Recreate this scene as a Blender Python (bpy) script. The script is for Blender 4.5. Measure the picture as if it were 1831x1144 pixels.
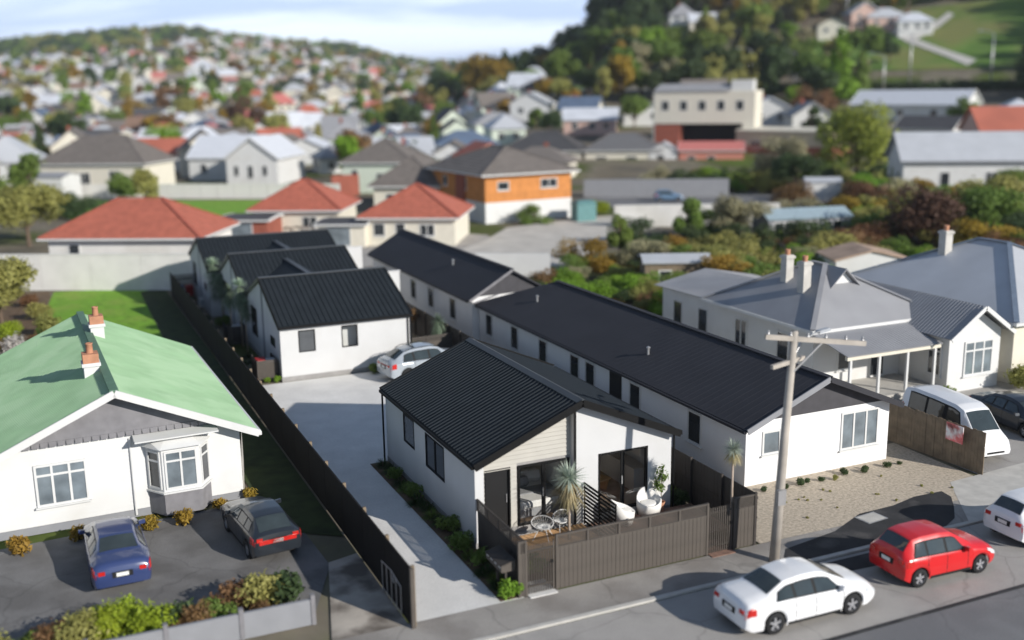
import bpy, math, random
import numpy as np
from math import sin, cos, pi, radians, sqrt, atan2, hypot
from mathutils import Vector, Matrix
from mathutils.geometry import tessellate_polygon

for o in list(bpy.data.objects):
    bpy.data.objects.remove(o)
SC = bpy.context.scene
COL = SC.collection

# ------------------------------------------------------------------ camera
CAM = (-12.168, -30.416, 15.063)
YAW, PITCH, ROLL, FPX = 0.4203, 0.2180, -0.0150, 1893.3
cd = bpy.data.cameras.new('camera')
cam = bpy.data.objects.new('camera', cd)
COL.objects.link(cam)
fwd = Vector((sin(YAW) * cos(PITCH), cos(YAW) * cos(PITCH), -sin(PITCH)))
rgt = Vector((cos(YAW), -sin(YAW), 0))
upv = rgt.cross(fwd)
r2 = cos(ROLL) * rgt + sin(ROLL) * upv
u2 = -sin(ROLL) * rgt + cos(ROLL) * upv
cam.matrix_world = Matrix(((r2.x, u2.x, -fwd.x, CAM[0]), (r2.y, u2.y, -fwd.y, CAM[1]),
                           (r2.z, u2.z, -fwd.z, CAM[2]), (0, 0, 0, 1)))
cd.sensor_width = 36
cd.lens = 36 * FPX / 1831
cd.clip_start = 0.5
cd.clip_end = 9000
cd.dof.use_dof = True
cd.dof.focus_distance = 41
cd.dof.aperture_fstop = 0.125
SC.camera = cam

# ------------------------------------------------------------------ sun, sky, exposure
SUN_DIR = Vector((1.12, -2.05, 1.0)).normalized()      # towards the sun
SUN_EL = math.asin(SUN_DIR.z)
SUN_AZ = atan2(SUN_DIR.x, SUN_DIR.y)                   # clockwise from +Y
sl = bpy.data.lights.new('sun', 'SUN')
sl.energy = 4.6
sl.angle = radians(0.55)
sl.color = (1.0, 0.955, 0.89)
so = bpy.data.objects.new('sun', sl)
so.rotation_euler = SUN_DIR.to_track_quat('Z', 'Y').to_euler()
so.location = (60, -110, 60)
COL.objects.link(so)
SC.view_settings.view_transform = 'Standard'
SC.view_settings.look = 'None'
SC.view_settings.gamma = 1
SC.view_settings.use_curve_mapping = False
SC.view_settings.exposure = 0.27

W = bpy.data.worlds.new('World')
SC.world = W
W.use_nodes = True
nt = W.node_tree
for n in list(nt.nodes):
    nt.nodes.remove(n)


def nn(nt, typ, **kw):
    n = nt.nodes.new(typ)
    for k, v in kw.items():
        setattr(n, k, v)
    return n


sky = nn(nt, 'ShaderNodeTexSky', sky_type='NISHITA')
sky.sun_disc = False
sky.sun_elevation = SUN_EL
sky.sun_rotation = SUN_AZ
sky.altitude = 50
sky.air_density = 1.0
sky.dust_density = 0.1
sky.ozone_density = 2.5
bg = nn(nt, 'ShaderNodeBackground')
bg.inputs['Strength'].default_value = 0.072
tc = nn(nt, 'ShaderNodeTexCoord')
mp = nn(nt, 'ShaderNodeMapping')
mp.inputs['Scale'].default_value = (2.0, 2.0, 20)
mp.inputs['Location'].default_value = (0.4, 0.1, 0.3)
nz = nn(nt, 'ShaderNodeTexNoise')
nz.inputs['Scale'].default_value = 1.6
nz.inputs['Detail'].default_value = 7
nz.inputs['Roughness'].default_value = 0.55
nz.inputs['Distortion'].default_value = 0.5
cr = nn(nt, 'ShaderNodeValToRGB')          # low bank of thin cloud: blue-grey gaps to white streaks
cr.color_ramp.elements[0].position = 0.40
cr.color_ramp.elements[0].color = (8.3, 10.4, 15.0, 1)
cr.color_ramp.elements[1].position = 0.60
cr.color_ramp.elements[1].color = (14.6, 16.2, 18.2, 1)
sx = nn(nt, 'ShaderNodeSeparateXYZ')
mr = nn(nt, 'ShaderNodeMapRange')           # the bank thins out with height above the horizon
mr.interpolation_type = 'SMOOTHSTEP'
mr.inputs[1].default_value = 0.09
mr.inputs[2].default_value = 0.30
mr.inputs[3].default_value = 0.92
mr.inputs[4].default_value = 0.06
mx = nn(nt, 'ShaderNodeMixRGB')
out = nn(nt, 'ShaderNodeOutputWorld')
L = nt.links.new
L(tc.outputs['Generated'], mp.inputs['Vector'])
L(mp.outputs['Vector'], nz.inputs['Vector'])
L(nz.outputs['Fac'], cr.inputs['Fac'])
L(tc.outputs['Generated'], sx.inputs[0])
L(sx.outputs['Z'], mr.inputs[0])
L(mr.outputs[0], mx.inputs[0])
L(sky.outputs['Color'], mx.inputs[1])
L(cr.outputs['Color'], mx.inputs[2])
L(mx.outputs['Color'], bg.inputs['Color'])
L(bg.outputs['Background'], out.inputs['Surface'])

RND = random.Random(7)


# ------------------------------------------------------------------ materials
def srgb(r, g, b):
    f = lambda c: (c / 12.92) if c <= 0.04045 else ((c + 0.055) / 1.055) ** 2.4
    return (f(r / 255), f(g / 255), f(b / 255))


MATS = {}


def mat(name, col, rough=0.7, var=0.12, scale=3.0, bump=0.0, bscale=60.0, metal=0.0, spec=0.4,
        second=None, s2=0.6, thr=(0.45, 0.6), objvar=0.0, trans=0.0, detail=5, speck=0.0, crack=0.0):
    if name in MATS:
        return MATS[name]
    m = bpy.data.materials.new(name)
    m.use_nodes = True
    nt = m.node_tree
    L = nt.links.new
    b = nt.nodes['Principled BSDF']
    b.inputs['Roughness'].default_value = rough
    b.inputs['Metallic'].default_value = metal
    b.inputs['Specular IOR Level'].default_value = spec
    tc = nn(nt, 'ShaderNodeTexCoord')
    n1 = nn(nt, 'ShaderNodeTexNoise')
    n1.inputs['Scale'].default_value = scale
    n1.inputs['Detail'].default_value = detail
    L(tc.outputs['Object'], n1.inputs['Vector'])
    r = nn(nt, 'ShaderNodeValToRGB')
    r.color_ramp.elements[0].position = 0.3
    r.color_ramp.elements[1].position = 0.7
    r.color_ramp.elements[0].color = tuple(c * (1 - var) for c in col) + (1,)
    r.color_ramp.elements[1].color = tuple(min(1, c * (1 + var)) for c in col) + (1,)
    L(n1.outputs['Fac'], r.inputs['Fac'])
    cur = r.outputs['Color']
    if second:
        n2 = nn(nt, 'ShaderNodeTexNoise')
        n2.inputs['Scale'].default_value = s2
        n2.inputs['Detail'].default_value = 4
        L(tc.outputs['Object'], n2.inputs['Vector'])
        r2 = nn(nt, 'ShaderNodeValToRGB')
        r2.color_ramp.elements[0].position = thr[0]
        r2.color_ramp.elements[1].position = thr[1]
        L(n2.outputs['Fac'], r2.inputs['Fac'])
        mxx = nn(nt, 'ShaderNodeMixRGB')
        mxx.inputs[2].default_value = tuple(second) + (1,)
        L(r2.outputs['Color'], mxx.inputs[0])
        L(cur, mxx.inputs[1])
        cur = mxx.outputs['Color']
    if speck:
        n4 = nn(nt, 'ShaderNodeTexNoise')
        n4.inputs['Scale'].default_value = 26
        n4.inputs['Detail'].default_value = 6
        n4.inputs['Roughness'].default_value = 0.8
        L(tc.outputs['Object'], n4.inputs['Vector'])
        r4 = nn(nt, 'ShaderNodeValToRGB')
        r4.color_ramp.elements[0].position = 0.35
        r4.color_ramp.elements[1].position = 0.65
        r4.color_ramp.elements[0].color = (1 - speck,) * 3 + (1,)
        r4.color_ramp.elements[1].color = (1 + speck,) * 3 + (1,)
        L(n4.outputs['Fac'], r4.inputs['Fac'])
        m4 = nn(nt, 'ShaderNodeMixRGB', blend_type='MULTIPLY')
        m4.inputs[0].default_value = 1
        L(cur, m4.inputs[1])
        L(r4.outputs['Color'], m4.inputs[2])
        cur = m4.outputs['Color']
    if crack:
        n5 = nn(nt, 'ShaderNodeTexNoise')
        n5.inputs['Scale'].default_value = 0.7
        n5.inputs['Detail'].default_value = 6
        L(tc.outputs['Object'], n5.inputs['Vector'])
        m5 = nn(nt, 'ShaderNodeMixRGB', blend_type='ADD')
        m5.inputs[0].default_value = 1.0
        L(tc.outputs['Object'], m5.inputs[1])
        L(n5.outputs['Color'], m5.inputs[2])
        v5 = nn(nt, 'ShaderNodeTexVoronoi', feature='DISTANCE_TO_EDGE')
        v5.inputs['Scale'].default_value = 0.22
        L(m5.outputs['Color'], v5.inputs['Vector'])
        r5 = nn(nt, 'ShaderNodeValToRGB')
        r5.color_ramp.elements[0].position = 0.002
        r5.color_ramp.elements[1].position = 0.010
        r5.color_ramp.elements[0].color = (1 - crack,) * 3 + (1,)
        r5.color_ramp.elements[1].color = (1, 1, 1, 1)
        L(v5.outputs['Distance'], r5.inputs['Fac'])
        m6 = nn(nt, 'ShaderNodeMixRGB', blend_type='MULTIPLY')
        m6.inputs[0].default_value = 1
        L(cur, m6.inputs[1])
        L(r5.outputs['Color'], m6.inputs[2])
        cur = m6.outputs['Color']
    if objvar:
        oi = nn(nt, 'ShaderNodeObjectInfo')
        hs = nn(nt, 'ShaderNodeHueSaturation')
        mr = nn(nt, 'ShaderNodeMapRange')
        mr.inputs[3].default_value = 1 - objvar
        mr.inputs[4].default_value = 1 + objvar
        L(oi.outputs['Random'], mr.inputs[0])
        L(mr.outputs[0], hs.inputs['Value'])
        mr2 = nn(nt, 'ShaderNodeMapRange')
        mr2.inputs[3].default_value = 0.5 - objvar * 0.09
        mr2.inputs[4].default_value = 0.5 + objvar * 0.09
        mm = nn(nt, 'ShaderNodeMath', operation='FRACT')
        mu = nn(nt, 'ShaderNodeMath', operation='MULTIPLY')
        mu.inputs[1].default_value = 7.31
        L(oi.outputs['Random'], mu.inputs[0])
        L(mu.outputs[0], mm.inputs[0])
        L(mm.outputs[0], mr2.inputs[0])
        L(mr2.outputs[0], hs.inputs['Hue'])
        L(cur, hs.inputs['Color'])
        cur = hs.outputs['Color']
    L(cur, b.inputs['Base Color'])
    if bump:
        n3 = nn(nt, 'ShaderNodeTexNoise')
        n3.inputs['Scale'].default_value = bscale
        n3.inputs['Detail'].default_value = 3
        L(tc.outputs['Object'], n3.inputs['Vector'])
        bp = nn(nt, 'ShaderNodeBump')
        bp.inputs['Strength'].default_value = bump
        bp.inputs['Distance'].default_value = 0.02
        L(n3.outputs['Fac'], bp.inputs['Height'])
        L(bp.outputs['Normal'], b.inputs['Normal'])
    if trans:
        t = nn(nt, 'ShaderNodeBsdfTranslucent')
        L(cur, t.inputs['Color'])
        ms = nn(nt, 'ShaderNodeMixShader')
        ms.inputs[0].default_value = trans
        o = nt.nodes['Material Output']
        L(b.outputs['BSDF'], ms.inputs[1])
        L(t.outputs['BSDF'], ms.inputs[2])
        L(ms.outputs[0], o.inputs['Surface'])
    MATS[name] = m
    return m


def glass_mat():
    m = bpy.data.materials.new('clear_glass')
    m.use_nodes = True
    nt = m.node_tree
    L = nt.links.new
    for n in list(nt.nodes):
        nt.nodes.remove(n)
    t = nn(nt, 'ShaderNodeBsdfTransparent')
    t.inputs['Color'].default_value = (0.95, 0.96, 0.955, 1)
    g = nn(nt, 'ShaderNodeBsdfGlossy')
    g.inputs['Roughness'].default_value = 0.02
    f = nn(nt, 'ShaderNodeFresnel')
    f.inputs['IOR'].default_value = 1.5
    ms = nn(nt, 'ShaderNodeMixShader')
    o = nn(nt, 'ShaderNodeOutputMaterial')
    L(f.outputs[0], ms.inputs[0])
    L(t.outputs[0], ms.inputs[1])
    L(g.outputs[0], ms.inputs[2])
    L(ms.outputs[0], o.inputs['Surface'])
    return m


GLASS = glass_mat()
M_PANE = mat('dark_window_glass', (0.03, 0.035, 0.04), 0.06, 0.3, 1.5, spec=0.8)
M_PANEB = mat('pale_window_glass', (0.16, 0.19, 0.21), 0.10, 0.35, 1.2, spec=0.8)
M_BLIND = mat('grey_blind_glass', (0.10, 0.105, 0.11), 0.12, 0.12, 2.0, spec=0.8)
M_PLASTER = mat('white_plaster', (0.57, 0.57, 0.565), 0.85, 0.035, 0.9, 0.12, 45, speck=.03, second=(.535, .53, .52), s2=.5, thr=(.5, .8))
M_WHITE = mat('white_paint', (0.63, 0.63, 0.615), 0.6, 0.05, 1.2, second=(.56, .55, .52), s2=.6, thr=(.52, .8))
M_CREAM = mat('cream_paint', (0.66, 0.62, 0.52), 0.7, 0.05, 1.5)
M_PLINTH = mat('concrete_plinth', (0.30, 0.29, 0.28), 0.9, 0.12, 3, 0.1)
M_SLATE = mat('charcoal_roof_steel', (0.022, 0.027, 0.032), 0.7, 0.10, 1.2, spec=0.07)
M_RIDGE = mat('charcoal_ridge_steel', (0.055, 0.06, 0.065), 0.5, 0.1, 1.2)
M_BLACK = mat('black_aluminium', (0.0085, 0.0085, 0.0088), 0.6, 0.1, 4, spec=.15)
M_NWALL = mat('bright_white_wall', (0.76, 0.76, 0.755), 0.8, 0.03, 1.0)
M_BOARD = mat('greige_weatherboard', (0.44, 0.42, 0.375), 0.65, 0.05, 2)
M_DOOR = mat('black_door', (0.010, 0.010, 0.0105), 0.5, 0.1, 3)
M_INT = mat('interior_plaster', (0.78, 0.77, 0.74), 0.9, 0.03, 1)
M_TIMFLOOR = mat('timber_floor', (0.36, 0.25, 0.17), 0.5, 0.25, 2)
M_FENCE = mat('taupe_fence_board', (0.088, 0.075, 0.063), 0.65, 0.10, 2.5)
M_FENCED = mat('dark_fence_board', (0.045, 0.038, 0.033), 0.7, 0.15, 2)
M_FENCEB = mat('black_fence_panel', (0.012, 0.0105, 0.0095), 0.8, 0.2, 1.5, spec=0.15)
M_CONC = mat('pale_concrete', (0.68, 0.665, 0.635), 0.9, 0.08, 0.8, 0.25, 30, detail=9, speck=.16)
M_ASPH = mat('weathered_asphalt', (0.32, 0.30, 0.275), 0.92, 0.10, 0.7, 0.4, 40, second=(0.24, 0.22, 0.20), s2=0.45, detail=10, speck=.2, crack=.22)
M_ROAD = mat('road_asphalt', (0.19, 0.19, 0.193), 0.9, 0.12, 1.2, 0.35, 60, detail=10, second=(.155, .155, .16), s2=.25, speck=.25, crack=.2)
M_PARK = mat('worn_parking_asphalt', (0.38, 0.36, 0.335), 0.92, 0.10, 0.5, 0.3, 40, second=(0.31, 0.295, 0.275), s2=0.5, detail=10, speck=.2, crack=.2)
M_SHADE_EDGE = mat('street_shade_and_edge_asphalt', (0.030, 0.030, 0.032), 0.9, 0.3, 1.0, 0.3, 60, second=(.075, .072, .07), s2=.8, thr=(.55, .7), speck=.3)  # for the painted street shade and the real dark road edge strip
M_KERB = mat('kerb_concrete', (0.50, 0.48, 0.44), 0.9, 0.12, 2)
M_GRAVEL = mat('tan_gravel', (0.47, 0.40, 0.31), 0.95, 0.28, 9, 0.8, 22, detail=8)
M_GRASS = mat('bright_lawn', (0.16, 0.33, 0.02), 0.9, 0.3, 2.0, 0.6, 30, second=(0.25, 0.34, 0.05), s2=0.35, thr=(.48, .75), detail=9, speck=.3)
M_SOIL = mat('brown_soil', (0.13, 0.085, 0.05), 0.95, 0.35, 2.2, 0.8, 14, detail=8)
M_TIMBER = mat('honey_timber', (0.52, 0.31, 0.15), 0.6, 0.15, 2.5)
M_WOODF = mat('weathered_fence_timber', (0.20, 0.155, 0.105), 0.85, 0.25, 2.5)
M_PAVER = mat('brick_paver', (0.22, 0.13, 0.095), 0.85, 0.3, 4)
M_GREENROOF = mat('faded_green_roof', (0.25, 0.40, 0.23), 0.6, 0.10, 0.9, second=(0.30, 0.45, 0.275), s2=0.5)
M_NEIGHROOF = mat('charcoal_longrun_roof', (0.042, 0.042, 0.048), 0.7, 0.08, 0.6, spec=.15)
M_GREYROOF = mat('grey_villa_roof', (0.30, 0.30, 0.31), 0.55, 0.07, 0.7)
M_PALEROOF = mat('pale_blue_roof', (0.47, 0.485, 0.51), 0.5, 0.06, 0.6)
M_REDTILE = mat('terracotta_tile', (0.42, 0.13, 0.085), 0.8, 0.14, 1.6)
M_GREYTILE = mat('grey_brown_tile', (0.17, 0.15, 0.135), 0.85, 0.15, 1.2)
M_DARKTILE = mat('dark_grey_tile', (0.07, 0.07, 0.075), 0.8, 0.15, 1.2)
M_GABLE = mat('grey_shingle_gable', (0.20, 0.195, 0.205), 0.85, 0.12, 3)
M_GABLED = mat('dark_grey_gable', (0.062, 0.060, 0.066), 0.85, 0.12, 3)
M_GREYWALL = mat('grey_board', (0.24, 0.245, 0.26), 0.8, 0.06, 2)
M_BLOCK = mat('white_block_wall', (0.66, 0.645, 0.61), 0.9, 0.07, 0.8, second=(0.56, 0.54, 0.49), s2=0.25, thr=(0.5, 0.75))
M_BRICKO = mat('orange_brick', (0.52, 0.21, 0.06), 0.85, 0.16, 1.5)
M_BRICKR = mat('red_brick', (0.28, 0.085, 0.055), 0.85, 0.16, 1.5)
M_POLE = mat('weathered_pole_wood', (0.42, 0.38, 0.33), 0.85, 0.15, 2)
M_STEEL = mat('galvanised_steel', (0.45, 0.45, 0.45), 0.45, 0.05, 3, metal=0.7)
M_TRUNK = mat('tree_bark', (0.12, 0.085, 0.06), 0.9, 0.25, 3)
M_TRUNKP = mat('pale_palm_trunk', (0.42, 0.34, 0.27), 0.85, 0.18, 6)
M_TYRE = mat('tyre_rubber', (0.015, 0.015, 0.016), 0.85, 0.1, 5)
M_RIM = mat('alloy_rim', (0.5, 0.5, 0.52), 0.35, 0.05, 5, metal=0.6)
M_CARGLASS = mat('car_glass', (0.035, 0.046, 0.048), 0.05, 0.2, 2, spec=0.9)
M_UNDER = mat('car_underbody', (0.012, 0.012, 0.012), 0.8, 0.1, 3)
M_TAIL = mat('red_lamp_lens', (0.50, 0.02, 0.015), 0.2, 0.1, 5, spec=0.8)
M_HEAD = mat('clear_lamp_lens', (0.6, 0.62, 0.64), 0.12, 0.1, 5, spec=0.9)
M_PLATE = mat('number_plate', (0.75, 0.75, 0.72), 0.5, 0.03, 5)
M_FABW = mat('white_linen', (0.78, 0.76, 0.73), 0.9, 0.05, 4)
M_FABG = mat('grey_linen', (0.30, 0.30, 0.31), 0.9, 0.12, 4)
M_FABD = mat('charcoal_linen', (0.05, 0.055, 0.07), 0.9, 0.15, 4)
M_SHELL = mat('moulded_white_shell', (0.80, 0.78, 0.74), 0.45, 0.03, 3)
M_REDBIN = mat('red_bin_plastic', (0.32, 0.02, 0.02), 0.5, 0.1, 3)
M_BLUEBIN = mat('blue_bin_plastic', (0.03, 0.06, 0.16), 0.5, 0.1, 3)
M_GREYBIN = mat('grey_bin_lid', (0.35, 0.37, 0.40), 0.4, 0.1, 3)
M_CHIMPOT = mat('terracotta_pot', (0.45, 0.22, 0.13), 0.85, 0.15, 3)


def leaf(name, col, var=0.35, sc=1.2, ov=0.12, trans=0.32, second=None, rough=0.6):
    return mat(name, col, rough, var, sc, objvar=ov, trans=trans, spec=0.25, second=second, s2=sc * 0.6)


LF_GREEN = leaf('leaf_green', (0.16, 0.23, 0.048))
LF_DARK = leaf('leaf_dark_green', (0.07, 0.105, 0.04))
LF_BRIGHT = leaf('leaf_bright_green', (0.20, 0.34, 0.035))
LF_LIME = leaf('leaf_lime', (0.30, 0.38, 0.03))
LF_OLIVE = leaf('leaf_olive', (0.34, 0.33, 0.10))
LF_GOLD = leaf('leaf_gold', (0.33, 0.22, 0.035))
LF_BROWN = leaf('leaf_brown', (0.13, 0.075, 0.05))
LF_RUST = leaf('leaf_rust', (0.22, 0.125, 0.06))
LF_PALE = leaf('leaf_pale_grey_green', (0.36, 0.33, 0.20))
LF_SPIKE = leaf('leaf_silver_green', (0.42, 0.48, 0.40), 0.25, 3)
LF_SPIKEP = leaf('leaf_pale_green', (0.42, 0.52, 0.38), 0.2, 3)
LF_SHADY = leaf('leaf_grey_green', (0.17, 0.22, 0.15), 0.3, 3)
LF_STRAW = leaf('leaf_straw', (0.42, 0.36, 0.20), 0.3, 3)
LF_GRASSD = leaf('tuft_dark_green', (0.045, 0.08, 0.022), 0.3, 3)
LF_FLOWER = leaf('petal_white', (0.55, 0.52, 0.48), 0.1, 3)


# ------------------------------------------------------------------ mesh helpers
class MB:
    def __init__(s):
        s.v, s.f, s.m = [], [], []

    def add(s, pts, faces, mi=0):
        b = len(s.v)
        s.v.extend(tuple(p) for p in pts)
        for f in faces:
            s.f.append(tuple(b + i for i in f))
            s.m.append(mi)
        return s

    def box(s, x0, y0, z0, x1, y1, z1, mi=0):
        p = [(x0, y0, z0), (x1, y0, z0), (x1, y1, z0), (x0, y1, z0), (x0, y0, z1), (x1, y0, z1), (x1, y1, z1), (x0, y1, z1)]
        return s.add(p, [(0, 3, 2, 1), (4, 5, 6, 7), (0, 1, 5, 4), (1, 2, 6, 5), (2, 3, 7, 6), (3, 0, 4, 7)], mi)

    def hexa(s, p, mi=0):   # p: 4 bottom + 4 top
        return s.add(p, [(0, 3, 2, 1), (4, 5, 6, 7), (0, 1, 5, 4), (1, 2, 6, 5), (2, 3, 7, 6), (3, 0, 4, 7)], mi)

    def quad(s, a, b, c, d, mi=0):
        return s.add([a, b, c, d], [(0, 1, 2, 3)], mi)

    def poly(s, pts, mi=0):
        return s.add(pts, [tuple(range(len(pts)))], mi)

    def bar(s, a, b, w, h, mi=0, up=(0, 0, 1)):
        a, b = Vector(a), Vector(b)
        d = (b - a).normalized()
        u = Vector(up)
        if abs(d.dot(u)) > 0.98:
            u = Vector((0, 1, 0))
        r = d.cross(u).normalized()
        u = r.cross(d)
        P = []
        for c in (a, b):
            for (i, j) in ((-1, -1), (1, -1), (1, 1), (-1, 1)):
                P.append(c + r * (i * w / 2) + u * (j * h / 2))
        return s.add(P, [(0, 1, 2, 3), (7, 6, 5, 4), (0, 4, 5, 1), (1, 5, 6, 2), (2, 6, 7, 3), (3, 7, 4, 0)], mi)

    def tube(s, path, rad, n=8, mi=0, caps=True):
        path = [Vector(p) for p in path]
        if not isinstance(rad, (list, tuple)):
            rad = [rad] * len(path)
        rings = []
        for i, p in enumerate(path):
            d = (path[min(i + 1, len(path) - 1)] - path[max(i - 1, 0)])
            if d.length < 1e-6:
                d = Vector((0, 0, 1))
            d.normalize()
            u = Vector((0, 0, 1)) if abs(d.z) < 0.9 else Vector((1, 0, 0))
            a = d.cross(u).normalized()
            b = d.cross(a)
            rings.append([p + (a * cos(2 * pi * k / n) + b * sin(2 * pi * k / n)) * rad[i] for k in range(n)])
        base = len(s.v)
        for r in rings:
            s.v.extend(tuple(q) for q in r)
        for i in range(len(rings) - 1):
            for k in range(n):
                k2 = (k + 1) % n
                s.f.append((base + i * n + k, base + i * n + k2, base + (i + 1) * n + k2, base + (i + 1) * n + k))
                s.m.append(mi)
        if caps:
            s.f.append(tuple(base + k for k in range(n)))
            s.m.append(mi)
            e = base + (len(rings) - 1) * n
            s.f.append(tuple(e + n - 1 - k for k in range(n)))
            s.m.append(mi)
        return s

    def lathe(s, prof, n=16, axis='z', c=(0, 0, 0), mi=0):
        base = len(s.v)
        for (r, h) in prof:
            for k in range(n):
                a = 2 * pi * k / n
                if axis == 'z':
                    s.v.append((c[0] + r * cos(a), c[1] + r * sin(a), c[2] + h))
                elif axis == 'y':
                    s.v.append((c[0] + r * cos(a), c[1] + h, c[2] + r * sin(a)))
                else:
                    s.v.append((c[0] + h, c[1] + r * cos(a), c[2] + r * sin(a)))
        for i in range(len(prof) - 1):
            for k in range(n):
                k2 = (k + 1) % n
                s.f.append((base + i * n + k, base + i * n + k2, base + (i + 1) * n + k2, base + (i + 1) * n + k))
                s.m.append(mi)
        return s

    def wall(s, org, xd, nd, outline, holes=(), th=0.2, mi=0):
        """outline and holes in (a,z); wall front in plane org + a*xd + z*Z, thickness th along nd (into the house)"""
        org, xd, nd = Vector(org), Vector(xd), Vector(nd)
        loops = [[Vector((a, z, 0)) for a, z in outline]]
        for (a0, z0, a1, z1) in holes:
            loops.append([Vector((a0, z0, 0)), Vector((a0, z1, 0)), Vector((a1, z1, 0)), Vector((a1, z0, 0))])
        tris = tessellate_polygon(loops)
        flat = [p for l in loops for p in l]
        P = lambda p, t: org + xd * p.x + Vector((0, 0, p.y)) + nd * t
        N = len(flat)
        base = len(s.v)
        s.v.extend(tuple(P(p, 0)) for p in flat)
        s.v.extend(tuple(P(p, th)) for p in flat)
        for t in tris:
            s.f.append(tuple(base + i for i in t)); s.m.append(mi)
            s.f.append(tuple(base + N + i for i in reversed(t))); s.m.append(mi)
        o = 0
        for l in loops:
            k = len(l)
            for i in range(k):
                j = (i + 1) % k
                s.f.append((base + o + i, base + o + j, base + N + o + j, base + N + o + i)); s.m.append(mi)
            o += k
        return s

    def mesh(s, name, mats, smooth=False, fix=True):
        me = bpy.data.meshes.new(name)
        me.from_pydata(s.v, [], s.f)
        for m in (mats if isinstance(mats, (list, tuple)) else [mats]):
            me.materials.append(m)
        if any(s.m):
            me.polygons.foreach_set('material_index', s.m)
        if fix:
            import bmesh
            b = bmesh.new()
            b.from_mesh(me)
            bmesh.ops.recalc_face_normals(b, faces=b.faces)
            b.to_mesh(me)
            b.free()
        if smooth:
            me.polygons.foreach_set('use_smooth', [True] * len(me.polygons))
        me.update()
        return me


def link(name, me, parent=None, loc=None, rot=None, scale=None, label=None):
    o = bpy.data.objects.new(name, me)
    COL.objects.link(o)
    if parent:
        o.parent = parent
    if loc is not None:
        o.location = loc
    if rot is not None:
        o.rotation_euler = rot if isinstance(rot, (tuple, list)) else (0, 0, rot)
    if scale is not None:
        o.scale = (scale,) * 3 if not isinstance(scale, (tuple, list)) else scale
    if label:
        o['label'] = label
    return o


def part(name, mb, mats, parent, smooth=False, label=None, loc=None, fix=True):
    return link(name, mb.mesh(name, mats, smooth, fix), parent, loc, label=label)


def tag(o, label, cat, group=None):
    o['label'] = label
    o['category'] = cat
    if group:
        o['group'] = group
    return o


def thing(name, label, cat, loc=(0, 0, 0), rot=0, group=None, scale=None):
    o = link(name, None, None, loc, rot, scale)
    o.empty_display_size = 0.3
    return tag(o, label, cat, group)


def structure(name, mb, m, loc=None):
    o = part(name, mb, m, None, loc=loc)
    o['kind'] = 'structure'
    return o


def dup(root, loc, rot=0, label=None, group=None, scale=None):
    def cp(o, par):
        c = o.copy()
        COL.objects.link(c)
        c.parent = par
        for ch in o.children:
            cp(ch, c)
        return c
    r = cp(root, None)
    r.location = loc
    r.rotation_euler = rot if isinstance(rot, (tuple, list)) else (0, 0, rot)
    if scale is not None:
        r.scale = (scale,) * 3 if not isinstance(scale, (tuple, list)) else scale
    if label:
        r['label'] = label
    if group:
        r['group'] = group
    return r


# ------------------------------------------------------------------ terrain
def sm(a, b, x):
    t = min(1, max(0, (x - a) / (b - a)))
    return t * t * (3 - 2 * t)


def pl(tab, x):
    if x <= tab[0][0]:
        return tab[0][1]
    for (a, b), (c, d) in zip(tab, tab[1:]):
        if x <= c:
            return b + (d - b) * (x - a) / (c - a)
    return tab[-1][1]


SKYL = [(-1500, 60), (-915, 62), (-765, 76), (-615, 90), (-500, 86), (-350, 70), (-215, 46), (-130, 36), (0, 44)]
SKYR = [(-130, 22), (0, 26), (80, 28), (130, 36), (165, 105), (200, 138), (400, 200), (915, 250), (1500, 275)]
SF, CF = sin(YAW), cos(YAW)


def to_uv(x, y):
    dx, dy = x - CAM[0], y - CAM[1]
    return dx * CF - dy * SF, dx * SF + dy * CF


def from_uv(u, v):
    return CAM[0] + u * CF + v * SF, CAM[1] - u * SF + v * CF


def terr(x, y):
    u, v = to_uv(x, y)
    d = hypot(u, v)
    if d < 170:
        return 0.0
    ang = atan2(u, v)
    back = sm(1.6, 2.2, abs(ang))
    px = math.tan(max(-1.2, min(1.2, ang))) * FPX
    HL = 15 + pl(SKYL, px) / FPX * 1600
    t = min(1, max(0, (d - 350) / 1250))
    zl = HL * t ** 1.12 - max(0, d - 1600) * 0.02
    HR = 15 + pl(SKYR, px) / FPX * 480
    b = 13.0
    zr = pl([(180, 0), (240, 6.2), (285, b), (305, b + .5), (480, max(HR, b + 4)), (760, max(HR, b + 4) + 5), (1500, HR + 5)], d)
    w = sm(-170, 130, px)
    z = zl * (1 - w) + zr * w
    return z * (1 - back)


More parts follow.
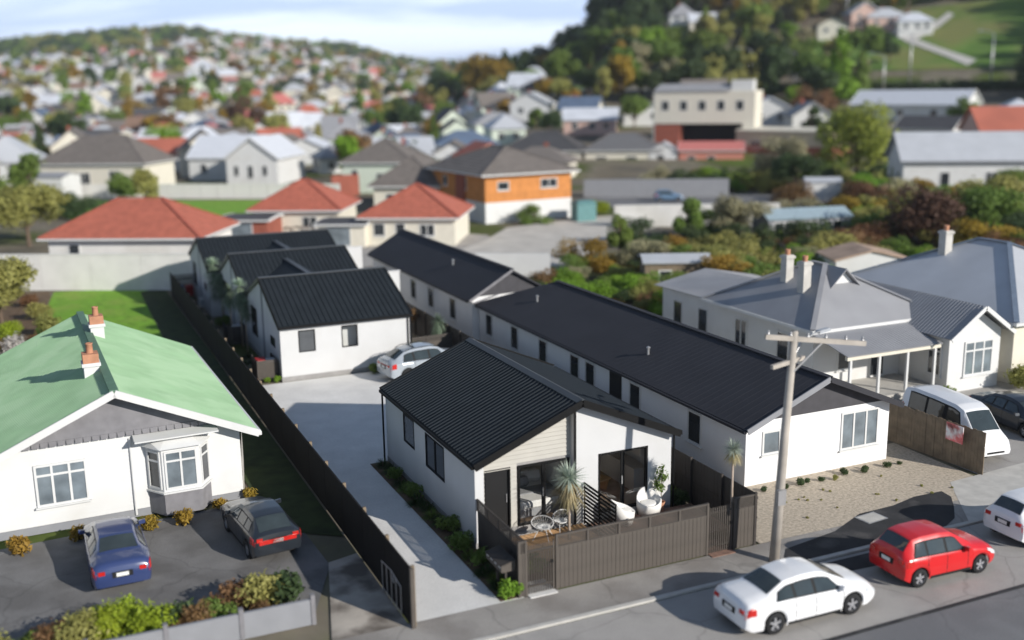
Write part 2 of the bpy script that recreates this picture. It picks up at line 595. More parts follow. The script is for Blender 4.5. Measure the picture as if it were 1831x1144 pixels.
# ------------------------------------------------------------------ ground sheets
def ground_material():
    m = bpy.data.materials.new('suburb_ground')
    m.use_nodes = True
    nt = m.node_tree
    L = nt.links.new
    b = nt.nodes['Principled BSDF']
    b.inputs['Roughness'].default_value = 0.95
    b.inputs['Specular IOR Level'].default_value = 0.1
    tc = nn(nt, 'ShaderNodeTexCoord')
    def noise(sc, det=5):
        n = nn(nt, 'ShaderNodeTexNoise')
        n.inputs['Scale'].default_value = sc
        n.inputs['Detail'].default_value = det
        L(tc.outputs['Object'], n.inputs['Vector'])
        return n.outputs['Fac']
    r = nn(nt, 'ShaderNodeValToRGB')
    e = r.color_ramp.elements
    e[0].position, e[0].color = 0.30, (0.10, 0.10, 0.095, 1)
    e[1].position, e[1].color = 0.74, (0.10, 0.16, 0.03, 1)
    for p, c in ((0.40, (0.17, 0.15, 0.115, 1)), (0.48, (0.20, 0.18, 0.145, 1)), (0.58, (0.09, 0.11, 0.035, 1))):
        x = e.new(p)
        x.color = c
    L(noise(0.055, 6), r.inputs['Fac'])
    r2 = nn(nt, 'ShaderNodeValToRGB')
    r2.color_ramp.elements[0].color = (0.6, 0.6, 0.6, 1)
    r2.color_ramp.elements[1].color = (1.35, 1.3, 1.2, 1)
    L(noise(0.9, 8), r2.inputs['Fac'])
    mm = nn(nt, 'ShaderNodeMixRGB', blend_type='MULTIPLY')
    mm.inputs[0].default_value = 1
    L(r.outputs['Color'], mm.inputs[1])
    L(r2.outputs['Color'], mm.inputs[2])
    L(mm.outputs['Color'], b.inputs['Base Color'])
    return m


radii = [3, 12, 25, 40, 60, 80, 100, 120, 140, 155, 170, 180, 190, 200, 210, 220, 230, 240, 250, 260, 270, 280, 290, 300, 310, 325, 340, 360, 380,
         400, 420, 440, 460, 480, 510, 545, 585, 630, 680, 740, 800, 860, 930, 1000, 1080, 1160, 1250, 1340, 1430, 1520, 1620, 1750, 2200, 3500, 6000]
NA = 240
mb = MB()
vs = []
for r in radii:
    for k in range(NA):
        a = 2 * pi * k / NA
        x, y = CAM[0] + r * sin(a + YAW), CAM[1] + r * cos(a + YAW)
        vs.append((x, y, terr(x, y) - 0.03))
fs = [(i * NA + k, i * NA + (k + 1) % NA, (i + 1) * NA + (k + 1) % NA, (i + 1) * NA + k) for i in range(len(radii) - 1) for k in range(NA)]
fs.append(tuple(range(NA)))
mb.add(vs, fs)
g = structure('ground', mb, ground_material())
g.data.polygons.foreach_set('use_smooth', [True] * len(g.data.polygons))


def sheet(name, pts, m, z):
    mb = MB()
    loops = [[Vector((p[0], p[1], 0)) for p in pts]]
    t = tessellate_polygon(loops)
    mb.add([(p[0], p[1], z) for p in pts], [tuple(i) for i in t])
    return structure(name, mb, m)


XF = -3.60     # left boundary fence
YF = -3.71     # street fence line
XB = 8.54      # right boundary fence
sheet('footpath', [(-40, -5.45), (60, -5.6), (60, -3.9), (8.7, -3.75), (-3.7, -3.75), (-40, -3.75)], M_ASPH, 0.006)
sheet('driveway', [(XF + .05, -3.76), (0.02, -3.76), (0.02, 9.6), (8.4, 9.6), (8.4, 23.4), (-2.6, 23.4), (XF + .05, 24.3)], M_CONC, 0.012)
sheet('road', [(-60, -9.62), (90, -9.75), (90, -26), (-60, -26)], M_ROAD, -0.10 + .096)
sheet('parking_lane', [(-60, -5.62), (90, -5.75), (90, -9.75), (-60, -9.62)], M_PARK, 0.0)
mb = MB().box(-60, -5.62, -0.02, 90, -5.45, 0.05)
structure('kerb', mb, M_KERB)
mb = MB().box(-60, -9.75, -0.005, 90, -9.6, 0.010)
structure('road_edge_strip', mb, M_SHADE_EDGE)
sheet('gravel_yard', [(8.7, -3.74), (17.6, -3.85), (19.9, -2.6), (20.0, 2.0), (8.7, 2.0)], M_GRAVEL, 0.010)
sheet('painted_street_shade', [(8.3, -5.43), (9.2, -4.45), (11.6, -4.05), (13.4, -3.25), (15.0, -3.2), (16.3, -2.9), (17.6, -2.95), (17.5, -3.5), (16.9, -4.2), (16.1, -5.0), (15.2, -5.43)], M_SHADE_EDGE, 0.016)  # deep street shade painted as a dark sheet on the ground
sheet('painted_lane_shade', [(8.4, -5.85), (15.2, -5.85), (14.3, -6.5), (11.9, -6.75), (9.6, -6.6)], M_SHADE_EDGE, 0.004)  # the same painted shade, carried on into the parking lane
sheet('concrete_crossing', [(16.3, -5.44), (17.9, -3.3), (18.6, -2.4), (24.6, -2.0), (30, -5.44)], M_KERB, 0.014)
sheet('lawn', [(-13.5, 39), (-11.6, 57.5), (XF - .1, 55.5), (XF - .1, 22), (-6.2, 24), (-9, 26)], M_GRASS, 0.008)
sheet('side_lawn', [(-5.7, 4.5), (XF - .1, 3.0), (XF - .1, 55.3), (-5.6, 54), (-6.0, 23.9)], mat('shade_painted_grass', (.030, .048, .012), .95, .35, 1.5, .5, 20), 0.012)  # strip beside the fence, its shade painted into the grass colour
sheet('garden_soil', [(-40, 24), (-9, 24.5), (-11, 40), (-12, 58), (-40, 62)], M_SOIL, 0.006)
sheet('forecourt', [(-20, -2.3), (-6.1, -2.4), (-4.7, 1.0), (-4.9, 5.5), (-6.1, 7.6), (-14.4, 7.1), (-20, 6.9)], mat('forecourt_asphalt', (0.18, 0.175, 0.17), 0.92, 0.15, 0.7, 0.3, 40, second=(.13, .125, .12), s2=.5, speck=.2, crack=.2), 0.008)
sheet('concrete_apron', [(-5.9, -3.76), (XF - .06, -3.76), (XF - .06, 1.5), (-4.7, 1.2)], mat('apron_concrete', (0.40, 0.36, 0.31), 0.92, 0.3, 0.8, 0.3, 20, second=(0.14, 0.12, 0.10), s2=0.6), 0.012)
sheet('red_house_yard', [(-14, 60), (-1.5, 53.5), (9.5, 56), (28, 60), (30, 70), (14, 92), (-14, 78)], M_PARK, 0.005)
sheet('back_lawn', [(-6, 90), (6, 84), (22, 98), (26, 113), (-4, 130), (-10, 118)], M_GRASS, 0.008)
sheet('concrete_lot', [(19.5, 44), (26, 46), (38, 58), (50, 68), (60, 66), (57, 76), (47, 78), (34, 74), (28, 66), (20, 58)], mat('pale_lot_concrete', (0.52, 0.49, 0.44), 0.92, 0.16, 0.5), 0.006)
sheet('side_road', [(53, 77), (58, 73), (80, 74), (84, 84), (70, 96), (54, 96)], M_ROAD, 0.010)
sheet('villa_yard', [(20.2, -2.2), (34, -3.5), (34, 6), (20.2, 12)], M_PARK, 0.009)
sheet('villa_lawn', [(31, 3), (38, 1), (44, 8), (34, 9)], M_GRASS, 0.013)
sheet('villa_back_garden', [(18.5, 26), (25, 25), (46, 32), (50, 44), (30, 50), (19, 40)], mat('back_garden_ground', (0.09, 0.11, 0.035), 0.95, 0.45, 0.5, 0.5, 10, second=(0.10, 0.075, 0.05), s2=0.3), 0.004)


# ------------------------------------------------------------------ building helpers
def rib_sheet(mb, e0, e1, r0, r1, pitch, h, w=0.3, mi=0, th=0.04):
    """ribbed steel sheet between eave e0-e1 and ridge r0-r1; ribs run eave to ridge"""
    e0, e1, r0, r1 = map(Vector, (e0, e1, r0, r1))
    n = (e1 - e0).cross(r0 - e0).normalized()
    if n.z < 0:
        n = -n
    Ln = max((e1 - e0).length, (r1 - r0).length)
    k = max(1, int(round(Ln / pitch)))
    prof = []
    for i in range(k):
        s0 = i / k
        d = 1 / k
        prof += [(s0, 0), (s0 + d * (1 - w), 0), (s0 + d * (1 - w * .78), h), (s0 + d * (1 - w * .22), h)]
    prof.append((1, 0))
    b = len(mb.v)
    for s, hh in prof:
        mb.v.append(tuple(e0.lerp(e1, s) + n * hh))
        mb.v.append(tuple(r0.lerp(r1, s) + n * hh))
    for i in range(len(prof) - 1):
        mb.f.append((b + 2 * i, b + 2 * i + 2, b + 2 * i + 3, b + 2 * i + 1))
        mb.m.append(mi)
    q = [tuple(p - n * th) for p in (e0, e1, r1, r0)]
    p2 = [tuple(p - n * 0.002) for p in (e0, e1, r1, r0)]
    mb.hexa(q + p2, mi)


def window(parent, org, xd, nd, a0, z0, a1, z1, fm, pm, cols=1, fw=0.06, rows=None, proud=0.03, sill=False, depth=0.08, name='window'):
    """frame + pane at wall plane; nd points OUT of the wall"""
    org, xd, nd = Vector(org), Vector(xd), Vector(nd)
    f = MB()
    def bx(x0, y0, x1, y1, d0, d1):
        P = []
        for d in (d0, d1):
            for (a, z) in ((x0, y0), (x1, y0), (x1, y1), (x0, y1)):
                P.append(org + xd * a + Vector((0, 0, z)) + nd * d)
        f.hexa(P)
    p, q = proud, proud - depth
    bx(a0, z0, a1, z0 + fw, q, p)
    bx(a0, z1 - fw, a1, z1, q, p)
    bx(a0, z0 + fw, a0 + fw, z1 - fw, q, p)
    bx(a1 - fw, z0 + fw, a1, z1 - fw, q, p)
    for i in range(1, cols):
        c = a0 + (a1 - a0) * i / cols
        bx(c - fw / 2, z0 + fw, c + fw / 2, z1 - fw, q, p - .004)
    if rows:
        zr = z0 + (z1 - z0) * rows
        bx(a0 + fw, zr - fw / 2, a1 - fw, zr + fw / 2, q, p - .008)
    if sill:
        bx(a0 - .06, z0 - .06, a1 + .06, z0 - .002, -0.02, p + .06)
    w = part(name, f, fm, parent)
    g = MB()
    for i in range(cols):
        c0 = a0 + (a1 - a0) * i / cols
        c1 = a0 + (a1 - a0) * (i + 1) / cols
        P = [org + xd * a + Vector((0, 0, z)) + nd * (p - depth * .35) for a, z in ((c0 + fw * .5, z0 + fw * .6), (c1 - fw * .5, z0 + fw * .6), (c1 - fw * .5, z1 - fw * .6), (c0 + fw * .5, z1 - fw * .6))]
        g = MB()
        g.quad(*P)
        part('pane', g, pm, w)
    return w


FACE = {'F': ((0, 0), (1, 0), (0, -1)), 'B': ((1, 1), (-1, 0), (0, 1)), 'L': ((0, 1), (0, -1), (-1, 0)), 'R': ((1, 0), (0, 1), (1, 0))}


def roof_parts(root, kind, w, l, he, hr, oh, rm, pitch=0.0, rib=0.03, ridge_mat=None, fascia=None, th=0.12, ridge_frac=0.5):
    """roof over 0..w x 0..l ; kind 'gx' ridge along x, 'gy' ridge along y, 'hip'"""
    mb = MB()
    x0, x1, y0, y1 = -oh, w + oh, -oh, l + oh
    ridge = []
    if kind == 'gx':
        yr = y0 + (y1 - y0) * ridge_frac
        A, B = (x0, yr, hr), (x1, yr, hr)
        S = [((x0, y0, he), (x1, y0, he), A, B), ((x1, y1, he), (x0, y1, he), B, A)]
        ridge = [(A, B)]
    elif kind == 'gy':
        xr = x0 + (x1 - x0) * ridge_frac
        A, B = (xr, y0, hr), (xr, y1, hr)
        S = [((x1, y0, he), (x1, y1, he), A, B), ((x0, y1, he), (x0, y0, he), B, A)]
        ridge = [(A, B)]
    if kind in ('gx', 'gy'):
        for e0, e1, r0, r1 in S:
            if pitch:
                rib_sheet(mb, e0, e1, r0, r1, pitch, rib, th=th)
            else:
                n = (Vector(e1) - Vector(e0)).cross(Vector(r0) - Vector(e0)).normalized()
                n = n if n.z > 0 else -n
                mb.hexa([tuple(Vector(p) - n * th) for p in (e0, e1, r1, r0)] + [e0, e1, r1, r0])
    else:
        W_, L_ = x1 - x0, y1 - y0
        if W_ >= L_:
            A, B = (x0 + L_ / 2, (y0 + y1) / 2, hr), (x1 - L_ / 2, (y0 + y1) / 2, hr)
            if W_ - L_ < .05:
                B = (A[0] + .02, A[1], hr)
            faces = [((x0, y0, he), (x1, y0, he), B, A), ((x1, y0, he), (x1, y1, he), B), ((x1, y1, he), (x0, y1, he), A, B), ((x0, y1, he), (x0, y0, he), A)]
        else:
            A, B = ((x0 + x1) / 2, y0 + W_ / 2, hr), ((x0 + x1) / 2, y1 - W_ / 2, hr)
            faces = [((x0, y0, he), (x1, y0, he), A), ((x1, y0, he), (x1, y1, he), B, A), ((x1, y1, he), (x0, y1, he), B), ((x0, y1, he), (x0, y0, he), A, B)]
        for f in faces:
            if pitch:
                e0, e1 = Vector(f[0]), Vector(f[1])
                tops = [Vector(p) for p in f[2:]]
                # tile courses: stepped strips parallel to the eave
                rise = (tops[0] - e0)
                t1 = tops[0] if len(tops) == 2 else tops[0]
                t0 = tops[1] if len(tops) == 2 else tops[0]
                k = max(3, int((hr - he) / pitch))
                n = (e1 - e0).cross(t1 - e0).normalized()
                n = n if n.z > 0 else -n
                for i in range(k):
                    a, b = i / k, (i + 1) / k
                    P = [e0.lerp(t0, a) + n * rib, e1.lerp(t1, a) + n * rib, e1.lerp(t1, b), e0.lerp(t0, b)]
                    Q = [e0.lerp(t0, a), e1.lerp(t1, a)]
                    mb.quad(*[tuple(p) for p in P])
                    mb.quad(tuple(Q[0]), tuple(Q[1]), tuple(P[1]), tuple(P[0]))
            else:
                mb.poly(f)
        mb.poly([(x0, y0, he), (x0, y1, he), (x1, y1, he), (x1, y0, he)])
        mb.box(x0, y0, he - th, x1, y1, he - .002)
        ridge = [(A, B), (A, (x0, y0, he)), (B, (x1, y1, he)), ((A if W_ >= L_ else B), (x0, y1, he)), ((B if W_ >= L_ else A), (x1, y0, he))]
    r = part('roof', mb, rm, root)
    if ridge_mat:
        mb = MB()
        for a, b in ridge:
            a, b = Vector(a) + Vector((0, 0, .03 + rib)), Vector(b) + Vector((0, 0, .03 + rib))
            mb.bar(a, b, .26, .06)
        part('ridge_cap', mb, ridge_mat, r)
    if fascia:
        mb = MB()
        if kind == 'gx':
            for x in (x0 - .02, x1 + .02):
                for e in ((x, y0, he), (x, y1, he)):
                    mb.bar(Vector(e) - Vector((0, 0, .08)), (x, yr, hr - .08), .05, .24)
            for y in (y0 - .06, y1 + .06):
                mb.box(x0, y - .06, he - .18, x1, y + .06, he - .03)
        elif kind == 'gy':
            for y in (y0 - .02, y1 + .02):
                for e in ((x0, y, he), (x1, y, he)):
                    mb.bar(Vector(e) - Vector((0, 0, .08)), (xr, y, hr - .08), .05, .24)
            for x in (x0 - .06, x1 + .06):
                mb.box(x - .06, y0, he - .18, x + .06, y1, he - .03)
        else:
            mb.box(x0 - .08, y0 - .08, he - .16, x1 + .08, y0 - .003, he - .01)
            mb.box(x0 - .08, y1 + .003, he - .16, x1 + .08, y1 + .08, he - .01)
            mb.box(x0 - .08, y0, he - .16, x0 - .003, y1, he - .01)
            mb.box(x1 + .003, y0, he - .16, x1 + .08, y1, he - .01)
        part('gutter', mb, fascia, root)
    return r


def house(name, label, cat, Lp, Rp, depth, he, hr, kind, wm, rm, wins=(), oh=0.4, fm=M_WHITE, pm=M_PANE, pitch=0, rib=.03,
          ridge=None, fascia=None, z=0, group=None, chim=(), base=None, ridge_frac=.5):
    w = hypot(Rp[0] - Lp[0], Rp[1] - Lp[1])
    rot = atan2(Rp[1] - Lp[1], Rp[0] - Lp[0])
    root = thing(name, label, cat, (Lp[0], Lp[1], z), rot, group)
    l = depth
    mb = MB()
    top = he - .1
    lo = -1.5 if z > .5 else -.05
    if kind == 'gx':
        k = (hr - he) / ((l + 2 * oh) * ridge_frac)
        prof = [(0, lo), (0, top), (l * ridge_frac, top + k * l * ridge_frac), (l, top), (l, lo)]
        N = len(prof)
        mb.add([(0, a, z_) for a, z_ in prof] + [(w, a, z_) for a, z_ in prof], [tuple(range(N)), tuple(range(2 * N - 1, N - 1, -1))] + [(i, (i + 1) % N, (i + 1) % N + N, i + N) for i in range(N)])
    elif kind == 'gy':
        k = (hr - he) / ((w + 2 * oh) * ridge_frac)
        prof = [(0, lo), (0, top), (w * ridge_frac, top + k * w * ridge_frac), (w, top), (w, lo)]
        N = len(prof)
        mb.add([(a, 0, z_) for a, z_ in prof] + [(a, l, z_) for a, z_ in prof], [tuple(range(N)), tuple(range(2 * N - 1, N - 1, -1))] + [(i, (i + 1) % N, (i + 1) % N + N, i + N) for i in range(N)])
    else:
        mb.box(0, 0, lo, w, l, top)
    part('wall', mb, wm, root)
    if base:
        mb = MB()
        mb.box(-.03, -.03, lo, w + .03, l + .03, base[0])
        part('base_wall', mb, base[1], root)
    roof_parts(root, kind, w, l, he, hr, oh, rm, pitch, rib, ridge, fascia)
    for win in wins:
        face, a, z0, ww, hh = win[:5]
        cols = win[5] if len(win) > 5 else 1
        o, xd, nd = FACE[face]
        org = (o[0] * w, o[1] * l, 0)
        window(root, org, (xd[0], xd[1], 0), (nd[0], nd[1], 0), a, z0, a + ww, z0 + hh, fm, pm, cols, fw=.09, proud=.05, sill=True)
    for (cx, cy, s, zb, zt, cm) in chim:
        mb = MB().box(cx - s, cy - s, zb, cx + s, cy + s, zt).box(cx - s - .06, cy - s - .06, zt - .18, cx + s + .06, cy + s + .06, zt - .05)
        c = part('chimney', mb, cm, root)
        mb = MB()
        mb.lathe([(.13, zt), (.15, zt + .28), (.11, zt + .3), (.09, zt + .02)], 10, 'z', (cx, cy, 0))
        part('chimney_pot', mb, M_CHIMPOT, c, True)
    return root

# ================================================================== FRONT TOWNHOUSE
FW, FL, ZE, XR, ZR = 7.56, 9.58, 3.08, 3.80, 4.73
OS, OF = 0.13, 0.36
KL = (ZR - ZE) / (XR + OS)
KR = (ZR - ZE) / (FW + OS - XR)


def zroof(x):
    return ZE + (x + OS) * KL if x < XR else ZE + (FW + OS - x) * KR


fu = thing('townhouse', 'white plaster townhouse beside the street with a ribbed charcoal gable roof and a front courtyard', 'house', (0, 0, 0))
# side wall facing the driveway, with two windows
mb = MB()
mb.wall((0, FL, 0), (0, -1, 0), (1, 0, 0), [(0, .22), (FL, .22), (FL, ZE - .1), (0, ZE - .1)],
        [(FL - 7.35, 1.55, FL - 6.05, 2.74), (FL - 4.82, 1.35, FL - 2.84, 2.68)], .2)
# right front wall (plaster) with slider opening
RX0 = 3.84
mb.wall((RX0, 0, 0), (1, 0, 0), (0, 1, 0), [(0, .22), (FW - RX0, .22), (FW - RX0, zroof(FW) - .13), (0, zroof(RX0) - .13)],
        [(4.60 - RX0, .42, 6.60 - RX0, 2.62)], .2)
# right wall, rear wall
mb.box(FW - .2, .2, .22, FW, FL, ZE - .1)
mb.wall((0.2, FL - .2, 0), (1, 0, 0), (0, 1, 0), [(0, .22), (FW - .4, .22), (FW - .4, zroof(FW - .2) - .13), (XR - .2, ZR - .13), (0, zroof(.2) - .13)], (), .2)
# return between the recessed weatherboard bay and the right wall
mb.box(3.66, 0.0, .22, RX0 - .002, .5, zroof(3.66) - .14)
# wall end beside the door
mb.box(.2, .02, .22, .33, .42, zroof(.2) - .14)
part('wall', mb, M_PLASTER, fu)
mb = MB()
mb.wall((.331, .30, 0), (1, 0, 0), (0, 1, 0), [(0, .1), (3.328, .1), (3.328, zroof(3.659) - .14), (0, zroof(.33) - .14)],
        [(.47 - .331, .42, 1.37 - .331, 2.56), (1.66 - .331, .42, 3.62 - .331, 2.58)], .2)
part('framed_wall', mb, M_PLINTH, fu)
mb = MB().box(-.015, .03, -.05, FW + .015, FL + .015, .219)
mb.box(.34, .282, .10, .462, .3, .42).box(1.38, .282, .1, 1.65, .3, .42).box(1.655, .262, .1, 3.64, .3, .405)
part('plinth', mb, M_PLINTH, fu)
# weatherboards, one object each
z = .44
row = 0
while z < 4.4:
    h = .132
    spans = [(.335, 3.655)]
    for (a0, z0, a1, z1) in ((.45, .42, 1.39, 2.59), (1.63, .42, 3.65, 2.61)):
        if z + h * .6 > z0 and z + h * .4 < z1:
            ns = []
            for (s0, s1) in spans:
                if a0 > s0:
                    ns.append((s0, min(a0, s1)))
                if a1 < s1:
                    ns.append((max(a1, s0), s1))
            spans = ns
    for (s0, s1) in spans:
        xm = max(s0, (z + h + .14 - ZE) / KL - OS)
        xl = max(s0, (z + .14 - ZE) / KL - OS)
        if s1 - xl < .08:
            continue
        xm = min(xm, s1 - .01)
        mb = MB().hexa([(xl, .250, z), (s1, .250, z), (s1, .299, z), (xl, .299, z), (xm, .278, z + h), (s1, .278, z + h), (s1, .299, z + h), (xm, .299, z + h)])
        part('weatherboard', mb, M_BOARD, fu)
    z += .15
# entry door
d = part('door', MB().box(.50, .33, .43, 1.34, .38, 2.54), M_DOOR, fu)
part('door_frame', MB().box(.44, .255, .43, .50, .40, 2.60).box(1.34, .255, .43, 1.40, .40, 2.60).box(.50, .255, 2.54, 1.34, .40, 2.60), M_BLACK, d)
part('handle', MB().bar((1.26, .30, 1.35), (1.26, .30, 1.65), .025, .03), M_STEEL, d)


def slider(parent, x0, x1, z0, z1, y, cols=2):
    f = MB()
    fw = .075
    f.box(x0, y - .03, z0, x1, y + .10, z0 + fw).box(x0, y - .03, z1 - fw, x1, y + .10, z1)
    f.box(x0, y - .03, z0 + fw, x0 + fw, y + .10, z1 - fw).box(x1 - fw, y - .03, z0 + fw, x1, y + .10, z1 - fw)
    xm = (x0 + x1) / 2
    f.box(xm - .085, y - .02, z0 + fw, xm - .01, y + .03, z1 - fw).box(xm + .01, y + .035, z0 + fw, xm + .085, y + .085, z1 - fw)
    s = part('sliding_door', f, M_BLACK, parent)
    for a, b, yy in ((x0 + fw, xm - .08, y + .01), (xm + .08, x1 - fw, y + .06)):
        part('pane', MB().quad((a, yy, z0 + fw), (b, yy, z0 + fw), (b, yy, z1 - fw), (a, yy, z1 - fw)), GLASS, s)
    part('handle', MB().box(xm - .07, y - .055, z0 + .95, xm - .03, y - .02, z0 + 1.25), M_STEEL, s)
    return s


slider(fu, 1.66, 3.62, .42, 2.58, .26)
slider(fu, 4.60, 6.60, .42, 2.62, .03)
window(fu, (0, FL, 0), (0, -1, 0), (-1, 0, 0), FL - 7.33, 1.57, FL - 6.07, 2.72, M_BLACK, M_BLIND, 1, .05, proud=.01, depth=.1)
window(fu, (0, FL, 0), (0, -1, 0), (-1, 0, 0), FL - 4.80, 1.37, FL - 2.86, 2.66, M_BLACK, M_PANE, 2, .05, proud=.01, depth=.1)
# roof
mb = MB()
rib_sheet(mb, (-OS, -OF, ZE), (-OS, FL + .12, ZE), (XR - .02, -OF, ZR), (XR - .02, FL + .12, ZR), .245, .035, .34, th=.1)
rf = part('roof_sheet', mb, M_SLATE, fu)
mb = MB()
rib_sheet(mb, (FW + OS, FL + .12, ZE), (FW + OS, -OF, ZE), (XR + .02, FL + .12, ZR), (XR + .02, -OF, ZR), .245, .006, .34, th=.1)
part('roof_sheet', mb, M_SLATE, fu)
mb = MB()
for sx, k in ((-1, KL), (1, KR)):
    mb.hexa([(XR, -OF - .03, ZR + .03), (XR + sx * .2, -OF - .03, ZR + .035 - .2 * k), (XR + sx * .2, FL + .15, ZR + .035 - .2 * k), (XR, FL + .15, ZR + .03),
             (XR, -OF - .03, ZR + .06), (XR + sx * .2, -OF - .03, ZR + .055 - .2 * k), (XR + sx * .2, FL + .15, ZR + .055 - .2 * k), (XR, FL + .15, ZR + .06)])
part('ridge_cap', mb, M_RIDGE, fu)
for y in (-OF - .025, FL + .145):
    for (a, b) in (((-OS - .02, y, ZE - .07), (XR, y, ZR - .07)), ((FW + OS + .02, y, ZE - .07), (XR, y, ZR - .07))):
        part('barge_board', MB().bar(a, b, .045, .25), M_BLACK, fu)
for x in (-OS - .05, FW + OS + .05):
    part('gutter', MB().box(x - .055, -OF + .01, ZE - .13, x + .055, FL + .1, ZE - .02), M_BLACK, fu)
part('soffit', MB().hexa([(-OS, -OF + .02, ZE - .13), (XR, -OF + .02, ZR - .13), (XR, .29, ZR - .13), (-OS, .29, ZE - .13),
                          (-OS, -OF + .02, ZE - .11), (XR, -OF + .02, ZR - .11), (XR, .29, ZR - .11), (-OS, .29, ZE - .11)]), M_BLACK, fu)
part('downpipe', MB().tube([(-.14, FL - .02, 0.05), (-.14, FL - .02, ZE - .12)], .04, 8), M_BLACK, fu)
part('downpipe', MB().tube([(FW + .1, -.02, 0.05), (FW + .1, -.02, ZE - .12)], .035, 8), M_BLACK, fu)
part('painted_return_shade', MB().box(3.655, -.012, .2, 3.75, .001, zroof(3.7) - .14), M_BLACK, fu)  # black strip painting in the shade of the recess return
# rooms behind the glass
fl = part('floor', MB().box(.2, .3, .30, FW - .2, FL - .2, .41), M_TIMFLOOR, fu)
part('ceiling', MB().box(.2, .51, 2.74, FW - .2, FL - .2, 2.80), M_INT, fu)
part('partition', MB().box(3.86, .21, .411, 3.96, 5.0, 2.739).box(.21, 4.2, .411, 3.859, 4.3, 2.739).box(3.961, 5.0, .411, 7.35, 5.1, 2.739), M_INT, fu)
part('kitchen_cabinet', MB().box(6.75, 1.2, .415, 7.34, 4.6, 1.3).box(7.0, 1.2, 1.75, 7.34, 4.6, 2.4), mat('cabinet_white', (.6, .58, .55), .4, .04, 2), fu)

# bed and cushions inside the left room
bed = thing('bed', 'bed with white linen seen through the glass door beside the black entry door', 'bed', (2.55, 2.0, .41), 0)
part('bed_base', MB().box(-.72, -1.15, 0.0, 1.15, 1.0, .28), M_FABG, bed)
def soft(x0, y0, z0, x1, y1, z1, r=.07):
    mb = MB()
    mb.hexa([(x0 + r, y0 + r, z0), (x1 - r, y0 + r, z0), (x1 - r, y1 - r, z0), (x0 + r, y1 - r, z0), (x0, y0, z0 + r), (x1, y0, z0 + r), (x1, y1, z0 + r), (x0, y1, z0 + r)])
    mb.hexa([(x0, y0, z0 + r), (x1, y0, z0 + r), (x1, y1, z0 + r), (x0, y1, z0 + r), (x0, y0, z1 - r), (x1, y0, z1 - r), (x1, y1, z1 - r), (x0, y1, z1 - r)])
    mb.hexa([(x0, y0, z1 - r), (x1, y0, z1 - r), (x1, y1, z1 - r), (x0, y1, z1 - r), (x0 + r, y0 + r, z1), (x1 - r, y0 + r, z1), (x1 - r, y1 - r, z1), (x0 + r, y1 - r, z1)])
    return mb
part('mattress', soft(-.76, -1.2, .281, 1.18, 1.02, .56), M_FABW, bed)
part('blanket', soft(-.80, -.5, .40, 1.22, .1, .60, .03), M_FABG, bed)
cu = tag(link('cushion', MB().lathe([(.0, -.42), (.13, -.40), (.17, -.2), (.17, .2), (.13, .40), (.0, .42)], 14, 'x').mesh('cushion', M_FABD, True), None, (2.25, 2.55, 1.15)), 'dark striped bolster cushion lying on the bed', 'cushion')
mb = MB()
for i in range(7):
    x = -.36 + i * .12
    mb.lathe([(.176, x), (.176, x + .035)], 14, 'x')
part('stripe', mb, M_FABW, cu)
tag(link('cushion', soft(-.25, -.09, -.2, .25, .09, .2, .08).mesh('cushion', M_FABG), None, (2.7, 2.25, 1.17), (radians(-25), 0, .2)), 'small patterned grey cushion leaning in front of the striped bolster', 'cushion')
tag(link('cushion', soft(-.36, -.09, -.22, .36, .09, .22, .08).mesh('cushion', M_FABW), None, (3.2, 2.6, 1.2), (radians(-30), 0, -.1)), 'white pillow at the head of the bed near the partition', 'pillow')
# table inside the right room
tb = thing('low_table', 'low oak table with angled sides behind the right glass doors', 'table', (5.5, 2.1, .41), .3)
part('table_top', MB().box(-.6, -.4, .38, .6, .4, .43), M_TIMBER, tb)
for s in (-1, 1):
    part('leg', MB().hexa([(s * .35, -.35, 0), (s * .42, -.35, 0), (s * .42, .35, 0), (s * .35, .35, 0), (s * .5, -.35, .379), (s * .57, -.35, .379), (s * .57, .35, .379), (s * .5, .35, .379)]), M_TIMBER, tb)

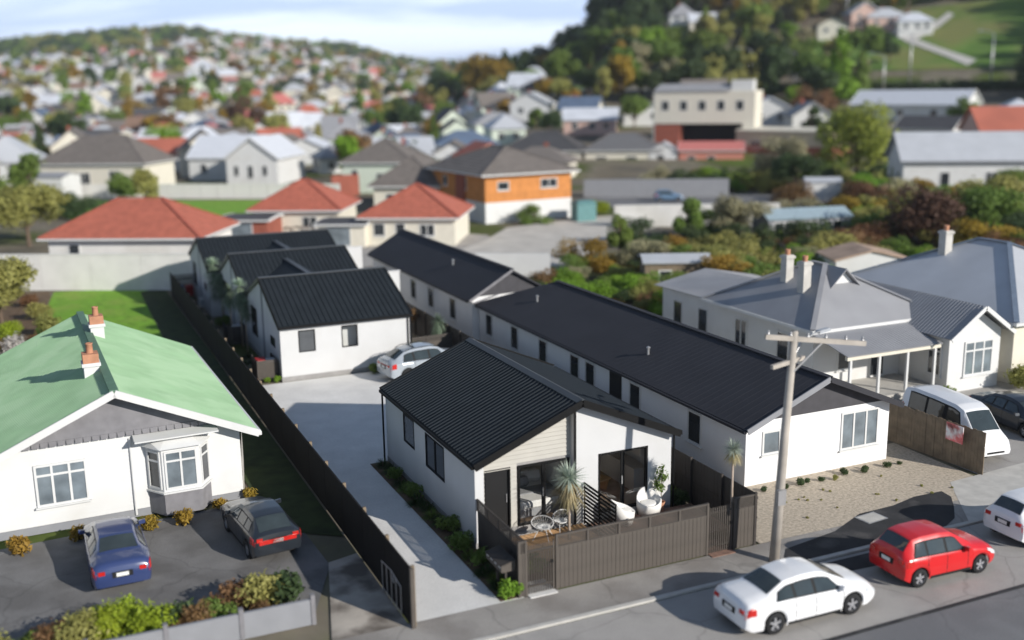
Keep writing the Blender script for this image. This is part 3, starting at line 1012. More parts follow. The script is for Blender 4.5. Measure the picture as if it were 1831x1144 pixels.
# ================================================================== REAR TERRACE OF THREE GABLED UNITS
def rear_unit(x0, x1, y0, y1, yr, zf, zr, zb, label, first):
    t = thing('terraced_townhouse', label, 'house', (x0, y0, 0), 0, 'rear row of gabled townhouses')
    w, l, r = x1 - x0, y1 - y0, yr - y0
    zs = lambda y: zf + (y + .1) * (zr - zf) / (r + .1) if y < r else zr + (y - r) * (zb - zr) / (l - r)
    side = [(l - a, z_) for a, z_ in ((0, 0), (l, 0), (l, zs(l) - .1), (r, zr - .12), (0, zs(0) - .1))]
    holes = [(l - 2.55, 1.5, l - 1.35, 2.05), (l - 7.85, 1.05, l - 6.15, 2.75)]
    mb = MB()
    mb.wall((0, l, 0), (0, -1, 0), (1, 0, 0), side, holes, .2)
    fh = [(.95, 1.47, 1.86, 2.66), (3.28, 1.48, 4.18, 2.68)] if first else []
    mb.wall((.2, 0, 0), (1, 0, 0), (0, 1, 0), [(0, 0), (w - .2, 0), (w - .2, zs(0) - .1), (0, zs(0) - .1)], [(a - .2, b, c - .2, d) for a, b, c, d in fh], .2)
    mb.add([(w - .2, a + .21 * (a == 0), z_) for a, z_ in ((0, 0), (l, 0), (l, zs(l) - .1), (r, zr - .12), (0, zs(0) - .1))] +
           [(w, a + .21 * (a == 0), z_) for a, z_ in ((0, 0), (l, 0), (l, zs(l) - .1), (r, zr - .12), (0, zs(0) - .1))],
           [(0, 1, 2, 3, 4), (9, 8, 7, 6, 5)] + [(i, (i + 1) % 5, (i + 1) % 5 + 5, i + 5) for i in range(5)])
    mb.box(.2, l - .2, 0, w - .2, l, zs(l) - .1)
    part('wall', mb, M_PLASTER, t)
    if first:
        part('plinth', MB().box(-.02, -.025, -.05, w + .02, -.001, .24).box(-.025, 0, -.05, -.001, l, .2), M_PLINTH, t)
    part('corner_panel', MB().box(-.012, r - .42, .1, -.001, r + .08, zr - .2), M_GREYWALL, t)
    window(t, (0, l, 0), (0, -1, 0), (-1, 0, 0), l - 2.53, 1.52, l - 1.37, 2.04, M_BLACK, M_PANE, 1, .05, proud=.015)
    window(t, (0, l, 0), (0, -1, 0), (-1, 0, 0), l - 7.83, 1.07, l - 6.17, 2.73, M_BLACK, M_PANE, 2, .05, .5, proud=.015)
    if first:
        window(t, (0, 0, 0), (1, 0, 0), (0, -1, 0), .96, 1.48, 1.85, 2.65, M_BLACK, M_BLIND, 1, .05, proud=.01)
        window(t, (0, 0, 0), (1, 0, 0), (0, -1, 0), 3.29, 1.49, 4.17, 2.67, M_BLACK, GLASS, 1, .05, proud=.01)
        part('added_sun_catch_room', MB().box(2.2, .62, .4, 5.2, .7, 2.8).box(2.1, .2, .4, 2.2, .7, 2.8).box(5.2, .2, .4, 5.3, .7, 2.8).box(2.1, .2, .3, 5.3, .7, .399).box(2.1, .2, 2.801, 5.3, .7, 2.9), M_WHITE, t)  # depth kept shallow so sunlight lands on the white back wall
    mb = MB()
    rib_sheet(mb, (-.06, -.12, zf), (w + .06, -.12, zf), (-.06, r, zr), (w + .06, r, zr), .285, .04, .30, th=.1)
    part('roof_sheet', mb, M_SLATE, t)
    mb = MB()
    rib_sheet(mb, (w + .06, l + .02, zb), (-.06, l + .02, zb), (w + .06, r, zr), (-.06, r, zr), .285, .04, .30, th=.1)
    part('roof_sheet', mb, M_SLATE, t)
    part('ridge_cap', MB().bar((-.09, r, zr + .03), (w + .09, r, zr + .03), .28, .05), M_RIDGE, t)
    for x in (-.09, w + .09):
        part('barge_board', MB().bar((x, -.14, zf - .06), (x, r, zr - .06), .05, .22), M_BLACK, t)
        part('barge_board', MB().bar((x, l + .02, zb - .06), (x, r, zr - .06), .05, .22), M_RIDGE if x < 0 else M_BLACK, t)
    if first:
        part('gutter', MB().box(-.1, -.26, zf - .14, w + .12, -.14, zf - .02), M_BLACK, t)
        for dx in (w - .14, w + .03):
            part('downpipe', MB().tube([(dx, -.06, .05), (dx, -.06, zf - .14)], .035, 8), M_BLACK, t)
    else:
        # small cross gable bridging the valley to the unit in front
        xc = first_xc(x0)
        zt, zv = zr - .42, zf + .02
        yb = -(zr - zt) / .40 - 0.0
        slope = (zr - zf) / (r + .1)
        A, B = (xc, -3.4, zt), (xc, (zt - zf) / slope, zt)
        mb = MB()
        for s in (-1, 1):
            C_ = (xc + s * 2.9, -.02, zf + .06)
            mb.poly([A, B, C_] if s > 0 else [B, A, C_])
        c = part('valley_cricket', mb, M_SLATE, t)
        part('ridge_cap', MB().bar((A[0], A[1], A[2] + .03), (B[0], B[1], B[2] + .03), .30, .05), M_RIDGE, c)
    return t


def first_xc(x0):
    return (2.02 - x0) if x0 > -1.6 else (3.2 - x0)


rear_unit(-1.29, 5.85, 23.62, 33.12, 28.2, 2.98, 4.82, 3.08, 'nearest of the three rear white gabled townhouses, its two-window front wall above the concrete yard', True)
rear_unit(-1.32, 6.1, 33.14, 42.1, 37.72, 3.08, 4.86, 3.14, 'middle one of the three rear white gabled townhouses, with a small cross gable', False)
rear_unit(-2.05, 7.25, 42.12, 51.4, 46.7, 3.14, 4.80, 3.1, 'furthest of the three rear white gabled townhouses, closest to the red tiled roofs', False)

# ================================================================== FENCES AND GATES OF THE COURTYARD
M_SLAT = M_FENCE
board_me = MB().box(-.0695, 0, .02, .0695, .02, 1.38).mesh('board', M_FENCE)
slat_me = {}


def slat_bay(parent, x0, x1, y, z0, z1, n, m=M_SLAT, axis='x'):
    key = (round(x1 - x0, 3), axis, m.name)
    if key not in slat_me:
        w = x1 - x0
        slat_me[key] = (MB().box(0, 0, -.009, w, .018, .009) if axis == 'x' else MB().box(0, 0, -.009, .018, w, .009)).mesh('slat', m)
    for i in range(n):
        zz = z0 + (z1 - z0) * (i + .5) / n
        link('slat', slat_me[key], parent, (x0, y, zz) if axis == 'x' else (y, x0, zz))


def board_fence(name, label, x0, x1, bays, cat='fence'):
    t = thing(name, label, cat, (x0, YF, 0), 0)
    w = x1 - x0
    n = int(round(w / .15))
    for i in range(n):
        o = link('board', board_me, t, (w * (i + .5) / n, RND.uniform(-.003, .003), 0))
        o.scale = (w / n / .15, 1, 1)
    part('backing', MB().box(0, .021, .02, w, .03, 1.38), M_FENCED, t)
    part('rail', MB().box(0, -.012, 1.382, w, .05, 1.41).box(0, -.018, 1.765, w, .055, 1.80).box(0, .031, .3, w, .07, .4).box(0, .031, 1.0, w, .07, 1.1), M_FENCE, t)
    for i in range(bays + 1):
        x = min(max(w * i / bays, .035), w - .035)
        part('post', MB().box(x - .035, -.02, 0 if i in (0, bays) else 1.412, x + .035, .06, 1.81 if i in (0, bays) else 1.764), M_FENCE, t)
    for i in range(bays):
        a, b = w * i / bays + .06, w * (i + 1) / bays - .06
        slat_bay(t, a, b, 0.01, 1.415, 1.762, 9)
    return t


board_fence('street_fence', 'long taupe vertical board fence with slatted top along the footpath between the two slatted gates', 1.10, 6.63, 5)
board_fence('fence_panel', 'short taupe board fence panel right of the right slatted gate, at the corner', 7.62, 8.50, 1)
board_fence('fence_panel', 'narrow taupe fence pillar with slatted top left of the left gate, behind the letterboxes', -.15, .14, 1)


def bar_gate(label, x0, x1):
    t = thing('slatted_gate', label, 'gate', (x0, YF, 0), 0, 'slatted gates in the street fence')
    w = x1 - x0
    n = int(w / .075)
    me = MB().box(-.016, -.012, .06, .016, .02, 1.62).mesh('bar', M_FENCE)
    for i in range(n):
        link('bar', me, t, (.03 + (w - .06) * i / (n - 1), 0, 0))
    part('rail', MB().box(0, .022, .25, w, .05, .31).box(0, .022, 1.40, w, .05, 1.46), M_FENCE, t)
    part('gate_post', MB().box(-.03, .02, 0, -.002, .08, 1.66).box(w + .002, .02, 0, w + .03, .08, 1.66), M_FENCE, t)
    part('latch', MB().box(w - .1, -.04, .95, w - .03, -.013, 1.05), M_BLACK, t)
bar_gate('left slatted gate beside the letterboxes and the bright green shrub', .18, 1.04)
bar_gate('right slatted gate with brick pavers under it near the power pole', 6.68, 7.56)
structure('brick_threshold', MB().box(6.66, YF - .25, 0, 7.58, YF + .9, .03), M_PAVER)
structure('concrete_threshold', MB().box(.16, YF - .2, 0, 1.08, YF + .8, .03), M_CONC)

# side fence between courtyard and driveway
t = thing('side_fence', 'dark side fence with slatted top between the driveway and the courtyard', 'fence', (.06, YF, 0))
for i in range(12):
    part('board', MB().box(-.012, .08 + i * .297, .02, .012, .08 + i * .297 + .29, 1.40), M_FENCED, t)
part('rail', MB().box(-.03, .06, 1.402, .03, 3.69, 1.43).box(-.035, .06, 1.765, .035, 3.69, 1.80), M_FENCED, t)
for i in range(5):
    y = .1 + i * .885
    part('post', MB().box(-.03, y - .03, 1.43, .03, y + .03, 1.764), M_FENCED, t)
for i in range(4):
    slat_bay(t, .14 + i * .885, .14 + i * .885 + .8, -.01, 1.435, 1.762, 8, M_FENCED, 'y')

# privacy screen in the courtyard
t = thing('privacy_screen', 'dark diagonal-looking horizontal slat screen between the two halves of the courtyard', 'screen', (4.05, -.05, .2))
me = MB().box(-.012, -2.2, -.043, .012, 0, .043).mesh('slat', M_BLACK)
for i in range(11):
    link('slat', me, t, (0, 0, .08 + i * .138))
for y in (-2.2, -1.1, -.04):
    part('post', MB().box(-.045, y - .03, 0, -.013, y + .03, 1.52), M_BLACK, t)

# left boundary: dark panels, posts showing on the inside
t = thing('boundary_fence', 'long dark plain fence along the left side of the concrete driveway', 'fence', (XF, -3.98, 0))
n = 23
pl_ = 2.4
me = MB().box(-.02, .01, .02, .02, pl_ - .01, 1.79).mesh('panel', M_FENCEB)
pm_ = MB().box(.021, -.05, 0, .125, .05, 1.86).mesh('post', M_WOODF)
for i in range(n):
    link('panel', me, t, (0, i * pl_, 0))
    link('post', pm_, t, (0, i * pl_ + (.06 if i == 0 else 0), 0))
part('rail', MB().box(.021, .0, 1.3, .06, n * pl_, 1.38).box(.021, 0, .3, .06, n * pl_, .38).box(-.03, 0, 1.795, .03, n * pl_, 1.815), M_FENCEB, t)
part('end_post', MB().box(-.05, -.12, 0, .06, -.002, 1.84), M_FENCE, t)

# right boundary: taupe boards on posts
t = thing('boundary_fence', 'dark taupe fence along the right boundary, below the white wall of the long charcoal-roofed house', 'fence', (XB, YF + .02, 0))
b1 = MB().box(-.01, -.095, .03, .01, .095, .93).mesh('board', M_FENCED)
b2 = MB().box(-.01, -.095, .96, .01, .095, 1.80).mesh('board', M_FENCED)
for i in range(60):
    link('board', b1, t, (RND.uniform(-.003, .003), .1 + i * .2, 0))
    link('board', b2, t, (RND.uniform(-.003, .003), .1 + i * .2, 0))
far = part('far_boards', MB().box(-.01, 12.0, .03, .01, 36.5, 1.80), M_FENCED, t)
pm2 = MB().box(-.10, -.05, 0, -.012, .05, 1.86).mesh('post', M_FENCED)
for i in range(20):
    link('post', pm2, t, (0, i * 1.9, 0))
part('rail', MB().box(.012, 0, .9, .05, 36.5, .98).box(.012, 0, 1.6, .05, 36.5, 1.68), M_FENCED, t)

# low timber fence between rear courtyard and car bay
t = thing('courtyard_fence', 'taupe board fence closing the rear courtyard behind the parked silver car', 'fence', (5.95, 23.9, 0), .07)
for i in range(16):
    part('board', MB().box(i * .16, 0, .02, i * .16 + .152, .02, 1.15), M_FENCE, t)
part('rail', MB().box(0, -.01, 1.152, 2.56, .05, 1.18).box(0, -.01, 1.46, 2.56, .05, 1.49), M_FENCE, t)
slat_bay(t, 0.0, 2.56, 0, 1.185, 1.455, 8)
# white firewalls at the rear of the terrace
tag(part('firewall', MB().box(6.2, 33.0, 0, 8.4, 33.16, 3.65).box(6.15, 32.97, 3.652, 8.45, 33.2, 3.72), M_PLASTER, None), 'white parapet wall standing right of the nearest rear townhouse roof', 'wall')
tag(part('firewall', MB().box(7.4, 42.0, 0, 8.6, 42.16, 4.0).box(7.35, 41.97, 4.002, 8.65, 42.2, 4.08), M_PLASTER, None), 'white parapet wall standing right of the middle rear townhouse roof', 'wall')

# picket end fence at the back of the lane
t = thing('picket_fence', 'black picket gate fence across the far end of the narrow lane, behind the bins', 'fence', (-3.45, 50.6, 0))
me = MB().box(-.03, 0, 0, .03, .03, 1.7).mesh('picket', M_BLACK)
for i in range(13):
    link('picket', me, t, (.05 + i * .11, 0, 0))
part('rail', MB().box(0, .031, .3, 1.45, .06, .38).box(0, .031, 1.3, 1.45, .06, 1.38), M_BLACK, t)

# wrought iron gate leaning at the fence end
t = thing('iron_gate', 'small old wrought iron gate leaning on the dark boundary fence near the street', 'gate', (XF - .10, -3.3, .02), 0)
mb = MB()
for y, h in ((0, .95), (.45, 1.0), (.9, 1.05), (1.35, 1.05), (1.8, 1.0)):
    part('bar', MB().tube([(0, y, 0), (0, y, h)], .014, 6), M_STEEL, t)
part('rail', MB().tube([(0, -.03, .95), (0, .9, 1.08), (0, 1.85, .98)], .016, 6).tube([(0, 0, .12), (0, 1.8, .12)], .014, 6), M_STEEL, t)
part('scroll', MB().tube([(0, .7 + .14 * (1 - i / 16) * cos(i * .7), .85 + .14 * (1 - i / 16) * sin(i * .7)) for i in range(16)], .009, 5), M_STEEL, t)

# ================================================================== COURTYARD FLOOR AND FURNITURE
dk = thing('deck', 'honey coloured timber deck outside the bedroom glass doors', 'deck', (.35, -2.1, .10))
for i in range(13):
    part('plank', MB().box(.01 + RND.uniform(0, .01), i * .158, .04, 3.55 + RND.uniform(0, .05), i * .158 + .150, .115 + RND.uniform(-.003, .003)), M_TIMBER, dk)
part('joist', MB().box(.1, .0, .01, .2, 2.0, .039).box(1.8, 0, .01, 1.9, 2, .039).box(3.3, 0, .01, 3.4, 2, .039), M_WOODF, dk)
pt = thing('patio', 'paved patio of brown bricks outside the right glass doors', 'patio', (4.1, -2.6, .14))
pme = [MB().box(.006, .006, 0, .292, .142, .08 + k * .003).mesh('brick', M_PAVER) for k in range(3)]
for i in range(14):
    for j in range(16):
        link('brick', pme[RND.randrange(3)], pt, (i * .3 + (.15 if j % 2 else 0) * 0, j * .15, 0))
sheet('courtyard_soil', [(.1, YF + .06), (8.45, YF + .06), (8.45, 9.5), (7.6, 9.5), (7.6, .0), (.1, .0)], M_SOIL, 0.014)
sheet('planting_bed', [(-.74, -3.7), (0.04, -3.7), (-.02, 9.5), (-.8, 9.5)], M_SOIL, 0.02)


def wire_chair(label, loc, rot):
    t = thing('wire_chair', label, 'chair', loc, rot, 'white round lounge chairs on the deck')
    a, b = .38, .40
    ring = [Vector((a * cos(k * pi / 12), -.02 - .12 * sin(k * pi / 12) + .30 * sin(k * pi / 12) * .9, .42 + .36 * (sin(k * pi / 12) * .5 + .5))) for k in range(25)]
    part('hoop', MB().tube(ring, .016, 6, caps=False), M_WHITE, t, True)
    ctr = Vector((0, .10, .34))
    mb = MB()
    for k in range(0, 24):
        p = ring[k]
        mid_ = (p * .45 + ctr * .55) + Vector((0, 0, -.05))
        mb.tube([p, mid_, ctr], .005, 4, caps=False)
    part('wire_shell', mb, M_WHITE, t)
    cm = MB()
    n = 12
    cm.lathe([(0.02, .0), (.16, .02), (.24, .09), (.25, .10), (.16, .05), (0.02, .03)], 16, 'z', (0, .08, .34))
    part('seat', cm, M_WHITE, t, True)
    for sx in (-1, 1):
        for sy in (-1, 1):
            part('leg', MB().tube([(sx * .12, sy * .12 + .08, .36), (sx * .28, sy * .28 + .05, 0)], .011, 6), M_WHITE, t)
    return t
wire_chair('white round wire lounge chair left of the tall cordyline, on the timber deck', (2.15, -.62, .215), radians(-40))
wire_chair('white round wire lounge chair behind the trunk of the tall cordyline', (2.95, -.45, .215), radians(15))


def shell_chair(label, loc, rot):
    t = thing('armchair', label, 'chair', (loc[0], loc[1], loc[2] + .14), rot, 'white moulded armchairs on the patio')
    prof = [(-.40, 0), (-.42, .45), (-.38, .62), (.0, .0)]
    mb = MB()
    n = 26
    outer, inner = [], []
    for k in range(n):
        a = 2 * pi * k / n
        back = max(0, sin(a))
        hgt = .56 + .30 * back ** 1.3 - .15 * max(0, -sin(a))
        r = .42 + .02 * cos(2 * a)
        outer.append([(r * .86 * cos(a), r * .84 * sin(a), 0), (r * 1.0 * cos(a), r * .98 * sin(a), .28), (r * 1.02 * cos(a), r * (1.0 + .1 * back) * sin(a), hgt)])
        inner.append([(r * .90 * cos(a), r * (.92 + .08 * back) * sin(a), hgt), (r * .78 * cos(a), r * .80 * sin(a), .40), (.05 * cos(a), .05 * sin(a), .37)])
    base = 0
    V = []
    for k in range(n):
        V += outer[k] + inner[k]
    F = []
    for k in range(n):
        k2 = (k + 1) % n
        for j in range(5):
            F.append((k * 6 + j, k2 * 6 + j, k2 * 6 + j + 1, k * 6 + j + 1))
    F.append(tuple(k * 6 for k in range(n)))
    F.append(tuple(k * 6 + 5 for k in range(n)))
    mb.add(V, F)
    part('shell', mb, M_SHELL, t, True)
    part('seat_cushion', MB().lathe([(0.01, .44), (.24, .44), (.29, .42), (.29, .385), (.02, .38)], 18), M_SHELL, t, True)
    return t
shell_chair('white moulded armchair beside the slat screen, the left of the two', (5.25, -.62, .085), radians(80))
shell_chair('white moulded armchair under the potted plant, the right of the two', (6.45, -.35, .085), radians(-20))

# letterboxes
t = thing('letterbox_bank', 'bank of four dark grey letterboxes with sloping lids on two posts beside the side fence', 'letterbox', (-.36, -3.15, 0), 0)
for i in range(4):
    y = i * .30 - .35
    b = part('letterbox', MB().hexa([(-.25, y, .82), (.2, y, .82), (.2, y + .28, .82), (-.25, y + .28, .82), (-.25, y, 1.02), (.2, y, 1.14), (.2, y + .28, 1.14), (-.25, y + .28, 1.02)]), M_FENCE, t)
    part('lid', MB().hexa([(-.28, y - .005, 1.017), (.21, y - .005, 1.148), (.21, y + .285, 1.148), (-.28, y + .285, 1.017), (-.28, y - .005, 1.037), (.21, y - .005, 1.166), (.21, y + .285, 1.166), (-.28, y + .285, 1.037)]), M_FENCED, b)
    part('slot', MB().box(-.258, y + .06, .945, -.2505, y + .22, .985), M_WHITE, b)
for y in (-.15, .5):
    part('post', MB().box(-.05, y - .03, 0, .03, y + .03, .819), M_FENCE, t)


# bin enclosures
def enclosure(label, loc, nl):
    t = thing('bin_enclosure', label, 'bin screen', loc, 0, 'slatted bin enclosures in the lane')
    me = MB().box(0, 0, -.035, 1.05, .02, .035).mesh('slat', M_FENCE)
    me2 = MB().box(0, 0, -.035, .02, 1.5, .035).mesh('slat', M_FENCED)
    for i in range(12):
        link('slat', me, t, (0, 0, .08 + i * .092))
        link('slat', me2, t, (-.022, .0, .08 + i * .092))
        link('slat', me2, t, (1.052, .0, .08 + i * .092))
    part('post', MB().box(-.0, .021, 0, .06, .08, 1.15).box(.99, .021, 0, 1.05, .08, 1.15).box(0, 1.44, 0, .06, 1.5, 1.15).box(.99, 1.44, 0, 1.05, 1.5, 1.15), M_FENCED, t)
    return t
enclosure('slatted timber bin enclosure at the front corner of the nearest rear townhouse', (-2.46, 24.15, 0), 0)
enclosure('slatted bin enclosure halfway along the lane, under the cluster of palms', (-2.46, 33.2, 0), 1)


def wheelie_bin(label, loc, rot, m, ml):
    t = thing('wheelie_bin', label, 'bin', loc, rot, 'wheelie bins in the lane')
    part('body', MB().hexa([(-.2, -.22, .05), (.2, -.22, .05), (.2, .22, .05), (-.2, .22, .05), (-.26, -.30, .95), (.26, -.30, .95), (.26, .30, .95), (-.26, .30, .95)]), m, t)
    part('lid', MB().hexa([(-.28, -.33, .955), (.28, -.33, .955), (.28, .34, .955), (-.28, .34, .955), (-.25, -.30, 1.0), (.25, -.30, 1.0), (.25, .32, 1.03), (-.25, .32, 1.03)]), ml, t)
    part('handle', MB().tube([(-.2, .36, .98), (.2, .36, .98)], .018, 6), ml, t)
    for s in (-1, 1):
        part('wheel', MB().lathe([(.01, -.03), (.1, -.03), (.1, .03), (.01, .03)], 12, 'x', (s * .24, .24, .1)), M_TYRE, t)
    return t
wheelie_bin('red wheelie bin at the far end of the lane by the picket fence', (-2.5, 49.6, 0), .1, M_REDBIN, M_REDBIN)
wheelie_bin('dark blue wheelie bin at the far end of the lane, left of the red bin', (-3.12, 49.9, 0), 0, M_BLUEBIN, M_BLUEBIN)
wheelie_bin('wheelie bin with red lid inside the near slatted enclosure', (-2.1, 25.1, 0), 0, M_FENCEB, M_REDBIN)
wheelie_bin('wheelie bin with pale grey lid inside the near slatted enclosure', (-1.62, 24.75, 0), 0, M_FENCEB, M_GREYBIN)
wheelie_bin('wheelie bin with grey lid inside the second slatted enclosure', (-1.8, 34.0, 0), 0, M_FENCEB, M_GREYBIN)
t = thing('heat_pump', 'white heat pump unit on the ground in the lane behind the palms', 'heat pump', (-2.0, 45.9, 0), .1)
part('case', MB().box(-.4, -.17, .06, .4, .17, .66), M_WHITE, t)
part('fan_grille', MB().lathe([(.01, -.176), (.2, -.18), (.22, -.171)], 16, 'y', (-.1, 0, .36)), M_GREYBIN, t)


# ================================================================== PLANTS
def leaf_cloud(name, m, lobes, n, size, seed, elong=1.0, down=0.0, shell=.55):
    r = np.random.default_rng(seed)
    lobes = np.array(lobes, float)
    vol = lobes[:, 3] * lobes[:, 4] * lobes[:, 5]
    idx = r.choice(len(lobes), n, p=vol ** .7 / (vol ** .7).sum())
    d = r.normal(size=(n, 3))
    d /= np.linalg.norm(d, axis=1)[:, None]
    rad = (shell + (1 - shell) * r.random(n) ** .6) * (1 + .16 * r.normal(size=n))
    p = lobes[idx, :3] + d * lobes[idx, 3:6] * rad[:, None]
    nrm = d * .8 + r.normal(size=(n, 3)) * .7 + np.array([0, 0, .35 - down])
    nrm /= np.linalg.norm(nrm, axis=1)[:, None]
    t = r.normal(size=(n, 3))
    t -= (t * nrm).sum(1)[:, None] * nrm
    t /= np.linalg.norm(t, axis=1)[:, None]
    b = np.cross(nrm, t)
    s = size * (.6 + .8 * r.random(n))[:, None]
    V = np.stack([p - t * s * elong, p - b * s * .5 + t * s * .1, p + t * s * elong, p + b * s * .5 + t * s * .1], 1).reshape(-1, 3)
    me = bpy.data.meshes.new(name)
    me.vertices.add(len(V))
    me.vertices.foreach_set('co', V.ravel())
    me.loops.add(n * 4)
    me.loops.foreach_set('vertex_index', np.arange(n * 4))
    me.polygons.add(n)
    me.polygons.foreach_set('loop_start', np.arange(n) * 4)
    me.materials.append(m)
    me.update(calc_edges=True)
    return me


def blades(name, m, n, ln, w, seed, up=(-.6, 1.0), droop=.35, base_r=.04, origin=(0, 0, 0), segs=3):
    r = random.Random(seed)
    mb = MB()
    for i in range(n):
        az = r.uniform(0, 2 * pi)
        el = math.asin(max(-1, min(1, r.uniform(*up))))
        L_ = ln * r.uniform(.75, 1.1)
        h = Vector((cos(az), sin(az), 0))
        d = h * cos(el) + Vector((0, 0, sin(el)))
        side = Vector((-sin(az), cos(az), 0))
        P = []
        for k in range(segs + 1):
            f = k / segs
            q = Vector(origin) + h * base_r + d * L_ * f - Vector((0, 0, 1)) * droop * L_ * f * f * (.4 + abs(cos(el)))
            ww = w * (1 - f) ** .7 * (0.6 + .8 * min(1, f * 4)) + .0015
            P += [q - side * ww / 2, q + side * ww / 2]
        mb.add(P, [(2 * k, 2 * k + 1, 2 * k + 3, 2 * k + 2) for k in range(segs)])
    return mb.mesh(name, m, False, False)


CROWN_A = blades('crown', LF_SPIKE, 210, .62, .035, 1, (-.55, 1), .12)
SKIRT_A = blades('dry_skirt', LF_STRAW, 150, .62, .03, 2, (-1, -.3), .3)
CROWN_B = blades('crown', LF_SPIKEP, 150, .6, .04, 3, (.0, 1), .15)
SKIRT_B = blades('hanging_leaves', LF_SHADY, 110, .8, .024, 4, (-1, -.3), .5)
CROWN_C = blades('crown', LF_SHADY, 150, .62, .03, 8, (-.5, 1), .25)


def cordyline(label, loc, h, crown=CROWN_A, skirt=SKIRT_A, group=None, sc=1.0, lean=0.0, rad=.05, skirts=2):
    t = thing('cordyline', label, 'palm tree', loc, RND.uniform(0, 6), group)
    part('trunk', MB().tube([(0, 0, 0), (lean * .4, 0, h * .5), (lean, 0, h)], [rad * 1.25, rad, rad * .85], 8), M_TRUNKP, t, True)
    link('crown', crown, t, (lean, 0, h), 0, sc)
    for i in range(skirts):
        link('dry_skirt', skirt, t, (lean * (1 - .15 * i), 0, h - .1 - .38 * i * sc), i * 1.3, sc * (1 - .08 * i))
    return t


cordyline('tall silver-green spiky cordyline in the middle of the street courtyard', (2.93, -1.05, .05), 2.36, sc=1.08, rad=.045)
cordyline('slim spiky cordyline in the right front corner behind the short fence panel', (8.15, -2.85, .05), 3.1, sc=.7, rad=.04, skirts=1)
cordyline('tall pale-topped palm in the lane beside the middle rear townhouse', (-1.75, 42.3, 0), 3.6, CROWN_B, SKIRT_B, 'palms in the lane', 1.15, skirts=5)
cordyline('second stem of the tall palm clump beside the middle rear townhouse', (-1.45, 41.2, 0), 3.1, SKIRT_B, SKIRT_B, 'palms in the lane', 1.0, skirts=4)
cordyline('pale-topped palm in the lane above the second bin enclosure', (-1.72, 32.6, 0), 3.75, CROWN_B, SKIRT_B, 'palms in the lane', 1.05, skirts=3)
cordyline('lower left palm of the clump above the second bin enclosure', (-2.05, 34.2, 0), 3.2, CROWN_C, SKIRT_B, 'palms in the lane', 1.0, skirts=2)
cordyline('nearest drooping palm of the clump, on slender bare stems', (-1.75, 30.9, 0), 2.9, CROWN_C, SKIRT_B, 'palms in the lane', .9, rad=.04, skirts=2)
cordyline('drooping green palm in the rear courtyard behind the silver car', (8.0, 25.0, 0), 2.1, CROWN_C, SKIRT_B, None, .95, rad=.035, skirts=2)


def bush_mesh(name, m, seed, n=900, size=.06, r=.4, h=.4, elong=1.2):
    q = random.Random(seed)
    lob = [(q.uniform(-.5, .5) * r, q.uniform(-.5, .5) * r, h * q.uniform(.7, 1.1), r * q.uniform(.4, .62), r * q.uniform(.4, .62), h * q.uniform(.5, .75)) for _ in range(7)]
    return leaf_cloud(name, m, lob, n, size, seed, elong)


BUSH_BRIGHT = bush_mesh('foliage', LF_BRIGHT, 11, 900, .05, .36, .32)
BUSH_GREEN = bush_mesh('foliage', LF_GREEN, 12, 1000, .05, .42, .36)
BUSH_LIME = bush_mesh('foliage', LF_LIME, 13, 2600, .036, .52, .42)
BUSH_DARK = bush_mesh('foliage', LF_DARK, 14, 900, .06, .5, .4)
BUSH_OLIVE = bush_mesh('foliage', LF_OLIVE, 15, 2200, .042, .52, .45)
BUSH_GOLD = bush_mesh('foliage', LF_GOLD, 16, 700, .06, .34, .28)
BUSH_RUST = bush_mesh('foliage', LF_RUST, 17, 1600, .04, .42, .36)
BUSH_FLOWER = bush_mesh('foliage', LF_FLOWER, 18, 500, .07, .6, .5)
TUFT = blades('foliage', LF_GRASSD, 260, .55, .018, 21, (.25, 1), .45, .06)
TUFTG = blades('foliage', LF_GREEN, 220, .5, .02, 22, (.2, 1), .4, .06)
STEM = MB().tube([(0, 0, -.05), (0.02, 0, .25)], [.03, .018], 6).mesh('stem', M_TRUNK)


def bush(label, loc, me, sc=1.0, group=None, name='shrub', cat='shrub', rot=None):
    t = thing(name, label, cat, loc, RND.uniform(0, 6) if rot is None else rot, group, sc)
    link('foliage', me, t)
    link('stem', STEM, t)
    return t


gp = 'planting strip along the driveway wall'
strip = [(9.0, TUFT, 1.0), (8.2, TUFT, 1.1), (7.5, BUSH_GREEN, .85), (6.7, TUFT, 1.0), (6.1, TUFTG, 1.05), (5.4, BUSH_GREEN, .95), (4.6, TUFT, 1.1), (3.9, TUFT, .95),
         (3.2, TUFTG, 1.0), (2.5, TUFT, 1.05), (1.75, BUSH_GREEN, 1.1), (1.05, TUFT, .9), (.25, BUSH_GREEN, 1.15), (-.5, TUFTG, .95), (-1.15, BUSH_GREEN, .95), (-1.75, TUFT, 1.0), (-2.35, TUFTG, .95), (-2.8, TUFT, .8)]
kinds = {TUFT: ('grass_tuft', 'dark grass tuft in the driveway planting strip'), TUFTG: ('grass_tuft', 'lighter green grass tuft in the driveway planting strip'),
         BUSH_GREEN: ('shrub', 'rounded leafy shrub in the driveway planting strip')}
for i, (y, me, sc) in enumerate(strip):
    n_, lb = kinds[me]
    pos_ = ', near its back end' if y > 5.5 else (', at the side fence' if y < -.3 else ', below the two-pane window')
    bush(lb + pos_, (-.36 + RND.uniform(-.08, .08), y, .0), me, sc, gp, n_, 'plant')
bush('bright green rounded shrub at the foot of the letterbox posts by the footpath', (-.42, -3.62, 0), BUSH_BRIGHT, 1.05)
bush('bright lime hedge ball in the rear courtyard behind the silver car', (6.95, 25.7, 0), BUSH_LIME, 1.15)
bush('small lime shrub beside the downpipe of the nearest rear townhouse', (6.35, 26.6, 0), BUSH_LIME, .6)
bush('reddish shrub behind the right corner of the nearest rear townhouse', (7.8, 30.0, .9), BUSH_RUST, 1.5)
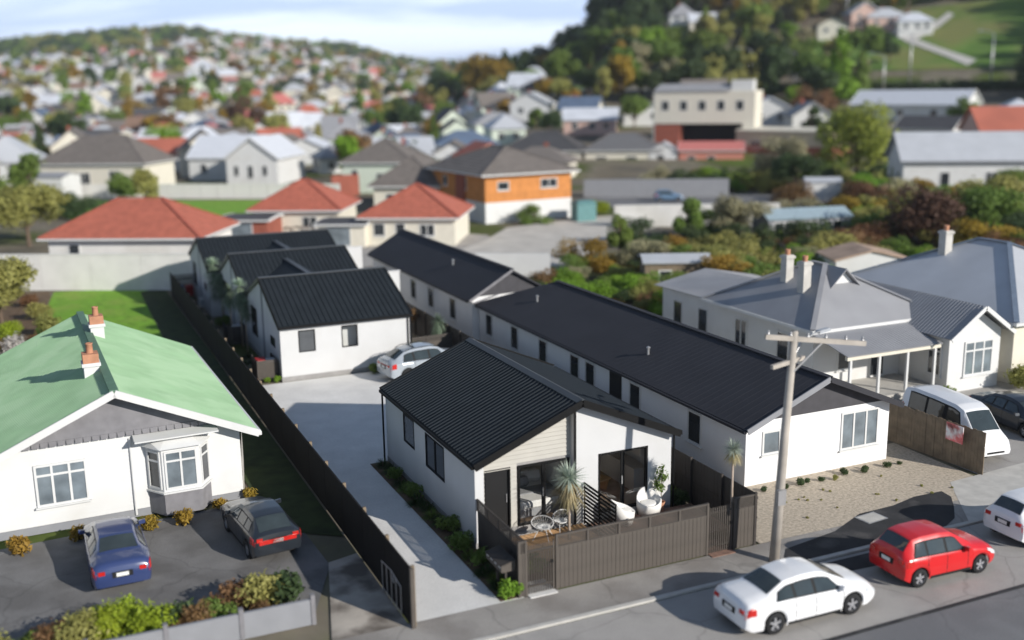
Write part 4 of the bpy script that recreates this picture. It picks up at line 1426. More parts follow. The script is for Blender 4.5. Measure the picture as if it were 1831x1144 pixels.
bush('dark green ball shrub at the wall behind the silver car', (3.5, 23.1, 0), BUSH_GREEN, 1.0)
for x, y, me, sc, lb in ((-2.05, 23.85, BUSH_BRIGHT, .55, 'small bright shrub in front of the near bin enclosure, left one'), (-1.55, 23.7, BUSH_BRIGHT, .6, 'small bright shrub in front of the near bin enclosure, right one'),
                         (-2.7, 23.9, BUSH_RUST, .45, 'small pinkish groundcover beside the left fence by the bin enclosure'),
                         (-1.9, 38.6, BUSH_GREEN, 1.3, 'leafy bush in the lane below the tall palm clump')):
    bush(lb, (x, y, 0), me, sc)
for i, (x, y) in enumerate([(-2.9, 27.0), (-3.0, 29.2), (-2.9, 31.0), (-1.9, 28.5), (-3.0, 36.3), (-2.8, 38.0), (-2.9, 40.2), (-2.8, 44.0), (-2.9, 47.6), (-1.9, 29.8)]):
    bush('low dark green plant along the lane beside the left boundary fence', (x, y, 0), (BUSH_DARK, TUFT)[i % 2], .9, 'plants along the lane', 'shrub', 'plant')
for i, (x, y, me) in enumerate([(8.05, .2, BUSH_DARK), (8.1, 1.0, BUSH_GREEN), (8.0, 1.9, BUSH_DARK), (8.05, 3.0, BUSH_GREEN), (7.95, -.6, TUFT)]):
    bush('dark green shrub along the right boundary fence beside the white front wall', (x, y, 0), me, .95, 'shrubs along the right boundary fence', 'shrub', 'plant')
for i, (x, y, sc) in enumerate([(.62, -2.7, .9), (.75, -2.2, .7), (3.3, -2.6, .75), (3.9, -2.9, .8), (5.2, -2.85, .95), (5.9, -2.85, 1.0), (6.3, -2.8, .8), (2.3, -2.9, .8), (4.5, -2.9, .9)]):
    bush('bright leafy plant just inside the street fence, ' + ('behind the left gate' if x < 1 else 'left half of the fence' if x < 4 else 'right half of the fence'), (x, y, .1), BUSH_BRIGHT if i % 3 else BUSH_GREEN, sc * 1.35, 'plants inside the street fence', 'shrub', 'plant')
# potted tree against the white wall
t = thing('potted_plant', 'slender leafy plant in a pot against the white front wall, right of the glass doors', 'pot plant', (7.0, -.25, .22))
part('pot', MB().lathe([(.12, 0), (.17, .32), (.15, .33), (.13, .28)], 14), M_CHIMPOT, t, True)
part('stem', MB().tube([(0, 0, .25), (.03, 0, .9), (-.02, 0, 1.6)], [.02, .014, .008], 6).tube([(.03, 0, .8), (.18, 0, 1.3)], .008, 5).tube([(.02, 0, .7), (-.18, .05, 1.15)], .008, 5), M_TRUNK, t)
link('foliage', leaf_cloud('foliage', LF_GREEN, [(0, 0, 1.45, .16, .16, .3), (.17, 0, 1.2, .14, .14, .22), (-.17, 0, 1.05, .15, .15, .25), (.02, 0, .85, .16, .16, .2)], 150, .065, 33, 1.3, 0, .2), t)

# ================================================================== VEHICLES
def paint(name, col, rough=.28, metal=0.0):
    m = mat(name, col, rough, .03, 2, metal=metal, spec=.6)
    m.node_tree.nodes['Principled BSDF'].inputs['Coat Weight'].default_value = .6
    m.node_tree.nodes['Principled BSDF'].inputs['Coat Roughness'].default_value = .06
    return m


# station: x, half width, shoulder z, top z, top half width
CARS = {
    'sedan': dict(L=4.65, wb=(.98, 3.68), r=.325, zb=.20, st=[
        (0, .70, .60, .64, .62), (.04, .80, .80, .86, .70), (.14, .85, .93, 1.02, .72), (.55, .89, .96, 1.07, .70), (.80, .90, .96, 1.10, .66), (1.45, .905, .95, 1.39, .56), (2.0, .905, .93, 1.46, .57),
        (2.5, .905, .92, 1.45, .57), (2.85, .90, .91, 1.38, .57), (3.65, .89, .88, 1.00, .66), (4.25, .86, .76, .86, .64), (4.50, .80, .64, .74, .60), (4.62, .70, .54, .60, .56), (4.65, .62, .48, .5, .5)],
        rs=(.84, 1.43), ws=(2.88, 3.60), side=((1.05, 1.62), (1.70, 2.30), (2.40, 3.28))),
    'hatch': dict(L=3.75, wb=(.62, 3.02), r=.30, zb=.22, st=[
        (0, .70, .62, .72, .64), (.05, .80, .90, 1.0, .66), (.14, .83, .97, 1.14, .60), (.45, .84, .97, 1.46, .54), (.8, .845, .96, 1.52, .55), (1.5, .845, .94, 1.53, .56),
        (1.95, .845, .93, 1.48, .56), (2.75, .84, .90, 1.02, .66), (3.35, .82, .80, .90, .64), (3.62, .76, .66, .76, .6), (3.73, .66, .54, .6, .54), (3.75, .6, .5, .52, .5)],
        rs=(.13, .45), ws=(2.0, 2.70), side=((.42, .86), (.94, 1.58), (1.68, 2.42))),
    'wagon': dict(L=4.35, wb=(.80, 3.35), r=.31, zb=.22, st=[
        (0, .70, .62, .74, .66), (.04, .79, .90, .98, .70), (.16, .83, .96, 1.05, .62), (.78, .84, .97, 1.36, .56), (1.2, .845, .96, 1.41, .56), (1.9, .845, .94, 1.41, .56),
        (2.3, .845, .93, 1.35, .55), (3.1, .84, .90, 1.0, .66), (3.8, .82, .78, .88, .64), (4.2, .76, .64, .74, .6), (4.33, .66, .54, .6, .54), (4.35, .6, .5, .52, .5)],
        rs=(.17, .77), ws=(2.34, 3.06), side=((.62, 1.12), (1.20, 1.85), (1.95, 2.75))),
    'suv': dict(L=4.85, wb=(.98, 3.95), r=.37, zb=.28, st=[
        (0, .76, .70, .80, .70), (.04, .88, .96, 1.04, .76), (.12, .93, 1.06, 1.16, .74), (.35, .95, 1.10, 1.24, .70), (1.0, .965, 1.10, 1.60, .58), (1.6, .97, 1.08, 1.69, .60), (2.4, .97, 1.06, 1.70, .61),
        (2.85, .97, 1.05, 1.63, .61), (3.65, .96, 1.03, 1.18, .72), (4.4, .93, .94, 1.05, .70), (4.72, .86, .80, .92, .66), (4.83, .74, .62, .70, .6), (4.85, .66, .55, .58, .55)],
        rs=(.36, .98), ws=(2.9, 3.6), side=((.78, 1.35), (1.45, 2.25), (2.36, 3.25))),
    'van': dict(L=4.9, wb=(.95, 4.05), r=.33, zb=.25, st=[
        (0, .80, .80, 1.2, .78), (.03, .86, 1.05, 1.7, .74), (.10, .88, 1.12, 1.95, .68), (.6, .89, 1.12, 2.06, .66), (2.0, .89, 1.12, 2.08, .66), (3.2, .89, 1.10, 2.04, .65),
        (3.65, .885, 1.06, 1.90, .64), (4.35, .87, 1.00, 1.16, .70), (4.68, .82, .86, .98, .68), (4.86, .74, .62, .7, .6), (4.9, .66, .5, .52, .5)],
        rs=(.045, .10), ws=(3.68, 4.32), side=((.5, 1.5), (1.65, 2.6), (2.85, 3.75))),
}


def car(name, label, cat, kind, loc, rot, pm, group=None, plate=True):
    """origin: centre of the car on the ground, heading +x"""
    D = CARS[kind]
    L_ = D['L']
    st = D['st']
    t = thing(name, label, cat, loc, rot, group)
    tabs = [[(s[0], s[i]) for s in st] for i in range(1, 5)]

    def section(x):
        xs = [x - .05, x, x + .05] if .1 < x < L_ - .1 else [x]
        hw, zs, zt, ht = [sum(pl(tb, q) for q in xs) / len(xs) for tb in tabs]
        zb = D['zb'] + .12 * (1 - sm(0, .3, x)) + .10 * sm(L_ - .5, L_, x)
        for w in D['wb']:
            dx = abs(x - w)
            R_ = D['r'] + .06
            if dx < R_:
                zb = max(zb, D['r'] + sqrt(R_ * R_ - dx * dx))
        zb = min(zb, zs - .08)
        zt = max(zt, zs + .03)
        ht = min(ht, hw * .93)
        cabin = sm(.10, .3, zt - zs)
        rr = .05 + .05 * cabin
        return [(hw * .95, zb), (hw * .995, zb + (zs - zb) * .25), (hw, zb + (zs - zb) * .6), (hw * .975, zs - .035), (hw * .94, zs),
                (ht + .02, zt - rr), (ht - .05, zt - .012), (ht * .5, zt + .012), (0, zt + .02)]
    xs = sorted(set([s[0] for s in st] + [L_ * i / 60 for i in range(61)] + [w + sgn * (D['r'] + .0601) for w in D['wb'] for sgn in (-1, 1)] + [w + sgn * (D['r'] + .0599) for w in D['wb'] for sgn in (-1, 1)]))
    V, F = [], []
    secs = []
    for x in xs:
        h = section(x)
        full = [(y, z_) for y, z_ in h] + [(-y, z_) for y, z_ in reversed(h[:-1])]
        secs.append(full)
        V += [(x - L_ / 2, y, z_) for y, z_ in full]
    n = len(secs[0])
    for i in range(len(xs) - 1):
        for k in range(n - 1):
            F.append((i * n + k, i * n + k + 1, (i + 1) * n + k + 1, (i + 1) * n + k))
    F.append(tuple(range(n)))
    F.append(tuple((len(xs) - 1) * n + k for k in range(n)))
    mb = MB().add(V, F)
    me = mb.mesh('body', pm, True)
    me.set_sharp_from_angle(angle=radians(32))
    link('body', me, t)

    def S(x, k):   # k fractional lateral index on the half section
        h = section(x)
        i = min(int(k), len(h) - 2)
        f = k - i
        return Vector((x - L_ / 2, h[i][0] + (h[i + 1][0] - h[i][0]) * f, h[i][1] + (h[i + 1][1] - h[i][1]) * f))

    def patch(x0, x1, k0, k1, side=1, nx=6, nk=3, off=.008, trap=(0, 0)):
        mb = MB()
        P = []
        for i in range(nx + 1):
            for j in range(nk + 1):
                kk = k0 + (k1 - k0) * j / nk
                fj = j / nk
                a0, a1 = x0 + trap[0] * fj, x1 - trap[1] * fj
                x = a0 + (a1 - a0) * i / nx
                p = S(x, kk)
                e = .01
                tx = S(min(L_, x + e), kk) - S(max(0, x - e), kk)
                tk = S(x, min(kk + .05, 8)) - S(x, max(kk - .05, 0))
                nr = tx.cross(tk)
                if nr.length > 1e-9:
                    nr.normalize()
                if nr.dot(p - Vector((p.x, 0, .6))) < 0 and abs(nr.y) > .2 or nr.z < -.3:
                    nr = -nr
                if abs(nr.y) <= .2 and nr.z < 0:
                    nr = -nr
                p = p + nr * off
                P.append((p.x, p.y * side, p.z))
        mb.add(P, [(i * (nk + 1) + j, (i + 1) * (nk + 1) + j, (i + 1) * (nk + 1) + j + 1, i * (nk + 1) + j + 1) for i in range(nx) for j in range(nk)])
        return mb

    def both(x0, x1, k0, nx=6, **kw):
        a = patch(x0, x1, k0, 8, 1, nx, 4, **kw)
        b = patch(x0, x1, k0, 8, -1, nx, 4, **kw)
        return a.add(b.v, b.f)
    part('rear_window', both(D['rs'][0] + .02, D['rs'][1] - .02, 6.1), M_CARGLASS, t, True)
    part('windscreen', both(D['ws'][0] + .02, D['ws'][1], 6.1), M_CARGLASS, t, True)
    sd = D['side']
    for s in (1, -1):
        part('window_trim', patch(sd[0][0] - .05, sd[-1][1] + .06, 4.03, 4.95, s, 18, 2, off=.004, trap=(.16 if kind != 'van' else 0, .40 if kind != 'van' else .3)), M_UNDER, t, True)
        part('sill_trim', patch(D['wb'][0] + D['r'] + .1, D['wb'][1] - D['r'] - .1, .02, .55, s, 8, 1, off=.006), M_UNDER, t)
        for i, (a, b) in enumerate(sd):
            # keep the window inside the cabin: slope front and rear edges
            tr = (.16 if i == 0 else 0, .38 if i == len(sd) - 1 else 0)
            if kind == 'van':
                tr = (0, .3 if i == len(sd) - 1 else 0)
            part('side_window', patch(a, b, 4.10, 4.88, s, 8, 2, trap=tr), M_CARGLASS, t, True)
        for a, b in ((sd[1][0] - .02, 0), (sd[2][0] - .04, 0)):
            part('door_handle', MB().box(a + .08 - L_ / 2, s * S(a, 3)[1] - .012, S(a, 3)[2] - .10, a + .26 - L_ / 2, s * S(a, 3)[1] + .02 * s, S(a, 3)[2] - .07), pm, t)
        xm = sd[-1][1] - .05
        p = S(xm, 4)
        part('mirror', MB().hexa([(xm - L_ / 2 - .06, s * p.y, p.z), (xm - L_ / 2 + .08, s * p.y, p.z), (xm - L_ / 2 + .06, s * (p.y + .2), p.z + .02), (xm - L_ / 2 - .06, s * (p.y + .2), p.z + .02),
                                   (xm - L_ / 2 - .06, s * p.y, p.z + .13), (xm - L_ / 2 + .05, s * p.y, p.z + .12), (xm - L_ / 2 + .03, s * (p.y + .2), p.z + .15), (xm - L_ / 2 - .06, s * (p.y + .2), p.z + .15)]), pm, t)
        part('tail_lamp', patch(.03, .34 if kind != 'van' else .14, 2.2 if kind != 'van' else 2.6, 3.7 if kind != 'van' else 4.3, s, 4, 2, off=.012), M_TAIL, t)
        part('headlamp', patch(L_ - .50, L_ - .10, 2.3, 3.6, s, 4, 2, off=.012), M_HEAD, t)
        # door shut lines
        for xx in (sd[1][0] - .05, sd[2][0] - .05, sd[2][1] + .04):
            part('door_seam', patch(xx - .011, xx + .011, .6, 4.0, s, 1, 6, off=.003), M_UNDER, t)
    # wheels
    for w in D['wb']:
        hw = pl(tabs[0], w)
        for s in (1, -1):
            R_ = D['r']
            y0 = s * (hw - .02)
            ty = part('wheel', MB().lathe([(R_ * .60, 0), (R_ * .93, .0), (R_, -.03), (R_, -.17), (R_ * .93, -.2), (R_ * .55, -.2)] if s > 0 else [(R_ * .60, 0), (R_ * .93, .0), (R_, .03), (R_, .17), (R_ * .93, .2), (R_ * .55, .2)], 22, 'y', (w - L_ / 2, y0, R_)), M_TYRE, t, True)
            rm = MB()
            c = (w - L_ / 2, y0 - s * .03, R_)
            rm.lathe([(R_ * .64, s * .02), (R_ * .62, -s * .06), (R_ * .58, -s * .08)], 22, 'y', c)
            rm.lathe([(.001, s * .015), (R_ * .16, s * .012), (R_ * .18, -s * .04)], 12, 'y', c)
            for k in range(5):
                a = 2 * pi * k / 5 + .3
                rm.bar((c[0] + .05 * cos(a), c[1], c[2] + .05 * sin(a)), (c[0] + R_ * .62 * cos(a), c[1] - s * .005, c[2] + R_ * .62 * sin(a)), .065, .03, up=(0, 1, 0))
            part('rim', rm, M_RIM, ty)
            part('brake_disc', MB().lathe([(.01, -s * .07), (R_ * .55, -s * .07), (R_ * .55, -s * .085)], 16, 'y', c), M_UNDER, ty)
    part('underbody', MB().box(.25 - L_ / 2, -.60, D['zb'] - .02, L_ / 2 - .3, .60, .62), M_UNDER, t)
    zpl = pl(tabs[1], .05)
    xp = -L_ / 2 - .012
    part('number_plate', MB().box(xp, -.18, zpl - .20, xp + .06, .18, zpl - .08), M_PLATE, t)
    part('plate_surround', MB().box(xp + .003, -.30, zpl - .23, xp + .05, .30, zpl - .05), M_UNDER, t)
    for s in (1, -1):
        part('tail_lamp', MB().box(-L_ / 2 + .0, min(s * .50, s * .70), zpl - .10, -L_ / 2 + .09, max(s * .50, s * .70), zpl + .02), M_TAIL, t)
    part('grille', MB().box(L_ / 2 - .09, -.42, .42, L_ / 2 + .004, .42, .50), M_UNDER, t)
    if kind == 'wagon':
        part('lamp_strip', MB().box(-L_ / 2 - .012, -.62, .70, -L_ / 2 + .1, .62, .84), M_TAIL, t)
    if kind in ('suv',):
        for s in (1, -1):
            part('roof_rail', MB().tube([(1.0 - L_ / 2, s * .56, 1.60), (1.3 - L_ / 2, s * .585, 1.70), (2.5 - L_ / 2, s * .59, 1.72), (2.9 - L_ / 2, s * .585, 1.62)], .018, 6), M_BLACK, t)
        part('roof_glass', MB().add([(1.55 - L_ / 2, -.45, 1.722), (1.66 - L_ / 2, -.45, 1.726), (1.66 - L_ / 2, .45, 1.726), (1.55 - L_ / 2, .45, 1.722)], [(0, 1, 2, 3)]), M_CARGLASS, t)
        part('lamp_strip', MB().box(-L_ / 2 - .006, -.68, .93, -L_ / 2 + .1, .68, .965), M_TAIL, t)
    return t


P_WHITE = paint('white_car_paint', (.80, .80, .80))
P_RED = paint('red_car_paint', (.60, .012, .014))
P_BLUE = paint('blue_car_paint', (.032, .050, .14))
P_DARK = paint('dark_car_paint', (.018, .022, .028))
P_SILVER = paint('silver_car_paint', (.40, .44, .48), .3, .25)
P_STEEL = paint('steel_blue_paint', (.12, .2, .3))

car('parked_car', 'white sedan parked at the kerb below the power pole, nearest the camera', 'car', 'sedan', (6.75, -7.95, 0), radians(-1), P_WHITE, 'cars parked along the street')
car('parked_car', 'red hatchback parked at the kerb ahead of the white sedan', 'car', 'hatch', (12.35, -7.65, 0), radians(-2), P_RED, 'cars parked along the street')
car('parked_car', 'white hatchback parked at the kerb ahead of the red car, cut by the right edge', 'car', 'hatch', (17.75, -7.15, 0), radians(0), P_WHITE, 'cars parked along the street')
car('parked_car', 'blue sedan parked on the forecourt of the green-roofed house, tail towards the street', 'car', 'sedan', (-10.95, 4.15, 0), radians(91), P_BLUE)
car('parked_car', 'dark hatchback with red tail strip parked beside the fence next to the green-roofed house', 'car', 'wagon', (-6.35, 4.15, 0), radians(96), P_DARK)
car('parked_car', 'silver sport utility car parked against the white wall of the nearest rear townhouse', 'car', 'suv', (5.9, 21.55, 0), radians(8), P_SILVER)
car('parked_van', 'white van parked behind the weathered timber fence on the right', 'van', 'van', (22.05, .75, 0), radians(-97), P_WHITE)
car('parked_car', 'dark blue car parked beyond the white van at the right edge', 'car', 'sedan', (26.3, 1.2, 0), radians(-97), P_DARK)
car('parked_car', 'steel blue car parked on the side road behind the pale retaining wall', 'car', 'hatch', (63.2, 87.5, 0), radians(-25), P_STEEL)

# ================================================================== POWER POLE
t = thing('power_pole', 'weathered timber power pole with two crossarms standing on the footpath beside the white sedan', 'power pole', (8.28, -5.02, 0), 0)
part('pole', MB().tube([(0, 0, -.05), (.2, 0, 4), (.42, 0, 7.55)], [.165, .14, .11], 14), M_POLE, t, True)
ca = part('crossarm', MB().bar((-.55, .18, 7.45), (2.75, -.55, 7.02), .13, .15), M_POLE, t)
for k in (.03, .25, .42, .6, .8, .97):
    p = Vector((-.55, .18, 7.45)).lerp(Vector((2.75, -.55, 7.02)), k)
    part('insulator', MB().lathe([(.02, .07), (.05, .1), (.03, .14), (.05, .17), (.02, .21)], 10, 'z', p), M_STEEL, ca)
cb = part('crossarm', MB().bar((-.5, -.14, 6.55), (.95, .16, 6.62), .11, .13), M_POLE, t)
part('brace', MB().bar((.36, -.1, 6.3), (1.3, -.25, 7.15), .04, .05), M_STEEL, t)
part('lamp_arm', MB().tube([(.38, .1, 6.5), (.9, .25, 7.1), (1.6, .5, 7.25), (2.1, .7, 7.25)], .03, 8), M_STEEL, t)
part('lamp_head', MB().hexa([(1.9, .58, 7.18), (2.55, .8, 7.18), (2.5, .98, 7.18), (1.84, .78, 7.18), (1.95, .6, 7.28), (2.5, .8, 7.27), (2.45, .95, 7.27), (1.9, .76, 7.28)]), M_GREYBIN, t)
part('service_box', MB().box(-.12, -.24, 2.0, .18, -.10, 2.5), M_STEEL, t)

t = thing('manhole_cover', 'pale concrete access cover set in the painted dark shade behind the red car', 'manhole cover', (13.5, -3.72, .018), .1)
part('cover', MB().box(-.42, -.28, 0, .42, .28, .012), M_KERB, t)
part('frame', MB().box(-.48, -.34, 0, .48, -.285, .008).box(-.48, .285, 0, .48, .34, .008).box(-.48, -.284, 0, -.425, .284, .008).box(.425, -.284, 0, .48, .284, .008), M_STEEL, t)

# ================================================================== GREEN-ROOFED HOUSE
gl, gr_ = (-14.65, 7.9), (-6.15, 8.15)
GA = atan2(gr_[1] - gl[1], gr_[0] - gl[0])
gw = hypot(gr_[0] - gl[0], gr_[1] - gl[1])
t = thing('villa', 'white villa with faded green gable roof, two chimneys and a bay window at the left', 'house', (gl[0], gl[1], 0), GA)
he, hr, oh = 2.72, 4.92, .62
k = (hr - he) / (gw / 2 + oh)
mb = MB()
mb.add([(0, 0, 0), (gw, 0, 0), (gw, 0, he + k * oh - .12), (gw / 2, 0, hr - .12), (0, 0, he + k * oh - .12)] + [(0, 14, 0), (gw, 14, 0), (gw, 14, he + k * oh - .12), (gw / 2, 14, hr - .12), (0, 14, he + k * oh - .12)],
       [(0, 1, 2, 3, 4), (9, 8, 7, 6, 5)] + [(i, (i + 1) % 5, (i + 1) % 5 + 5, i + 5) for i in range(5)])
part('wall', mb, M_WHITE, t)
wb = MB()
for i in range(17):   # weatherboard laps on the front wall
    z0 = .30 + i * .16
    wb.hexa([(-.01, -.026, z0), (gw + .01, -.026, z0), (gw + .01, -.002, z0), (-.01, -.002, z0), (-.01, -.008, z0 + .158), (gw + .01, -.008, z0 + .158), (gw + .01, -.002, z0 + .158), (-.01, -.002, z0 + .158)])
for i in range(17):
    z0 = .30 + i * .16
    part('weatherboard', MB().hexa([(-.01, -.026, z0), (gw + .01, -.026, z0), (gw + .01, -.002, z0), (-.01, -.002, z0), (-.01, -.008, z0 + .158), (gw + .01, -.008, z0 + .158), (gw + .01, -.002, z0 + .158), (-.01, -.002, z0 + .158)]), M_WHITE, t)
part('base_wall', MB().box(-.04, -.04, 0, gw + .04, -.001, .28), M_GREYWALL, t)
# shingled gable
gz0 = he + k * oh + .28
x0g = (gz0 - he) / k - oh
part('gable', MB().add([(x0g, -.10, gz0), (gw - x0g, -.10, gz0), (gw / 2, -.10, hr - .2), (x0g, -.001, gz0), (gw - x0g, -.001, gz0), (gw / 2, -.001, hr - .2)], [(0, 1, 2), (5, 4, 3), (0, 3, 4, 1), (1, 4, 5, 2), (2, 5, 3, 0)]), M_GABLE, t)
mb = MB()
for i in range(26):
    a = x0g + (gw - 2 * x0g) * i / 26
    mb.hexa([(a + .02, -.13, gz0 - .16), (a + .25, -.13, gz0 - .16), (a + .25, -.03, gz0 - .16), (a + .02, -.03, gz0 - .16), (a, -.13, gz0 + .02), (a + .27, -.13, gz0 + .02), (a + .27, -.03, gz0 + .02), (a, -.03, gz0 + .02)])
part('shingle_fringe', mb, M_GABLE, t)
rf = MB()
rib_sheet(rf, (-oh, -.65, he), (-oh, 14.4, he), (gw / 2, -.65, hr), (gw / 2, 14.4, hr), .19, .022, .5, th=.1)
part('roof_sheet', rf, M_GREENROOF, t)
rf = MB()
rib_sheet(rf, (gw + oh, 14.4, he), (gw + oh, -.65, he), (gw / 2, 14.4, hr), (gw / 2, -.65, hr), .19, .022, .5, th=.1)
part('roof_sheet', rf, M_GREENROOF, t)
part('ridge_cap', MB().bar((gw / 2, -.66, hr + .04), (gw / 2, 14.4, hr + .04), .3, .06), mat('dark_green_ridge', (.10, .19, .12), .6), t)
for e in (-oh, gw + oh):
    part('barge_board', MB().bar((e, -.68, he - .06), (gw / 2, -.68, hr - .06), .05, .26), M_WHITE, t)
part('gutter', MB().box(gw + oh - .02, -.6, he - .16, gw + oh + .10, 14.4, he - .02), M_WHITE, t)
for cx, cy, zt in ((gw / 2 - .42, 3.2, 5.6), (gw / 2 + .35, 9.6, 5.75)):
    c = part('chimney', MB().box(cx - .27, cy - .3, 4.2, cx + .27, cy + .3, zt - .55).box(cx - .33, cy - .36, zt - .55, cx + .33, cy + .36, zt - .42), M_WHITE, t)
    part('brick_cap', MB().box(cx - .28, cy - .31, zt - .42, cx + .28, cy + .31, zt - .08), M_CHIMPOT, c)
    part('chimney_pot', MB().lathe([(.13, zt - .08), (.12, zt + .25), (.15, zt + .28), (.10, zt + .3), (.09, zt - .06)], 12, 'z', (cx, cy, 0)), M_CHIMPOT, c, True)
window(t, (0, -.02, 0), (1, 0, 0), (0, -1, 0), 1.45, .98, 3.15, 2.5, M_WHITE, M_PANEB, 3, .08, .74, proud=.06, sill=True)
# bay window
b0, b1 = 5.15, 7.35
bay = part('bay_window', MB().hexa([(b0, -.03, .1), (b1, -.03, .1), (b1 - .45, -.72, .1), (b0 + .45, -.72, .1), (b0, -.03, .94), (b1, -.03, .94), (b1 - .45, -.72, .94), (b0 + .45, -.72, .94)]), M_GABLE, t)
part('bay_upper', MB().hexa([(b0, -.028, .96), (b1, -.028, .96), (b1 - .45, -.70, .96), (b0 + .45, -.70, .96), (b0, -.028, 2.62), (b1, -.028, 2.62), (b1 - .45, -.70, 2.62), (b0 + .45, -.70, 2.62)]), M_WHITE, bay)
part('bay_roof', MB().hexa([(b0 - .15, -.02, 2.63), (b1 + .15, -.02, 2.63), (b1 - .38, -.88, 2.63), (b0 + .38, -.88, 2.63), (b0, -.02, 2.95), (b1, -.02, 2.95), (b1 - .7, -.3, 2.95), (b0 + .7, -.3, 2.95)]), M_WHITE, bay)
part('bay_sill', MB().hexa([(b0 - .08, -.02, .93), (b1 + .08, -.02, .93), (b1 - .42, -.80, .93), (b0 + .42, -.80, .93), (b0 - .08, -.02, .99), (b1 + .08, -.02, .99), (b1 - .42, -.8, .99), (b0 + .42, -.8, .99)]), M_WHITE, bay)
window(t, (b0 + .45, -.70, 0), (1, 0, 0), (0, -1, 0), .08, 1.08, b1 - b0 - .98, 2.5, M_WHITE, M_PANEB, 2, .07, .74, proud=.04)
q = Vector((.45, -.672, 0)).normalized()
window(t, (b0, -.028, 0), q, (q.y, -q.x, 0), .08, 1.08, .72, 2.5, M_WHITE, M_PANE, 1, .07, .74, proud=.04)
q = Vector((.45, .672, 0)).normalized()
window(t, (b1 - .45, -.70, 0), q, (q.y, -q.x, 0), .08, 1.08, .72, 2.5, M_WHITE, M_PANE, 1, .07, .74, proud=.04)
part('window_awning', MB().hexa([(b0 - .4, -.75, 2.97), (b1 + .3, -.75, 2.97), (b1 + .3, -.02, 2.97), (b0 - .4, -.02, 2.97), (b0 - .4, -.75, 3.02), (b1 + .3, -.75, 3.02), (b1 + .3, -.02, 3.1), (b0 - .4, -.02, 3.1)]), M_WHITE, t)
part('downpipe', MB().tube([(b0 - .5, -.07, .1), (b0 - .5, -.07, 3.0)], .045, 8), M_WHITE, t)
# gold shrubs along the base
GB = ['leftmost, at the corner', 'left of the blue sedan', 'at the nose of the blue sedan', 'between blue sedan and bay window', 'under the bay window', 'beside the dark hatchback', 'rightmost, by the pale fence']
for i, (x, y, s) in enumerate([(-13.85, 6.5, 1.3), (-12.0, 6.75, 1.1), (-11.2, 6.7, .9), (-9.75, 6.6, 1.15), (-8.5, 6.55, 1.15), (-7.15, 7.4, .9), (-6.0, 8.0, .9)]):
    bush('golden shrub along the green-roofed villa wall, ' + GB[i], (x, y, 0), BUSH_GOLD, s, 'golden shrubs along the villa wall')
# grey wall and mixed hedge along the villa's street front
t = thing('front_wall', 'grey panelled front fence with dark posts below the hedge at the bottom left', 'fence', (-16.2, -2.46, 0), -.012)
for i in range(5):
    part('panel', MB().box(i * 2.02 + .06, 0, 0, i * 2.02 + 1.96, .10, .78), M_GREYWALL, t)
for i in range(6):
    part('post', MB().box(i * 2.02 - .07, -.03, 0, i * 2.02 + .055, .13, .92), M_GABLE, t)
hb = [(BUSH_RUST, 'reddish brown'), (BUSH_OLIVE, 'olive green'), (BUSH_LIME, 'bright yellow-green'), (BUSH_GREEN, 'green'), (BUSH_DARK, 'dark green')]
seq = [1, 0, 1, 3, 0, 1, 2, 2, 2, 4, 0, 3, 0, 1, 4]
for i, kq in enumerate(seq):
    f = i / (len(seq) - 1)
    x, y = -15.6 + 9.0 * f, -1.2 + RND.uniform(-.35, .45)
    pos_ = 'left end' if f < .3 else ('middle' if f < .7 else 'right end')
    bush(f'{hb[kq][1]} shrub in the hedge behind the grey front fence, {pos_}', (x, y, 0), hb[kq][0], RND.uniform(1.15, 1.5), 'mixed hedge of the green-roofed villa')
for i in range(9):
    f = RND.random()
    kq = RND.choice([0, 1, 3])
    bush(f'{hb[kq][1]} low shrub filling the hedge beside the forecourt', (-15.6 + 9.2 * f, -1.9 + 1.3 * RND.random(), 0), hb[kq][0], RND.uniform(.8, 1.1), 'mixed hedge of the green-roofed villa')
# pale paling fence beside the villa
t = thing('side_paling_fence', 'short pale timber fence at the right corner of the green-roofed villa', 'fence', (-6.0, 8.8, 0), radians(80))
for i in range(20):
    part('paling', MB().box(i * .15, 0, 0, i * .15 + .14, .02, 1.4), M_KERB, t)
mb = MB().box(0, .021, .3, 3, .06, .38).box(0, .021, 1.1, 3, .06, 1.18)
part('rail', mb, M_WOODF, t)

# ================================================================== LONG CHARCOAL-ROOFED NEIGHBOUR
t = thing('long_house', 'long low white house with charcoal roof and dark grey front gable along the right boundary', 'house', (11.3, .66, 0), 0)
nw, nhe, nhr = 7.0, 2.42, 3.98
ooh = .28
kk = (nhr - nhe) / (nw / 2 + ooh)
mb = MB()
zz = nhe + kk * ooh - .1
mb.add([(0, 0, 0), (nw, 0, 0), (nw, 0, zz), (nw / 2, 0, nhr - .12), (0, 0, zz)] + [(0, 22.8, 0), (nw, 22.8, 0), (nw, 22.8, zz), (nw / 2, 22.8, nhr - .12), (0, 22.8, zz)],
       [(0, 1, 2, 3, 4), (9, 8, 7, 6, 5)] + [(i, (i + 1) % 5, (i + 1) % 5 + 5, i + 5) for i in range(5)])
mb.box(0, 22.81, 0, nw, 26.25, nhe - .1)
mb.add([(-.4, 26.31, 0), (4.9, 26.31, 0), (4.9, 26.31, 2.7), (2.1, 26.31, 4.16), (-.4, 26.31, 2.72)] + [(-.4, 46.5, 0), (4.9, 46.5, 0), (4.9, 46.5, 2.7), (2.1, 46.5, 4.16), (-.4, 46.5, 2.72)],
       [(0, 1, 2, 3, 4), (9, 8, 7, 6, 5)] + [(i, (i + 1) % 5, (i + 1) % 5 + 5, i + 5) for i in range(5)])
part('wall', mb, M_NWALL, t)
